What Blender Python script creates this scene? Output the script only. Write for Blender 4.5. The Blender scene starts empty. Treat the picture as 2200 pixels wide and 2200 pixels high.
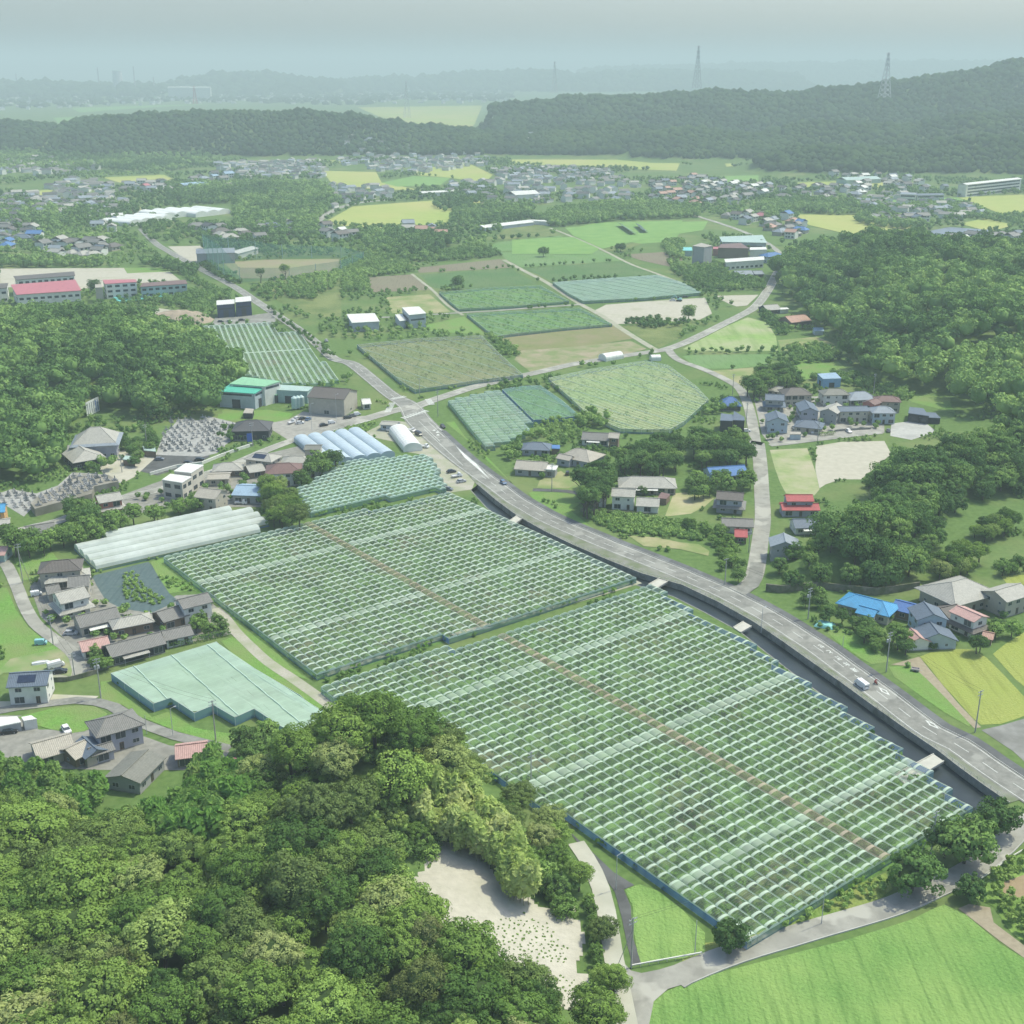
import bpy, bmesh, math, random
import numpy as np
from mathutils import Vector, Matrix

# ------------------------------------------------------------ camera, sky, sun, exposure
S = bpy.context.scene
COL = S.collection
R = math.radians
CAM_H = 160.0
PITCH = R(20.019)                      # below the horizon
SUN_EL, SUN_AZ = 60.0, 28.0            # azimuth counted from +x towards +y
cam = bpy.data.cameras.new('camera')
cam.sensor_width = 36; cam.lens = 36*2300/1932
cam.clip_start = 1; cam.clip_end = 60000
camo = bpy.data.objects.new('camera', cam); COL.objects.link(camo)
camo.location = (0, 0, CAM_H); camo.rotation_euler = (math.pi/2 - PITCH, 0, 0)
S.camera = camo
W = bpy.data.worlds.new('World'); S.world = W; W.use_nodes = True
wn = W.node_tree.nodes; wl = W.node_tree.links
sky = wn.new('ShaderNodeTexSky'); sky.sky_type = 'NISHITA'; sky.sun_disc = False
sky.sun_elevation = R(SUN_EL); sky.sun_rotation = R(90 - SUN_AZ)
sky.altitude = 0; sky.air_density = 1.0; sky.dust_density = 3.1; sky.ozone_density = 4.5
bg = wn['Background']; bg.inputs['Strength'].default_value = 0.15
wl.new(sky.outputs[0], bg.inputs['Color'])
sun = bpy.data.lights.new('sun', 'SUN'); sun.energy = 2.45; sun.angle = R(0.5); sun.color = (1.0, 0.98, 0.78)
suno = bpy.data.objects.new('sun', sun); COL.objects.link(suno)
suno.location = (300, 150, 500)
sv = Vector((math.cos(R(SUN_EL))*math.cos(R(SUN_AZ)), math.cos(R(SUN_EL))*math.sin(R(SUN_AZ)), math.sin(R(SUN_EL))))
suno.rotation_euler = sv.to_track_quat('Z', 'Y').to_euler()
S.view_settings.view_transform = 'Standard'; S.view_settings.look = 'None'
S.view_settings.exposure = 0.66; S.view_settings.gamma = 1.0
S.render.engine = 'CYCLES'
cy = S.cycles
cy.max_bounces = 6; cy.diffuse_bounces = 2; cy.glossy_bounces = 1; cy.transmission_bounces = 2
cy.transparent_max_bounces = 10; cy.volume_bounces = 0; cy.use_denoising = True
cy.caustics_reflective = False; cy.caustics_refractive = False

# ------------------------------------------------------------ reading positions: pixel -> point on the ground
TILE = dict(F=(0, 0, .87818), A1=(0, 0, 1.7564), A2=(1100, 0, 1.7564), A3=(0, 450, 2.6357), A4=(733, 450, 2.6357),
            A5=(1466, 450, 2.632), B1=(0, 900, 2.6357), B2=(733, 900, 2.6357), B3=(1466, 900, 2.632), C4=(0, 1500, 2.6357),
            C5=(733, 1500, 2.6357), C6=(1466, 1500, 2.632), D1=(1060, 880, 4.83), D2=(1480, 780, 4.6), D3=(1760, 1180, 4.391),
            D4=(380, 780, 4.6), D5=(0, 540, 3.45), D6=(1400, 460, 4.83), E1=(1700, 1330, 6.44), E3=(1600, 1750, 3.22),
            E4=(0, 860, 6.44), E5=(260, 780, 6.44), E6=(0, 420, 2.76), E7=(700, 330, 2.415), E8=(1500, 330, 2.76), E9=(0, 280, 2.76))
FS = 2300*2200/1932.0
cp_, sp_ = math.cos(PITCH), math.sin(PITCH)
def ray(t, x, y):
    ox, oy, s = TILE[t]
    u, v = ox + x/s, oy + y/s
    a, b = (u - 1100)/FS, -(v - 1100)/FS
    return a, cp_ + b*sp_, -sp_ + b*cp_
def P(t, x, y, z=0.0):                 # the point at height z seen there
    dx, dy, dz = ray(t, x, y)
    k = (z - CAM_H)/dz
    return Vector((dx*k, dy*k, z))
def PL(t, pts, z=0.0): return [P(t, x, y, z) for x, y in pts]
def PG(t, x, y):                       # the point of the terrain seen there
    dx, dy, dz = ray(t, x, y)
    z = 0.0
    for _ in range(30):
        k = (z - CAM_H)/dz
        z = .5*z + .5*float(hgt(np.array([dx*k]), np.array([dy*k]))[0])
    k = (z - CAM_H)/dz
    return Vector((dx*k, dy*k, z))

# ------------------------------------------------------------ numpy noise and terrain
def _hash(i, j, s):
    n = (i*374761393 + j*668265263 + s*982451653) & 0x7fffffff
    n = ((n ^ (n >> 13))*1274126177) & 0x7fffffff
    return ((n ^ (n >> 16)) & 0xffff)/65535.0
def vnoise(x, y, s=0):
    xi = np.floor(x).astype(np.int64); yi = np.floor(y).astype(np.int64)
    fx = x - xi; fy = y - yi
    fx = fx*fx*(3 - 2*fx); fy = fy*fy*(3 - 2*fy)
    a = _hash(xi, yi, s); b = _hash(xi + 1, yi, s); c = _hash(xi, yi + 1, s); d = _hash(xi + 1, yi + 1, s)
    return (a*(1 - fx) + b*fx)*(1 - fy) + (c*(1 - fx) + d*fx)*fy
def fbm(x, y, s=0, o=3):
    r = 0; a = .5
    for k in range(o):
        r = r + a*vnoise(x*2**k, y*2**k, s + k*17); a *= .5
    return r/(1 - .5**o)
def inpoly(x, y, poly):
    r = np.zeros(np.shape(x), bool); n = len(poly)
    for i in range(n):
        x0, y0 = poly[i][0], poly[i][1]; x1, y1 = poly[(i + 1) % n][0], poly[(i + 1) % n][1]
        c = ((y0 > y) != (y1 > y)) & (x < (x1 - x0)*(y - y0)/((y1 - y0) or 1e-9) + x0)
        r ^= c
    return r
def dseg(x, y, pts, closed):
    d = np.full(np.shape(x), 1e9); n = len(pts)
    for i in range(n if closed else n - 1):
        ax, ay = pts[i][0], pts[i][1]; bx, by = pts[(i + 1) % n][0], pts[(i + 1) % n][1]
        L = (bx - ax)**2 + (by - ay)**2 or 1e-9
        t = np.clip(((x - ax)*(bx - ax) + (y - ay)*(by - ay))/L, 0, 1)
        d = np.minimum(d, np.hypot(x - ax - t*(bx - ax), y - ay - t*(by - ay)))
    return d
def sstep(t):
    t = np.clip(t, 0, 1); return t*t*(3 - 2*t)

def ridge_pt(u, v, y, tree=0):         # crest seen at full-view pixel (u, v) when it stands at depth y
    dx, dy, dz = ray('F', u, v); k = y/dy
    return (dx*k, y, CAM_H + dz*k - tree)
# near hills: footprint, height, ramp;  far hills: crest lines with a half-width
POLY_HILLS = {
 'near': ([(-210, 238), (-120, 236), (-99, 234), (-92, 230), (-76, 230), (-70, 243), (-56, 252), (-42, 264), (-22, 266), (-6, 252), (4, 238), (13, 222), (17, 205), (19, 180), (22, 160), (26, 120), (-210, 60)], 17, 32),
 'left': ([P('F', 470, 712), P('F', 440, 735), P('F', 415, 775), P('F', 385, 800), P('F', 345, 788), P('F', 300, 800), P('F', 250, 790), P('F', 180, 770), P('F', 150, 800), P('F', 128, 850), P('F', 125, 885), P('F', 90, 915), P('F', 30, 905), P('F', 0, 925), (-330, 480), (-420, 640), (-330, 815), (-235, 800), (-190, 735)], 9, 60),
 'copse': ([P('F', 1455, 1112), P('F', 1600, 1122), P('F', 1740, 1118), P('F', 1752, 1085), P('F', 1770, 1010), P('F', 1850, 945), (262, 470), (330, 545), (255, 552), (220, 546), (206, 506), (192, 497), (165, 484), (142, 462), (138, 436), (118, 410), (88, 388)], 22, 38),
 'right': ([P('F', 1478, 556), P('F', 1540, 625), P('F', 1580, 660), P('F', 1600, 690), P('F', 1650, 735), P('F', 1790, 748), P('F', 1800, 780), P('F', 1850, 790), (330, 560), (480, 520), (720, 640), (760, 900), (480, 1010), (330, 1110), (255, 1090), (208, 1000)], 17, 80),
}
RIDGES = []
def ridge(pts, y, w, tree=9):
    RIDGES.append(([ridge_pt(u, v, y if not callable(y) else y(u), tree) for u, v in pts], w))
ridge([(138, 262), (150, 238), (200, 216), (300, 205), (420, 200), (560, 202), (650, 211), (700, 224), (760, 244), (800, 237), (840, 240), (890, 258), (925, 276)], 2600, 270)
ridge([(-150, 222), (-60, 219), (0, 222), (60, 226), (105, 242), (122, 262)], 2700, 230)
ridge([(925, 225), (940, 203), (1000, 188), (1100, 180), (1200, 173), (1300, 169), (1400, 171), (1500, 167), (1600, 156), (1700, 142), (1800, 127), (1932, 108), (2100, 95)], 3050, 470)
ridge([(915, 270), (960, 252), (1060, 236), (1180, 232), (1300, 262)], 2600, 260)
ridge([(1180, 275), (1300, 240), (1450, 250), (1560, 225), (1700, 235), (1850, 205), (2050, 200)], 2500, 260)
ridge([(1420, 300), (1560, 272), (1700, 277), (1850, 252), (2050, 262)], 2130, 210)
ridge([(-200, 160), (0, 160), (120, 164), (250, 168), (330, 172)], 7800, 900, 0)
ridge([(340, 166), (400, 152), (470, 141), (560, 155), (640, 164)], 8600, 900, 0)
ridge([(640, 160), (720, 152), (830, 150), (890, 141), (960, 140), (1020, 137), (1080, 144), (1180, 139), (1300, 137), (1400, 140), (1500, 144)], 9800, 1000, 0)
ridge([(1100, 132), (1250, 127), (1400, 122), (1560, 121), (1750, 116), (1900, 120), (2100, 120)], 12500, 1400, 0)
def hill_poly(k, x, y):
    pts, h, ramp = POLY_HILLS[k]
    d = dseg(x, y, pts, True)*np.where(inpoly(x, y, pts), 1, 0)
    z = h*sstep(d/ramp)*(.72 + .5*fbm(x/45.0, y/45.0, 3))
    return z
PIT = (18.5, 205.0)
def hgt(x, y):
    z = np.zeros(np.shape(x))
    for k in POLY_HILLS: 
        pts = POLY_HILLS[k][0]
        xs = [p[0] for p in pts]; ys = [p[1] for p in pts]
        if np.any((x > min(xs)) & (x < max(xs)) & (y > min(ys)) & (y < max(ys))):
            h = hill_poly(k, x, y)
            if k == 'near':            # the bare clearing is cut into the foot of the hill
                q = dseg(x, y, PIT_POLY, True); q = np.where(inpoly(x, y, PIT_POLY), 0, q)
                h = h*(.30 + .70*sstep(q/16))*(.60 + .62*np.exp(-((x + 21)/36)**2 - ((y - 238)/34)**2))
            z = np.maximum(z, h)
    if np.any(y > 1900):
        for pts, w in RIDGES:
            best = np.zeros(np.shape(x)); ns = len(pts) - 2
            for i, (a, b) in enumerate(zip(pts[:-1], pts[1:])):
                L = (b[0] - a[0])**2 + (b[1] - a[1])**2
                tr = ((x - a[0])*(b[0] - a[0]) + (y - a[1])*(b[1] - a[1]))/L; t = np.clip(tr, 0, 1)
                e = np.where((x < pts[0][0]) | (x > pts[-1][0]), 7.0, 1.0)
                d = e*np.hypot(x - a[0] - t*(b[0] - a[0]), y - a[1] - t*(b[1] - a[1]))
                zt = a[2] + t*(b[2] - a[2])
                best = np.maximum(best, zt*(1 - sstep(d/w))) 
            z = np.maximum(z, best*(.93 + .14*(fbm(x/170.0, y/170.0, 9) - .5)*np.clip(best/30, 0, 1)))
    return z
PIT_POLY = []

# ------------------------------------------------------------ materials
MATS = {}
def nd(nt, t, **kw):
    n = nt.nodes.new(t)
    for k, v in kw.items():
        if k.startswith('i_'): n.inputs[k[2:].replace('_', ' ')].default_value = v
        else: setattr(n, k, v)
    return n
def rgba(c): return (c[0], c[1], c[2], 1)
def newmat(name):
    m = bpy.data.materials.new(name); m.use_nodes = True
    nt = m.node_tree; b = nt.nodes['Principled BSDF']
    b.inputs['Specular IOR Level'].default_value = .25
    return m, nt, b
def mix(nt, a, b, fac, mode='MIX'):
    n = nt.nodes.new('ShaderNodeMix'); n.data_type = 'RGBA'; n.blend_type = mode
    for sock, v in ((n.inputs[0], fac), (n.inputs[6], a), (n.inputs[7], b)):
        if isinstance(v, (int, float)): sock.default_value = v
        elif isinstance(v, tuple): sock.default_value = rgba(v)
        else: nt.links.new(v, sock)
    return n.outputs[2]
def noise(nt, scale, detail=3, coord='world', rough=.55, stretch=None, rot=0):
    if coord == 'world': v = nd(nt, 'ShaderNodeNewGeometry').outputs['Position']
    else: v = nd(nt, 'ShaderNodeTexCoord').outputs['Object']
    mp = nd(nt, 'ShaderNodeMapping'); mp.vector_type = 'POINT'
    mp.inputs['Rotation'].default_value = (0, 0, rot)
    if stretch: mp.inputs['Scale'].default_value = stretch
    nt.links.new(v, mp.inputs['Vector'])
    n = nd(nt, 'ShaderNodeTexNoise'); n.inputs['Scale'].default_value = scale
    n.inputs['Detail'].default_value = detail; n.inputs['Roughness'].default_value = rough
    nt.links.new(mp.outputs[0], n.inputs['Vector'])
    return n.outputs['Fac']
def ramp(nt, fac, lo=.35, hi=.65):
    n = nd(nt, 'ShaderNodeMapRange'); n.inputs['From Min'].default_value = lo; n.inputs['From Max'].default_value = hi
    nt.links.new(fac, n.inputs['Value']); return n.outputs[0]
def bump(nt, b, fac, strength, dist):
    n = nd(nt, 'ShaderNodeBump'); n.inputs['Strength'].default_value = strength; n.inputs['Distance'].default_value = dist
    nt.links.new(fac, n.inputs['Height']); nt.links.new(n.outputs[0], b.inputs['Normal'])
def mat(name, col, var=.12, scale=.6, rough=.75, spec=.25, coord='world', objvar=0.0):
    if name in MATS: return MATS[name]
    m, nt, b = newmat(name)
    lo = tuple(c*(1 - var) for c in col); hi = tuple(min(1, c*(1 + var)) for c in col)
    o = mix(nt, lo, hi, ramp(nt, noise(nt, scale, 4, coord), .3, .7))
    o = mix(nt, o, tuple(c*.7 for c in col), ramp(nt, noise(nt, scale*.13, 2, coord), .55, .8))
    if objvar:
        oi = nd(nt, 'ShaderNodeObjectInfo'); hsv = nd(nt, 'ShaderNodeHueSaturation')
        mr = nd(nt, 'ShaderNodeMapRange'); mr.inputs['To Min'].default_value = 1 - objvar; mr.inputs['To Max'].default_value = 1 + objvar
        nt.links.new(oi.outputs['Random'], mr.inputs['Value']); nt.links.new(mr.outputs[0], hsv.inputs['Value'])
        nt.links.new(o, hsv.inputs['Color']); o = hsv.outputs['Color']
    if 'asphalt' in name:              # tyre wear and patched stretches
        o = mix(nt, o, tuple(c*.78 for c in col), ramp(nt, noise(nt, .25, 5), .5, .62)); o = mix(nt, o, tuple(c*1.25 for c in col), ramp(nt, noise(nt, .09, 3), .55, .6))
    nt.links.new(o, b.inputs['Base Color'])
    b.inputs['Roughness'].default_value = rough; b.inputs['Specular IOR Level'].default_value = spec
    MATS[name] = m; return m
def field(name, c1, c2, c3=None, fine=1.2, big=.03, streak=None, rot=0, bmp=0.0, thr=(.35, .65), bsc=2.0):
    """crop, grass or soil: fine mottling between c1 and c2, patches of c3, optional rows"""
    if name in MATS: return MATS[name]
    m, nt, b = newmat(name)
    o = mix(nt, c1, c2, ramp(nt, noise(nt, fine, 5), .28, .72))
    if c3: o = mix(nt, o, c3, ramp(nt, noise(nt, big, 4), *thr))
    if streak:
        f = noise(nt, 1.0, 3, stretch=(streak, streak*.06, 1), rot=rot)
        o = mix(nt, o, tuple(c*.75 for c in c1), ramp(nt, f, .5, .85))
    nt.links.new(o, b.inputs['Base Color']); b.inputs['Roughness'].default_value = .9
    b.inputs['Specular IOR Level'].default_value = .1
    if bmp: bump(nt, b, noise(nt, bsc, 4), 1.0, bmp)
    MATS[name] = m; return m
def leafmat(name, cols, sat=1.0, trans=.3, attr=False, objspace=True):
    """foliage: one tint per plant (object or per-plant attribute) plus leaf-level variation"""
    if name in MATS: return MATS[name]
    m, nt, b = newmat(name); nt.nodes.remove(b); out = nt.nodes['Material Output']
    if attr:
        a = nd(nt, 'ShaderNodeAttribute'); a.attribute_name = 'tint'; f = a.outputs['Fac']
    else: f = nd(nt, 'ShaderNodeObjectInfo').outputs['Random']
    cr = nd(nt, 'ShaderNodeValToRGB'); e = cr.color_ramp.elements
    n = len(cols)
    while len(e) < n: e.new(.5)
    for i, c in enumerate(cols): e[i].position = i/(n - 1.0); e[i].color = rgba(c)
    nt.links.new(f, cr.inputs[0])
    v = ramp(nt, noise(nt, .45, 4), .3, .7)
    o = mix(nt, cr.outputs[0], (1.0, 1.0, .8), v, 'MULTIPLY')
    mr = nd(nt, 'ShaderNodeMapRange'); mr.inputs['To Min'].default_value = .72; mr.inputs['To Max'].default_value = 1.28
    nt.links.new(noise(nt, .9, 3), mr.inputs['Value'])
    hs = nd(nt, 'ShaderNodeHueSaturation'); nt.links.new(mr.outputs[0], hs.inputs['Value']); nt.links.new(o, hs.inputs['Color'])
    d = nd(nt, 'ShaderNodeBsdfDiffuse'); t = nd(nt, 'ShaderNodeBsdfTranslucent'); mx = nd(nt, 'ShaderNodeMixShader')
    mx.inputs[0].default_value = trans
    nt.links.new(hs.outputs[0], d.inputs[0]); nt.links.new(hs.outputs[0], t.inputs[0])
    nt.links.new(d.outputs[0], mx.inputs[1]); nt.links.new(t.outputs[0], mx.inputs[2])
    nt.links.new(mx.outputs[0], out.inputs['Surface'])
    MATS[name] = m; return m
def film(name, col, per, band, valley, base, hoop=0.0, hper=.5, heavy=0, soil=None):
    """net or film over hoops: opacity by the UV in metres along (u) and fraction across (v)"""
    if name in MATS: return MATS[name]
    m, nt, b = newmat(name); nt.nodes.remove(b); out = nt.nodes['Material Output']
    uv = nd(nt, 'ShaderNodeUVMap'); sx = nd(nt, 'ShaderNodeSeparateXYZ'); nt.links.new(uv.outputs[0], sx.inputs[0])
    def M(op, a, c=0.0, c2=0.0):
        n = nd(nt, 'ShaderNodeMath'); n.operation = op
        for i, v in enumerate((a, c, c2)):
            if isinstance(v, (int, float)): n.inputs[i].default_value = v
            else: nt.links.new(v, n.inputs[i])
        return n.outputs[0]
    def pulse(x, per, w, soft):        # 1 inside a band of width w that repeats every per
        t = M('PINGPONG', x, per/2); s = nd(nt, 'ShaderNodeMapRange'); s.interpolation_type = 'SMOOTHSTEP'
        s.inputs['From Min'].default_value = w/2 + soft; s.inputs['From Max'].default_value = max(w/2 - soft, 0)
        nt.links.new(t, s.inputs['Value']); return s.outputs[0]
    op = M('MULTIPLY', pulse(sx.outputs[0], per, band, .16), .86)
    edge = M('ABSOLUTE', M('SUBTRACT', sx.outputs[1], .5))
    s = nd(nt, 'ShaderNodeMapRange'); s.interpolation_type = 'SMOOTHSTEP'
    s.inputs['From Min'].default_value = .5 - valley; s.inputs['From Max'].default_value = .5 - valley*.35
    nt.links.new(edge, s.inputs['Value'])
    op = M('MAXIMUM', op, M('MULTIPLY', s.outputs[0], .74))
    if hoop: op = M('MAXIMUM', op, M('MULTIPLY', pulse(sx.outputs[0], hper, hper*.16, .04), hoop))
    if heavy: op = M('MAXIMUM', op, M('MULTIPLY', pulse(M('ADD', sx.outputs[0], heavy*.45), heavy, 2.6, .4), .5))
    op = M('MAXIMUM', op, base)
    op = M('MULTIPLY', op, M('ADD', M('MULTIPLY', noise(nt, .12, 5), .8), .6))
    op = M('MINIMUM', op, .97)
    d = nd(nt, 'ShaderNodeBsdfDiffuse'); t = nd(nt, 'ShaderNodeBsdfTranslucent'); mx = nd(nt, 'ShaderNodeMixShader'); mx.inputs[0].default_value = .35
    c = mix(nt, tuple(q*.86 for q in col), col, noise(nt, .2, 2))
    for q in (d, t): nt.links.new(c, q.inputs[0])
    nt.links.new(d.outputs[0], mx.inputs[1]); nt.links.new(t.outputs[0], mx.inputs[2])
    tr = nd(nt, 'ShaderNodeBsdfTransparent'); m2 = nd(nt, 'ShaderNodeMixShader')
    nt.links.new(op, m2.inputs[0]); nt.links.new(tr.outputs[0], m2.inputs[1]); nt.links.new(mx.outputs[0], m2.inputs[2])
    nt.links.new(m2.outputs[0], out.inputs['Surface'])
    MATS[name] = m; return m
def net(name, col, op): return film(name, col, 1e6, 0, 0.0, op)

# ------------------------------------------------------------ meshes and objects
class MB:
    def __init__(s): s.v = []; s.f = []; s.m = []; s.uv = []
    def face(s, pts, mi=0, uv=None):
        n = len(s.v); s.v += [tuple(p) for p in pts]; s.f.append(tuple(range(n, n + len(pts)))); s.m.append(mi)
        s.uv += list(uv) if uv else [(0, 0)]*len(pts)
    def box(s, x0, x1, y0, y1, z0, z1, mi=0, M=None):
        c = [(x0, y0, z0), (x1, y0, z0), (x1, y1, z0), (x0, y1, z0), (x0, y0, z1), (x1, y0, z1), (x1, y1, z1), (x0, y1, z1)]
        if M is not None: c = [tuple(M @ Vector(p)) for p in c]
        for q in ((0, 3, 2, 1), (4, 5, 6, 7), (0, 1, 5, 4), (1, 2, 6, 5), (2, 3, 7, 6), (3, 0, 4, 7)): s.face([c[i] for i in q], mi)
    def prism(s, pts, z0, z1, mi=0, top=True, bottom=True):
        n = len(pts); A = [(p[0], p[1], z0) for p in pts]; B = [(p[0], p[1], z1) for p in pts]
        if top: s.face(B, mi)
        if bottom: s.face(A[::-1], mi)
        for i in range(n): s.face([A[i], A[(i + 1) % n], B[(i + 1) % n], B[i]], mi)
    def solid(s, quad, th, mi=0):      # a slab: quad given by four 3-D corners, thickness downwards
        lo = [(p[0], p[1], p[2] - th) for p in quad]; n = len(quad)
        s.face(quad, mi); s.face(lo[::-1], mi)
        for i in range(n): s.face([lo[i], lo[(i + 1) % n], quad[(i + 1) % n], quad[i]], mi)
    def tube(s, a, b, r0, r1=None, n=6, mi=0, cap=True):
        a = Vector(a); b = Vector(b); r1 = r0 if r1 is None else r1
        d = (b - a).normalized(); u = d.orthogonal().normalized(); w = d.cross(u)
        A = [a + (u*math.cos(2*math.pi*i/n) + w*math.sin(2*math.pi*i/n))*r0 for i in range(n)]
        B = [b + (u*math.cos(2*math.pi*i/n) + w*math.sin(2*math.pi*i/n))*r1 for i in range(n)]
        for i in range(n): s.face([A[i], A[(i + 1) % n], B[(i + 1) % n], B[i]], mi)
        if cap: s.face(B, mi); s.face(A[::-1], mi)
    def build(s, name, mats, parent=None, loc=None, rz=0.0, smooth=False):
        me = bpy.data.meshes.new(name); me.from_pydata(s.v, [], s.f)
        if not isinstance(mats, (list, tuple)): mats = [mats]
        for m in mats: me.materials.append(m)
        if len(mats) > 1: me.polygons.foreach_set('material_index', s.m)
        if any(u != (0, 0) for u in s.uv):
            l = me.uv_layers.new(name='UVMap'); l.data.foreach_set('uv', np.array(s.uv, dtype=np.float32).ravel())
        if smooth: me.polygons.foreach_set('use_smooth', [True]*len(s.f))
        me.update()
        return link(name, me, parent, loc, rz)
def link(name, me, parent=None, loc=None, rz=0.0, scale=None):
    o = bpy.data.objects.new(name, me); COL.objects.link(o)
    if parent: o.parent = parent
    if loc is not None: o.location = loc
    if rz: o.rotation_euler = (0, 0, rz)
    if scale is not None: o.scale = scale if hasattr(scale, '__len__') else (scale,)*3
    return o
def np_mesh(name, V, F, mats, tint=None, smooth=False, mi=None):
    """V (n,3), F (m,k) quads or triangles"""
    me = bpy.data.meshes.new(name); n, k = F.shape
    me.vertices.add(len(V)); me.vertices.foreach_set('co', np.ascontiguousarray(V, dtype=np.float32).ravel())
    me.loops.add(n*k); me.loops.foreach_set('vertex_index', np.ascontiguousarray(F, dtype=np.int32).ravel())
    me.polygons.add(n); me.polygons.foreach_set('loop_start', np.arange(0, n*k, k, dtype=np.int32))
    for m in (mats if isinstance(mats, (list, tuple)) else [mats]): me.materials.append(m)
    if mi is not None: me.polygons.foreach_set('material_index', np.asarray(mi, dtype=np.int32))
    if smooth: me.polygons.foreach_set('use_smooth', np.ones(n, dtype=bool))
    if tint is not None:
        a = me.attributes.new('tint', 'FLOAT', 'POINT'); a.data.foreach_set('value', np.ascontiguousarray(tint, dtype=np.float32))
    me.update(calc_edges=True); me.validate()
    return me
def tag(o, label=None, cat=None, group=None, kind=None):
    if label: o['label'] = label
    if cat: o['category'] = cat
    if group: o['group'] = group
    if kind: o['kind'] = kind
    return o
def thing(name, label, cat, loc=(0, 0, 0), rz=0.0, group=None):
    o = bpy.data.objects.new(name, None); COL.objects.link(o); o.location = loc; o.rotation_euler = (0, 0, rz)
    o.empty_display_size = .5
    return tag(o, label, cat, group)
def copy_tree(o, parent=None):
    c = o.copy(); COL.objects.link(c)
    if parent: c.parent = parent
    for ch in list(o.children): copy_tree(ch, c)
    return c
def quads_from(C, N, size, rng, jit=.5, asp=1.0):
    """one leaf-clump quad per centre C, facing about N"""
    n = len(C); N = N + rng.normal(0, jit, (n, 3)); N /= np.linalg.norm(N, axis=1)[:, None] + 1e-9
    h = rng.normal(0, 1, (n, 3)); U = np.cross(N, h); U /= np.linalg.norm(U, axis=1)[:, None] + 1e-9
    Wv = np.cross(N, U); s = (size*rng.uniform(.65, 1.35, n))[:, None]
    V = np.stack([C - U*s*asp, C - Wv*s + U*s*.15, C + U*s*asp, C + Wv*s - U*s*.1], 1).reshape(-1, 3)
    F = np.arange(4*n).reshape(n, 4); return V, F
random.seed(7); RNG = np.random.default_rng(11)
HAZE_COL, HAZE_D = (.76, .94, .88), 2.2e-4
# ============================================================ ground and terrain
PIT_POLY.extend([(p.x, p.y) for p in PL('C5', [(560, 880), (740, 800), (885, 900), (880, 960), (970, 1130), (1180, 1130), (1350, 1170), (1400, 1560), (1340, 1720), (1180, 1640), (1000, 1560), (840, 1500), (560, 1290), (460, 1260), (470, 1120), (410, 1100)], 2.5)])
G_GRASS = field('meadow_green', (.075, .135, .035), (.13, .205, .06), (.18, .21, .08), fine=.5, big=.02, thr=(.5, .72))
G_WOOD = field('wood_floor', (.03, .05, .015), (.06, .085, .03), fine=.4)

CR = PL('B2', [(770, 375), (880, 468), (1000, 556), (1150, 640), (1320, 722), (1500, 800), (1700, 880)]) + \
     PL('B3', [(0, 945), (200, 1040), (400, 1152), (560, 1260), (740, 1388), (900, 1500), (1050, 1610), (1250, 1752), (1440, 1880)]) + PL('C6', [(1560, 395), (1690, 490), (1845, 597)])
CO = PL('B2', [(735, 402), (835, 500), (962, 598), (1100, 690), (1270, 770), (1460, 845), (1660, 930)]) + \
     PL('B3', [(-40, 1000), (140, 1090), (340, 1200), (480, 1310), (640, 1435), (790, 1545), (950, 1665), (1150, 1810), (1300, 1930)]) + PL('C6', [(1330, 500), (1470, 590), (1640, 680)])
CANAL = [(p.x, p.y) for p in CR] + [(p.x, p.y) for p in CO[::-1]]
for i_, p_ in enumerate(CO):
    a_, b_ = CO[max(i_ - 1, 0)], CO[min(i_ + 1, len(CO) - 1)]; d_ = (b_ - a_).normalized(); CO[i_] = p_ + Vector((d_.y, -d_.x, 0))*(.8 if i_ else 0)
CANAL = [(p.x, p.y) for p in CR] + [(p.x, p.y) for p in CO[::-1]]
def make_ground():
    nr, na = 430, 170
    r = 70*np.exp(np.linspace(0, math.log(45000/70), nr)); a = np.radians(np.linspace(-62, 62, na))
    X = r[:, None]*np.sin(a)[None]; Y = r[:, None]*np.cos(a)[None]
    Z = hgt(X.ravel(), Y.ravel())
    V = np.stack([X.ravel(), Y.ravel(), Z], 1)
    i = np.arange(nr - 1)[:, None]*na + np.arange(na - 1)[None]
    F = np.stack([i, i + 1, i + na + 1, i + na], -1).reshape(-1, 4)[:, ::-1]
    me = np_mesh('ground', V, F, [G_GRASS])
    bm = bmesh.new(); bm.from_mesh(me); n = len(CANAL)
    for k in range(n):                 # cut the canal out of the sheet
        p, q = Vector((*CANAL[k], 0)), Vector((*CANAL[(k + 1) % n], 0)); d = (q - p)
        if d.length < .05: continue
        no = Vector((d.y, -d.x, 0)).normalized(); mid = (p + q)/2; rad = d.length/2 + 9
        fs = [f for f in bm.faces if (f.calc_center_median() - mid).length < rad]
        g = set(fs)
        for f in fs: g.update(f.edges); g.update(f.verts)
        bmesh.ops.bisect_plane(bm, geom=list(g), dist=1e-4, plane_co=p, plane_no=no)
    fs = [f for f in bm.faces if 200 < f.calc_center_median().length < 560]
    c = np.array([f.calc_center_median()[:2] for f in fs]); ins = inpoly(c[:, 0], c[:, 1], CANAL)
    bmesh.ops.delete(bm, geom=[f for f, t in zip(fs, ins) if t], context='FACES')
    bm.to_mesh(me); bm.free(); me.polygons.foreach_set('use_smooth', [True]*len(me.polygons))
    return tag(link('ground', me), 'green grassy ground of the valley between the wooded hills', 'ground', kind='structure')
make_ground()

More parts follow.
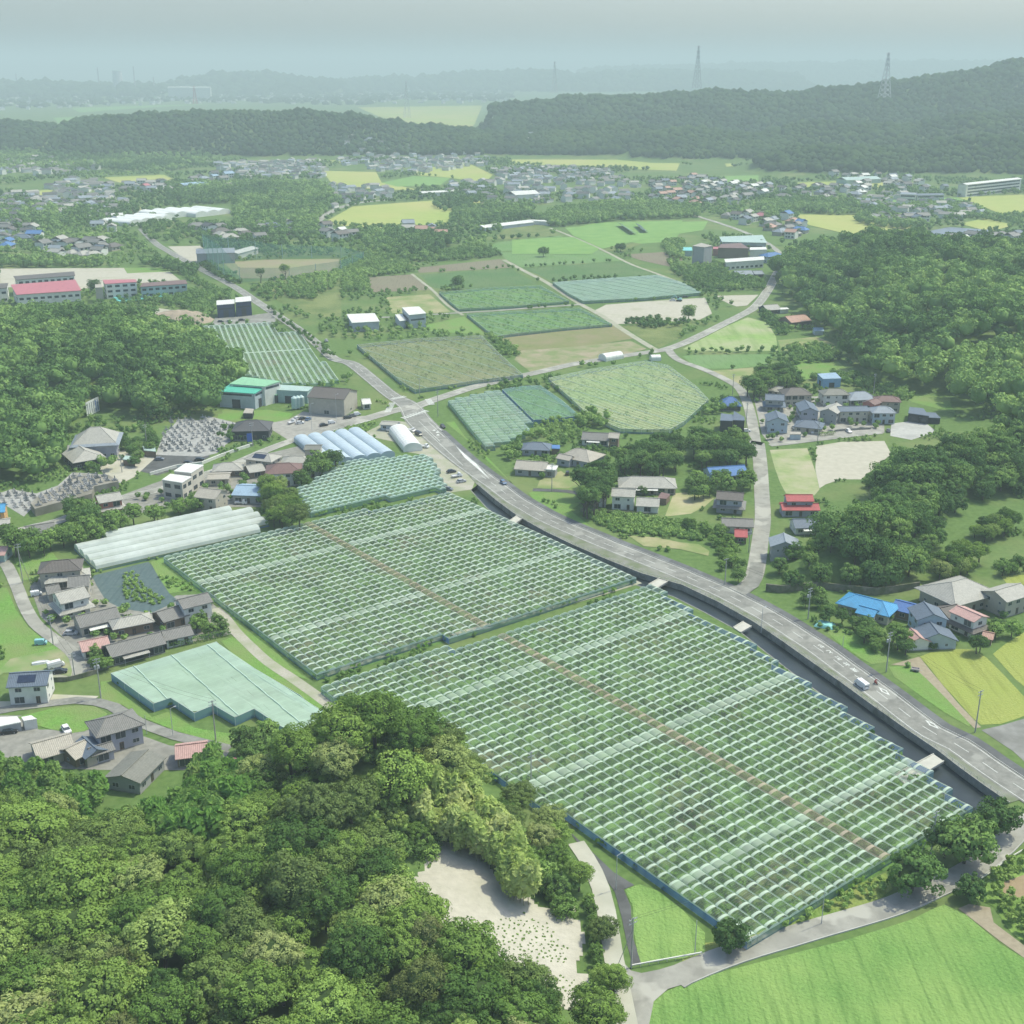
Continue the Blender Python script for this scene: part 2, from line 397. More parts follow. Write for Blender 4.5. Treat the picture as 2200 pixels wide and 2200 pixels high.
LIFT = [0.03]; PATCHES = []; ROADS = []
def patch(name, pts, m, label=None, cat='field', z=None, drape=0, kind='structure'):
    """a ground sheet: polygon of points in the plan; drape = cell size where it lies on a slope"""
    if z is None: LIFT[0] = .03 if LIFT[0] > .12 else LIFT[0] + .004; z = LIFT[0]
    if name != 'grass_bank': PATCHES.append([(p[0], p[1]) for p in pts])
    if drape:
        xs = [p[0] for p in pts]; ys = [p[1] for p in pts]
        gx = np.arange(min(xs), max(xs) + drape, drape); gy = np.arange(min(ys), max(ys) + drape, drape)
        X, Y = np.meshgrid(gx, gy); wob = 1.6*drape
        xw = X + wob*(vnoise(X/3, Y/3, 5) - .5)*4; yw = Y + wob*(vnoise(X/3, Y/3, 6) - .5)*4
        ok = inpoly(xw[:-1, :-1] + drape/2, yw[:-1, :-1] + drape/2, pts)
        V = np.stack([X.ravel(), Y.ravel(), hgt(X.ravel(), Y.ravel()) + z], 1); w = len(gx)
        i = (np.arange(len(gy) - 1)[:, None]*w + np.arange(w - 1)[None])[ok]
        F = np.stack([i, i + 1, i + w + 1, i + w], -1)
        o = link(name, np_mesh(name, V, F, [m], smooth=True))
    else:
        bm = bmesh.new(); vs = [bm.verts.new((p[0], p[1], z)) for p in pts]
        es = [bm.edges.new((vs[i], vs[(i + 1) % len(vs)])) for i in range(len(vs))]
        bmesh.ops.triangle_fill(bm, edges=es, use_beauty=True, normal=(0, 0, 1))
        bmesh.ops.recalc_face_normals(bm, faces=bm.faces)
        for f in bm.faces:
            if f.normal.z < 0: f.normal_flip()
        me = bpy.data.meshes.new(name); bm.to_mesh(me); bm.free(); me.materials.append(m); o = link(name, me)
    return tag(o, label, cat if label else None, kind=kind)
def smooth_line(pts, step=4.0, wid=None):
    """Catmull-Rom through plan points (x, y[, w])"""
    P_ = [tuple(p) for p in pts]; out = []
    for i in range(len(P_) - 1):
        p0 = P_[max(i - 1, 0)]; p1 = P_[i]; p2 = P_[i + 1]; p3 = P_[min(i + 2, len(P_) - 1)]
        n = max(1, int(math.hypot(p2[0] - p1[0], p2[1] - p1[1])/step))
        for k in range(n):
            t = k/n
            out.append(tuple(.5*((2*b) + (-a + c)*t + (2*a - 5*b + 4*c - d)*t*t + (-a + 3*b - 3*c + d)*t**3) for a, b, c, d in zip(p0, p1, p2, p3)))
    out.append(P_[-1]); return out
def offsets(line):
    n = len(line); r = []
    for i in range(n):
        a = line[max(i - 1, 0)]; b = line[min(i + 1, n - 1)]; d = math.hypot(b[0] - a[0], b[1] - a[1]) or 1
        r.append((-(b[1] - a[1])/d, (b[0] - a[0])/d))
    return r                            # unit normals to the left of travel
def ribbon(mb, line, o0, o1, z, mi=0):
    """strip between offsets o0 (left) and o1 (right) of a plan line; an offset may be a list"""
    nn = offsets(line); g = lambda o, i: o[i] if hasattr(o, '__len__') else o
    for i in range(len(line) - 1):
        q = []
        for j, o in ((i, o0), (i, o1), (i + 1, o1), (i + 1, o0)):
            q.append((line[j][0] + nn[j][0]*g(o, j), line[j][1] + nn[j][1]*g(o, j), z))
        mb.face(q[::-1] if g(o0, i) < g(o1, i) else q, mi)
def along(line, s0):
    """point, direction at distance s0"""
    s = 0
    for a, b in zip(line[:-1], line[1:]):
        L = math.hypot(b[0] - a[0], b[1] - a[1])
        if s + L >= s0 and L > 0:
            t = (s0 - s)/L; return Vector((a[0] + (b[0] - a[0])*t, a[1] + (b[1] - a[1])*t, 0)), Vector(((b[0] - a[0])/L, (b[1] - a[1])/L, 0))
        s += L
    return None, None
def length(line): return sum(math.hypot(b[0] - a[0], b[1] - a[1]) for a, b in zip(line[:-1], line[1:]))

ASPH = mat('asphalt', (.225, .225, .195), .14, .8, .9)
ASPH_D = mat('dark_asphalt', (.092, .095, .090), .12, .8, .9)
ASPH_L = mat('pale_asphalt', (.30, .295, .25), .10, .5, .9)
CONC = mat('concrete', (.40, .40, .36), .12, .6, .85)
CONC_D = mat('weathered_concrete', (.24, .24, .215), .22, .5, .9)
PAINT = mat('road_paint', (.60, .62, .56), .2, 1.5, .7)
GRAVEL = field('gravel_track', (.33, .31, .25), (.44, .42, .34), (.28, .30, .19), fine=1.5, big=.15)
def road(name, pts, m, label, z=.16, kerb=None, lines=(), dash=None, step=4.0, cat='road'):
    """pts: plan points (x, y, half-width); kerb: heights of raised verges; lines: offsets of solid paint"""
    line = smooth_line(pts, step); hw = [p[2] for p in line]; mb = MB(); ROADS.append((line[::3] + [line[-1]], max(hw)))
    ribbon(mb, line, hw, [-w for w in hw], z)
    o = mb.build(name, m); tag(o, label, cat, kind='structure')
    if lines or dash:
        mb = MB()
        for l, w in lines: ribbon(mb, line, [l*h - (w if l > 0 else -w) for h in hw], [l*h for h in hw], z + .006)
        if dash:
            s, L = dash[2], length(line)
            while s + dash[0] < L:
                a, d = along(line, s); b, _ = along(line, s + dash[0]); n = Vector((-d.y, d.x, 0))*.09
                mb.face([(*(p.xy), z + .006) for p in (a - n, b - n, b + n, a + n)]); s += dash[0] + dash[1]
        k = mb.build('lane_marking', PAINT, o); k['kind'] = 'structure'
    if kerb:
        for sgn in kerb:
            mb = MB(); side = [sgn*(w + .02) for w in hw]; nn = offsets(line)
            for i in range(len(line) - 1):
                c = []
                for j in (i, i + 1):
                    for e in (side[j], side[j] + sgn*.22): c.append((line[j][0] + nn[j][0]*e, line[j][1] + nn[j][1]*e))
                a, b, c2, d = c
                mb.prism([a, c2, d, b] if sgn < 0 else [a, b, d, c2], 0, z + .13)
            k = mb.build('kerb', CONC, o); k['kind'] = 'structure'
    return o, line
def wp(t, pts, w): return [(p.x, p.y, w) for p in PL(t, pts)]

# ---- the main road, north-west to south-east
MAIN = wp('A3', [(800, 110), (880, 190), (950, 235), (1040, 285), (1140, 340), (1330, 440), (1450, 520), (1570, 600), (1690, 680), (1800, 765), (1890, 845)], 3.6) + \
       wp('A4', [(60, 875), (170, 960), (280, 1050)], 4.2) + [(*P('A4', 380, 1110).xy, 5.6)] + \
       [(*P('B2', 440, 10).xy, 6.6), (*P('B2', 520, 85).xy, 6.4), (*P('B2', 615, 175).xy, 5.8), (*P('B2', 700, 250).xy, 5.0), (*P('B2', 800, 328).xy, 4.3)] + \
       wp('B2', [(870, 377), (920, 415), (980, 460), (1050, 501), (1125, 545), (1210, 587), (1310, 631), (1415, 675), (1520, 719), (1640, 766), (1765, 816), (1880, 862)], 4.1) + \
       wp('B3', [(65, 912), (185, 963), (305, 1022), (425, 1085), (545, 1155), (660, 1230), (775, 1305), (890, 1390), (1015, 1480), (1140, 1572), (1272, 1675), (1410, 1775)], 4.1) + \
       wp('C6', [(1560, 268), (1700, 368), (1850, 470), (2050, 600), (2300, 760)], 4.1)
main_o, MLINE = road('road', MAIN, ASPH, 'grey two-lane main road curving past the netted orchards', z=.17, lines=((.86, .16), (-.86, .16)), step=3.0)
SPLIT = next(i for i, p in enumerate(MLINE) if math.hypot(p[0] - P('B2', 800, 328).x, p[1] - P('B2', 800, 328).y) < 3)
CROSS = min(range(len(MLINE)), key=lambda i: math.hypot(MLINE[i][0] - P('A4', 390, 1120).x, MLINE[i][1] - P('A4', 390, 1120).y))
SE = MLINE[SPLIT:]                       # the stretch beside the canal
mb = MB(); s = 1.5
while s < length(SE) - 6:
    a, d = along(SE, s); b, _ = along(SE, s + 5); n = Vector((-d.y, d.x, 0))*.09
    mb.face([(*(p.xy), .178) for p in (a - n, b - n, b + n, a + n)]); s += 10.0
NW = MLINE[:CROSS - 4]; s = length(NW) - 6
while s > 6:
    a, d = along(NW, s); b, _ = along(NW, s - 5); n = Vector((-d.y, d.x, 0))*.09
    mb.face([(*(p.xy), .178) for p in (b - n, a - n, a + n, b + n)]); s -= 10.0
# stop lines, turn-lane lines and the hatched median before the crossing
T = lambda t, *q: [(*P(t, x, y).xy, .181) for x, y in q]
for q in (((600, 92), (668, 170), (700, 178), (770, 262), (842, 344), (700, 222)),):
    pts = T('B2', *q); mb.face(pts[::-1])
for a, b in (((440, 15), (560, 130)), ((495, 20), (585, 105)), ((470, 60), (690, 265)), ((540, 45), (600, 92))):
    p, q = P('B2', *a), P('B2', *b); d = (q - p).normalized(); n = Vector((-d.y, d.x, 0))*.1; s = 0; L = (q - p).length
    mb.face([(*(x.xy), .181) for x in (p - n, q - n, q + n, p + n)])
for (x, y) in ((548, 92), (526, 66), (545, 77)):
    a = P('B2', x, y); mb.face([(a.x - .8, a.y - 1.1, .182), (a.x + .8, a.y - 1.1, .182), (a.x + .3, a.y + 1.1, .182), (a.x - .3, a.y + 1.1, .182)])
# zebra crossings and stop lines round the crossing
def zebra(a, b, wd=3.2, n=9, t='A4'):
    p, q = P(t, *a), P(t, *b); d = (q - p)/n; u = Vector((-d.y, d.x, 0)).normalized()*wd/2
    for i in range(n):
        m0, m1 = p + d*(i + .2), p + d*(i + .72)
        mb.face([(*(x.xy), .19) for x in (m0 - u, m1 - u, m1 + u, m0 + u)])
zebra((285, 1075), (365, 1060)); zebra((345, 1185), (490, 1140)); zebra((262, 1150), (290, 1095)); zebra((490, 1075), (515, 1108))
# the two diamonds that announce a crossing
def diamond(cx, cy, t):
    c = P(t, cx, cy); i = min(range(len(SE)), key=lambda k: math.hypot(SE[k][0] - c.x, SE[k][1] - c.y)); d = Vector((SE[i + 1][0] - SE[i][0], SE[i + 1][1] - SE[i][1], 0)).normalized(); n = Vector((-d.y, d.x, 0))
    O = [c + d*2.6, c + n*.85, c - d*2.6, c - n*.85]; I = [c + d*1.5, c + n*.48, c - d*1.5, c - n*.48]
    for k in range(4): mb.face([(*(p.xy), .181) for p in (O[k], O[(k + 1) % 4], I[(k + 1) % 4], I[k])])
diamond(1285, 1005, 'E1'); diamond(1412, 152, 'C6')
k = mb.build('lane_marking', PAINT, main_o); k['kind'] = 'structure'
for ch, (x, y) in zip('せと落度速', ((410, 380), (525, 457), (640, 542), (755, 626), (870, 708))):
    c = P('E1', x, y); i = min(range(len(SE)), key=lambda k: math.hypot(SE[k][0] - c.x, SE[k][1] - c.y)); d = Vector((SE[i + 1][0] - SE[i][0], SE[i + 1][1] - SE[i][1]))
    cu = bpy.data.curves.new('lettering', 'FONT'); cu.body = ch; cu.size = 1.75; cu.align_x = 'CENTER'; cu.align_y = 'CENTER'; cu.offset = .025
    o = bpy.data.objects.new('lettering', cu); COL.objects.link(o); cu.materials.append(PAINT); o.parent = main_o; o['kind'] = 'structure'
    o.location = (c.x, c.y, .184); o.rotation_euler = (0, 0, math.atan2(d.y, d.x) - math.pi/2); o.scale = (.95, 1.55, 1)
# pavement on the far side of the main road with its kerb
i0 = SPLIT - 20
seg = MLINE[i0:]; mb = MB(); ribbon(mb, seg, 4.35, 7.0, .29); mb2 = MB()
nn = offsets(seg)
for i in range(len(seg) - 1):
    c = [(seg[j][0] + nn[j][0]*e, seg[j][1] + nn[j][1]*e) for j in (i, i + 1) for e in (4.15, 4.35)]
    mb2.prism([c[0], c[1], c[3], c[2]][::-1], 0, .30)
o = mb.build('pavement', mat('pavement_asphalt', (.12, .125, .122), .14, .6, .9)); tag(o, 'dark asphalt pavement along the outer side of the main road', 'pavement', kind='structure')
k = mb2.build('kerb', CONC, o); k['kind'] = 'structure'
# pale verge with the railing on the canal side
def offline(line, e):
    nn = offsets(line); return [(p[0] + n[0]*e, p[1] + n[1]*e, p[2]) for p, n in zip(line, nn)]

vg = [q for q in offline(MLINE, -4.0)[SPLIT - 2:] if True]; vg = vg[:max(range(len(vg)), key=lambda i: -math.hypot(vg[i][0] - CR[-1].x, vg[i][1] - CR[-1].y)) + 1]
patch('verge', [(q[0], q[1]) for q in vg] + [(p.x, p.y) for p in CR[::-1]], field('verge_concrete', (.20, .20, .17), (.27, .27, .23), (.14, .17, .09), fine=.8, big=.2), 'dusty concrete verge between the main road and the canal wall', 'verge', z=.14)
# ---- canal: bed, walls, footbridges, railing
mbw, mbf = MB(), MB()
ZB = -1.7
for i in range(len(CR) - 1):
    a, b, c, d = CR[i], CR[i + 1], CO[i + 1], CO[i]
    mbf.face([(a.x, a.y, ZB), (d.x, d.y, ZB), (c.x, c.y, ZB), (b.x, b.y, ZB)])
CANAL_BED = field('canal_water', (.020, .030, .034), (.034, .046, .048), (.012, .02, .024), fine=.35, big=.08)
_b = CANAL_BED.node_tree.nodes['Principled BSDF']; _b.inputs['Roughness'].default_value = .35; _b.inputs['Specular IOR Level'].default_value = .3
tag(mbf.build('canal_water', CANAL_BED), 'dark shallow water in the concrete channel beside the main road', 'water', kind='structure')
def wall_strip(line, th, z0, z1, flip=1):
    m = MB()
    for i in range(len(line) - 1):
        a, b = line[i], line[i + 1]; d = (Vector((b[0], b[1], 0)) - Vector((a[0], a[1], 0))).normalized(); n = Vector((-d.y, d.x, 0))*th*flip
        m.prism([(a[0], a[1]), (b[0], b[1]), (b[0] + n.x, b[1] + n.y), (a[0] + n.x, a[1] + n.y)][::1 if flip > 0 else -1], z0, z1)
    return m
RETW = field('retaining_wall', (.22, .22, .19), (.31, .31, .27), (.15, .155, .13), fine=.8, big=.25, thr=(.5, .7))
tag(wall_strip([(p.x, p.y) for p in CR], .45, ZB - .1, .42).build('retaining_wall', RETW), 'weathered concrete retaining wall holding the main road above the canal', 'wall')
tag(wall_strip([(p.x, p.y) for p in CO], .35, ZB - .1, .06, -1).build('canal_wall', RETW), 'low concrete canal wall along the edge of the netted orchards', 'wall')
CRL = [(p.x, p.y) for p in CR]
rail = thing('guard_rail', 'thin pale metal guard rail on top of the canal retaining wall', 'guard rail', (CRL[0][0], CRL[0][1], 0))
mb = MB(); O_ = Vector((CRL[0][0], CRL[0][1], 0)); L = length(CRL); s = .5; prev = None
while s < L:
    a, d = along(CRL, s); n = Vector((-d.y, d.x, 0))*.22; a = a + n - O_
    mb.tube(a + Vector((0, 0, .42)), a + Vector((0, 0, 1.25)), .05, n=4)
    if prev is not None:
        for h in (.8, 1.2): mb.tube(prev + Vector((0, 0, h)), a + Vector((0, 0, h)), .035, n=4, cap=False)
    prev = a; s += 2.2
mb.build('railing', mat('galvanised', (.45, .46, .43), .1, .5, .5), rail)
for t, q, lab in (('C6', ((1420, 322), (1478, 362), (1262, 492), (1196, 440)), 'wide pale concrete slab bridge over the canal by the roadside trees'),
                  ('B3', ((345, 1150), (392, 1176), (330, 1212), (288, 1184)), 'small concrete footbridge over the canal near the van'),
                  ('B2', ((1000, 548), (1028, 566), (975, 604), (944, 588)), 'narrow concrete footbridge over the canal where it begins to bend'),
                  ('B2', ((1805, 905), (1850, 925), (1790, 962), (1740, 942)), 'concrete footbridge over the canal between the two large netted orchards')):
    pts = PL(t, q); m = MB(); m.prism([(p.x, p.y) for p in pts], -.25, .30); c = sum(pts, Vector())/4
    for e in ((0, 3), (1, 2)):
        a, b = pts[e[0]], pts[e[1]]; d = (b - a).normalized(); n = Vector((-d.y, d.x, 0))*.12
        m.prism([(a + n).xy, (b + n).xy, (b - n).xy, (a - n).xy], .303, .50)
    tag(m.build('slab_bridge', mat('pale_concrete', (.46, .45, .38), .1, .5, .9)), lab, 'bridge')
# ---- other roads
road('road', wp('A4', [(395, 1130), (500, 1088), (620, 1048), (740, 1010), (870, 978), (1000, 948), (1150, 915), (1300, 880), (1450, 855), (1600, 830), (1720, 812), (1830, 795)], 3.7) + wp('A5', [(0, 760), (110, 710), (250, 640), (340, 595), (400, 560), (440, 520), (470, 478), (500, 430), (530, 370), (560, 325), (592, 288)], 3.6) + wp('A5', [(560, 255), (500, 205), (430, 165), (330, 120), (200, 75), (90, 40), (20, 10)], 2.6), ASPH_L, 'pale side road running from the crossing between the orchards towards the factory', z=.175, lines=((.88, .14), (-.88, .14)), dash=(5, 5, 8))
road('road', wp('A4', [(400, 1120), (300, 1140), (180, 1175), (0, 1225)], 3.9) + wp('B1', [(1932, 38), (1800, 80), (1650, 125), (1480, 190), (1330, 255), (1150, 320), (1000, 375), (850, 415), (700, 445), (560, 480), (430, 540), (330, 580), (200, 610), (-60, 680)], 2.9), ASPH_L, 'grey road running from the crossing past the cemetery and temple', z=.172, lines=((.88, .13), (-.88, .13)))
STREET, SLINE = road('road', wp('B3', [(330, 975), (385, 930), (412, 870), (425, 800), (440, 690), (455, 560), (448, 400), (440, 250), (425, 130)], 3.0) + wp('A5', [(415, 1330), (395, 1200), (365, 1090), (320, 1010), (240, 960), (120, 905), (0, 862)], 2.6) + wp('A4', [(1880, 830), (1850, 790)], 2.6), ASPH_L, 'narrow pale street climbing from the main road between the houses', z=.168)
mb = MB(); 
road('road', wp('C6', [(-50, 1590), (0, 1562), (200, 1478), (400, 1410), (600, 1352), (800, 1292), (1000, 1235), (1200, 1172), (1400, 1085), (1560, 1010), (1700, 925), (1800, 840), (1870, 770), (1960, 700), (2100, 640)], 2.7), ASPH_L, 'grey lane curving along the bright green rice paddy', z=.165, kerb=(-1,))
road('path', wp('C5', [(1330, 820), (1385, 900), (1430, 980), (1470, 1080), (1500, 1200), (1525, 1350), (1545, 1480), (1570, 1600), (1600, 1750), (1630, 1900)], 1.9) , field('pale_lane', (.42, .41, .33), (.50, .49, .40), (.36, .36, .28), fine=.8, big=.1), 'pale concrete farm lane at the foot of the wooded hill', z=.163)
patch('path', PL('C5', [(1545, 1440), (1640, 1545), (1700, 1560), (1800, 1540), (1932, 1500), (1932, 1625), (1850, 1650), (1770, 1720), (1740, 1870), (1620, 1870)]), ASPH_L, 'widened junction where the farm lane meets the grey lane', 'road', z=.158)
patch('road', PL('C5', [(1290, 755), (1330, 790), (1430, 880), (1540, 985), (1660, 1060), (1600, 1085), (1640, 1180), (1650, 1350), (1700, 1510), (1650, 1510), (1620, 1400), (1590, 1250), (1550, 1100), (1480, 1000), (1400, 900)]), ASPH_D, 'dark asphalt strip between the farm lane and the orchard net', 'road', z=.10)
road('path', wp('B1', [(1215, 1075), (1270, 1120), (1330, 1200), (1420, 1290), (1520, 1380), (1640, 1460), (1740, 1530), (1850, 1610), (1960, 1700)], 1.7), GRAVEL, 'gravel farm track between the big orchard and the flat net house', z=.12)
road('path', wp('B2', [(-100, 1450), (0, 1418), (300, 1320), (600, 1235), (800, 1180), (1100, 1095), (1400, 1012), (1690, 925)], 1.3), GRAVEL, 'thin gravel strip between the two large netted orchards', z=.12)
road('road', wp('B1', [(-60, 790), (20, 810), (60, 870), (100, 960), (140, 1060), (200, 1160), (290, 1235), (370, 1290), (430, 1350), (455, 1450)], 2.0), ASPH_L, 'pale lane bending past the row of grey tiled houses', z=.15)
road('road', wp('B1', [(-60, 1665), (100, 1635), (280, 1612), (430, 1595), (550, 1605), (640, 1630), (720, 1680)], 1.9) + wp('C4', [(790, 140), (880, 175), (990, 215), (1130, 250), (1300, 290)], 1.8), ASPH, 'grey lane curving round the lawn below the flat net house', z=.155)
patch('road', PL('B1', [(380, 1330), (470, 1330), (500, 1440), (300, 1480), (250, 1420)]), GRAVEL, 'gravel yard where the cars park beside the white house', 'yard')
road('path', wp('A4', [(1180, 105), (1260, 135), (1380, 185), (1500, 240), (1640, 310), (1790, 365), (1932, 420)], 1.6), GRAVEL, 'long pale farm track along the upper vegetable fields', z=.13)
road('path', wp('A4', [(920, 285), (1030, 345), (1160, 412), (1280, 490), (1370, 545), (1480, 605), (1600, 685), (1720, 760), (1790, 800)], 2.2), GRAVEL, 'pale farm track running diagonally between the fields to the side road', z=.132)
road('road', wp('A4', [(210, 612), (330, 608), (480, 598), (680, 585), (860, 575), (1050, 560), (1220, 548), (1360, 538)], 2.0), ASPH_L, 'straight pale lane between the warehouses and the bare lot', z=.134)
road('path', wp('A4', [(400, 365), (450, 405), (520, 460), (600, 540), (690, 600)], 1.3), GRAVEL, 'pale track beside the two ploughed fields', z=.13)
road('road', wp('A1', [(1165, 880), (1185, 850), (1240, 805), (1330, 770), (1480, 752)], 4.5), ASPH_L, 'pale road rounding the distant yellow paddies', z=.2)
road('road', wp('D2', [(800, 815), (950, 800), (1150, 775), (1400, 745), (1600, 720), (1900, 690)], 1.9), ASPH_L, 'pale lane in front of the cluster of newer houses', z=.15)
road('road', wp('D1', [(410, 835), (600, 840), (760, 850), (880, 870), (930, 900)], 1.8), ASPH_D, 'short dark driveway leading to the wooded farmhouse', z=.15)

patch('road', PL('B3', [(262, 955), (330, 940), (372, 890), (384, 815), (462, 815), (452, 905), (432, 950), (352, 1002), (300, 975)]), ASPH, 'flared mouth of the pale street at the main road', 'road', z=.302)
# ---- fields
RICE = field('rice_green', (.105, .215, .05), (.185, .33, .085), (.235, .35, .10), fine=1.6, big=.045, streak=.9, rot=R(50), bmp=.5, bsc=1.3)
RICE_Y = field('rice_ripening', (.24, .28, .065), (.32, .35, .10), (.27, .32, .075), fine=1.2, big=.05, streak=.5, rot=R(40), bmp=.3, bsc=1.5)
LAWN = field('mown_verge', (.10, .22, .04), (.17, .32, .07), (.18, .24, .08), fine=1.0, big=.06, bmp=.2)
VEG = field('vegetable_rows', (.10, .20, .055), (.15, .27, .08), (.16, .25, .10), fine=.5, big=.02, streak=1.1, rot=R(-35))
VEG_D = field('dark_crop', (.065, .14, .045), (.10, .19, .06), (.12, .18, .07), fine=.6, big=.03, streak=1.2, rot=R(-35))
SOIL = field('ploughed_soil', (.17, .145, .10), (.23, .19, .135), (.20, .19, .12), fine=.8, big=.02, streak=1.0, rot=R(-35))
SAND = field('bare_ground', (.38, .36, .28), (.46, .44, .35), (.33, .33, .22), fine=.35, big=.05, thr=(.55, .75))
DRY = field('dry_grass', (.29, .27, .14), (.37, .34, .19), (.18, .24, .08), fine=.4, big=.07)
SCRUB = field('weedy_scrub', (.07, .11, .03), (.13, .19, .055), (.19, .22, .08), fine=.35, big=.04, bmp=.4, bsc=.6)
PADDY = field('far_paddy', (.25, .33, .08), (.33, .40, .10), (.38, .38, .13), fine=.08, big=.006)
PADDY_G = field('far_green_field', (.14, .27, .07), (.20, .33, .09), fine=.08)
def fld(name, t, pts, m, label, **k): return patch(name, PL(t, pts), m, label, **k)
fld('rice_field', 'C6', [(-180, 1700), (0, 1618), (200, 1555), (400, 1502), (700, 1425), (900, 1375), (1120, 1308), (1300, 1250), (1420, 1190), (1480, 1168), (1600, 1222), (1800, 1392), (1960, 1490), (1960, 1960), (-200, 1960)], RICE, 'broad bright green rice paddy at the bend of the lane')
fld('rice_field', 'B3', [(1342, 1345), (1400, 1322), (1520, 1300), (1640, 1305), (1720, 1350), (1820, 1450), (1932, 1570), (1960, 1600), (1960, 1670), (1880, 1700), (1800, 1725), (1690, 1730), (1640, 1690), (1560, 1600), (1460, 1490), (1400, 1410)], RICE_Y, 'yellow-green ripening rice paddy below the grey-roofed houses')
fld('rice_field', 'B3', [(1755, 1330), (1830, 1270), (1960, 1190), (1990, 1560), (1880, 1470)], RICE_Y, 'second ripening rice paddy beyond the grassy bank')
fld('rice_field', 'B3', [(1800, 890), (1960, 880), (1960, 960), (1850, 950)], RICE_Y, 'sunlit strip of rice behind the houses by the copse')
fld('grass_bank', 'E1', [(500, 180), (640, 95), (800, 150), (950, 250), (1120, 370), (1280, 490), (1390, 590), (1110, 625), (960, 540), (700, 370), (520, 210)], LAWN, 'mown green verge between the pavement and the hedge', cat='grass')
fld('grass_bank', 'B3', [(1165, 1400), (1300, 1400), (1400, 1480), (1520, 1590), (1650, 1715), (1620, 1740), (1480, 1660), (1330, 1555), (1200, 1460)], LAWN, 'mown green verge between the pavement and the ripening paddy', cat='grass')
fld('path', 'B3', [(1180, 1390), (1340, 1345), (1400, 1420), (1560, 1610), (1690, 1745), (1650, 1750), (1500, 1590), (1380, 1470), (1300, 1400)], field('earth_path', (.26, .22, .15), (.34, .30, .21), fine=.8), 'brown earth path round the ripening rice', cat='path')
fld('parking_lot', 'B3', [(1690, 1760), (1800, 1735), (1990, 1680), (2000, 2000), (1870, 1880)], field('worn_concrete', (.22, .22, .20), (.33, .33, .30), (.17, .17, .15), fine=.4, big=.12, streak=.3, rot=R(20)), 'worn grey concrete apron beside the main road', cat='yard')
fld('vegetable_plot', 'C6', [(1700, 1010), (1800, 920), (1960, 870), (1960, 1400), (1860, 1330), (1760, 1180), (1660, 1130)], field('leafy_crop', (.16, .27, .06), (.26, .38, .10), (.10, .18, .04), fine=.7, big=.2, bmp=.6, bsc=.8), 'leafy yellow-green vegetable plot at the lane bend')
fld('bare_field', 'C6', [(1820, 1040), (1960, 990), (1960, 1140), (1810, 1110)], field('red_soil', (.26, .20, .12), (.32, .25, .15), fine=1), 'small brown bare plot inside the leafy crop')
fld('path', 'C6', [(1560, 1190), (1620, 1165), (1740, 1185), (1760, 1270), (1960, 1420), (1960, 1490), (1790, 1370)], field('earth_path', (.26, .22, .15), (.34, .30, .21)), 'bare earth farm path between the rice and the leafy crop', cat='path')
fld('grass_bank', 'C6', [(0, 1400), (360, 1360), (700, 1200), (1000, 1050), (1150, 990), (1190, 1080), (1100, 1150), (800, 1260), (400, 1390), (100, 1475), (0, 1490)], field('weed_bank', (.09, .17, .03), (.17, .28, .06), (.24, .28, .08), fine=.8, big=.12, bmp=.5, bsc=1), 'weedy green bank between the orchard net and the lane', cat='grass')
fld('grass_plot', 'C5', [(1605, 1085), (1690, 1055), (1800, 1095), (1932, 1200), (2060, 1330), (2060, 1440), (1932, 1475), (1690, 1505), (1660, 1340), (1650, 1180)], RICE, 'small bright green grass plot in front of the orchard net corner', cat='grass')
fld('grass_bank', 'B1', [(850, 810), (930, 790), (1100, 930), (1300, 1090), (1500, 1250), (1640, 1400), (1750, 1480), (1620, 1440), (1450, 1290), (1300, 1140), (1210, 1050), (1100, 970), (960, 990), (900, 900)], LAWN, 'grassy strip along the side net of the big orchard', cat='grass')
fld('grass_bank', 'B1', [(1250, 1260), (1320, 1235), (1500, 1380), (1700, 1530), (1930, 1700), (1900, 1760), (1400, 1420)], LAWN, 'grass verge between the gravel track and the flat net house', cat='grass')
fld('grass_bank', 'B1', [(570, 1490), (640, 1480), (860, 1690), (950, 1660), (1100, 1750), (1340, 1790), (1420, 1790), (1590, 1830), (1900, 1760), (1932, 1800), (1700, 1900), (1290, 1850), (1000, 1770), (800, 1690), (690, 1620), (570, 1590)], LAWN, 'bright green verge in front of the stepped net house', cat='grass')
fld('lawn', 'B1', [(100, 1690), (300, 1640), (440, 1625), (540, 1630), (610, 1670), (570, 1720), (480, 1770), (410, 1780), (290, 1760), (150, 1720)], LAWN, 'bright green lawn inside the bend of the lane', cat='lawn')
fld('grass_bank', 'B1', [(-60, 940), (40, 960), (90, 1080), (160, 1180), (260, 1260), (340, 1290), (300, 1330), (60, 1360), (-60, 1480)], LAWN, 'long green grass slope outside the bend of the lane', cat='grass')
fld('vegetable_plot', 'B1', [(-60, 1480), (60, 1360), (340, 1300), (420, 1380), (400, 1460), (260, 1430), (20, 1440), (-60, 1500)], field('sandy_grass', (.24, .25, .13), (.33, .32, .19), (.15, .25, .07), fine=.6, big=.15), 'dry sandy grass where the cars stand by the white house', cat='yard')
fld('grass_bank', 'B1', [(80, 790), (300, 760), (330, 800), (240, 840), (220, 900), (120, 920)], LAWN, 'small green plot beside the dark hipped house', cat='grass')
fld('yard', 'B1', [(250, 870), (500, 850), (560, 920), (620, 1030), (860, 1080), (1000, 1000), (1200, 990), (1300, 1120), (1310, 1220), (950, 1290), (500, 1430), (420, 1300), (230, 1120), (170, 950)], mat('yard_gravel', (.24, .235, .20), .2, .5, .9), 'grey gravel yards round the row of tiled houses', cat='yard', z=.06)
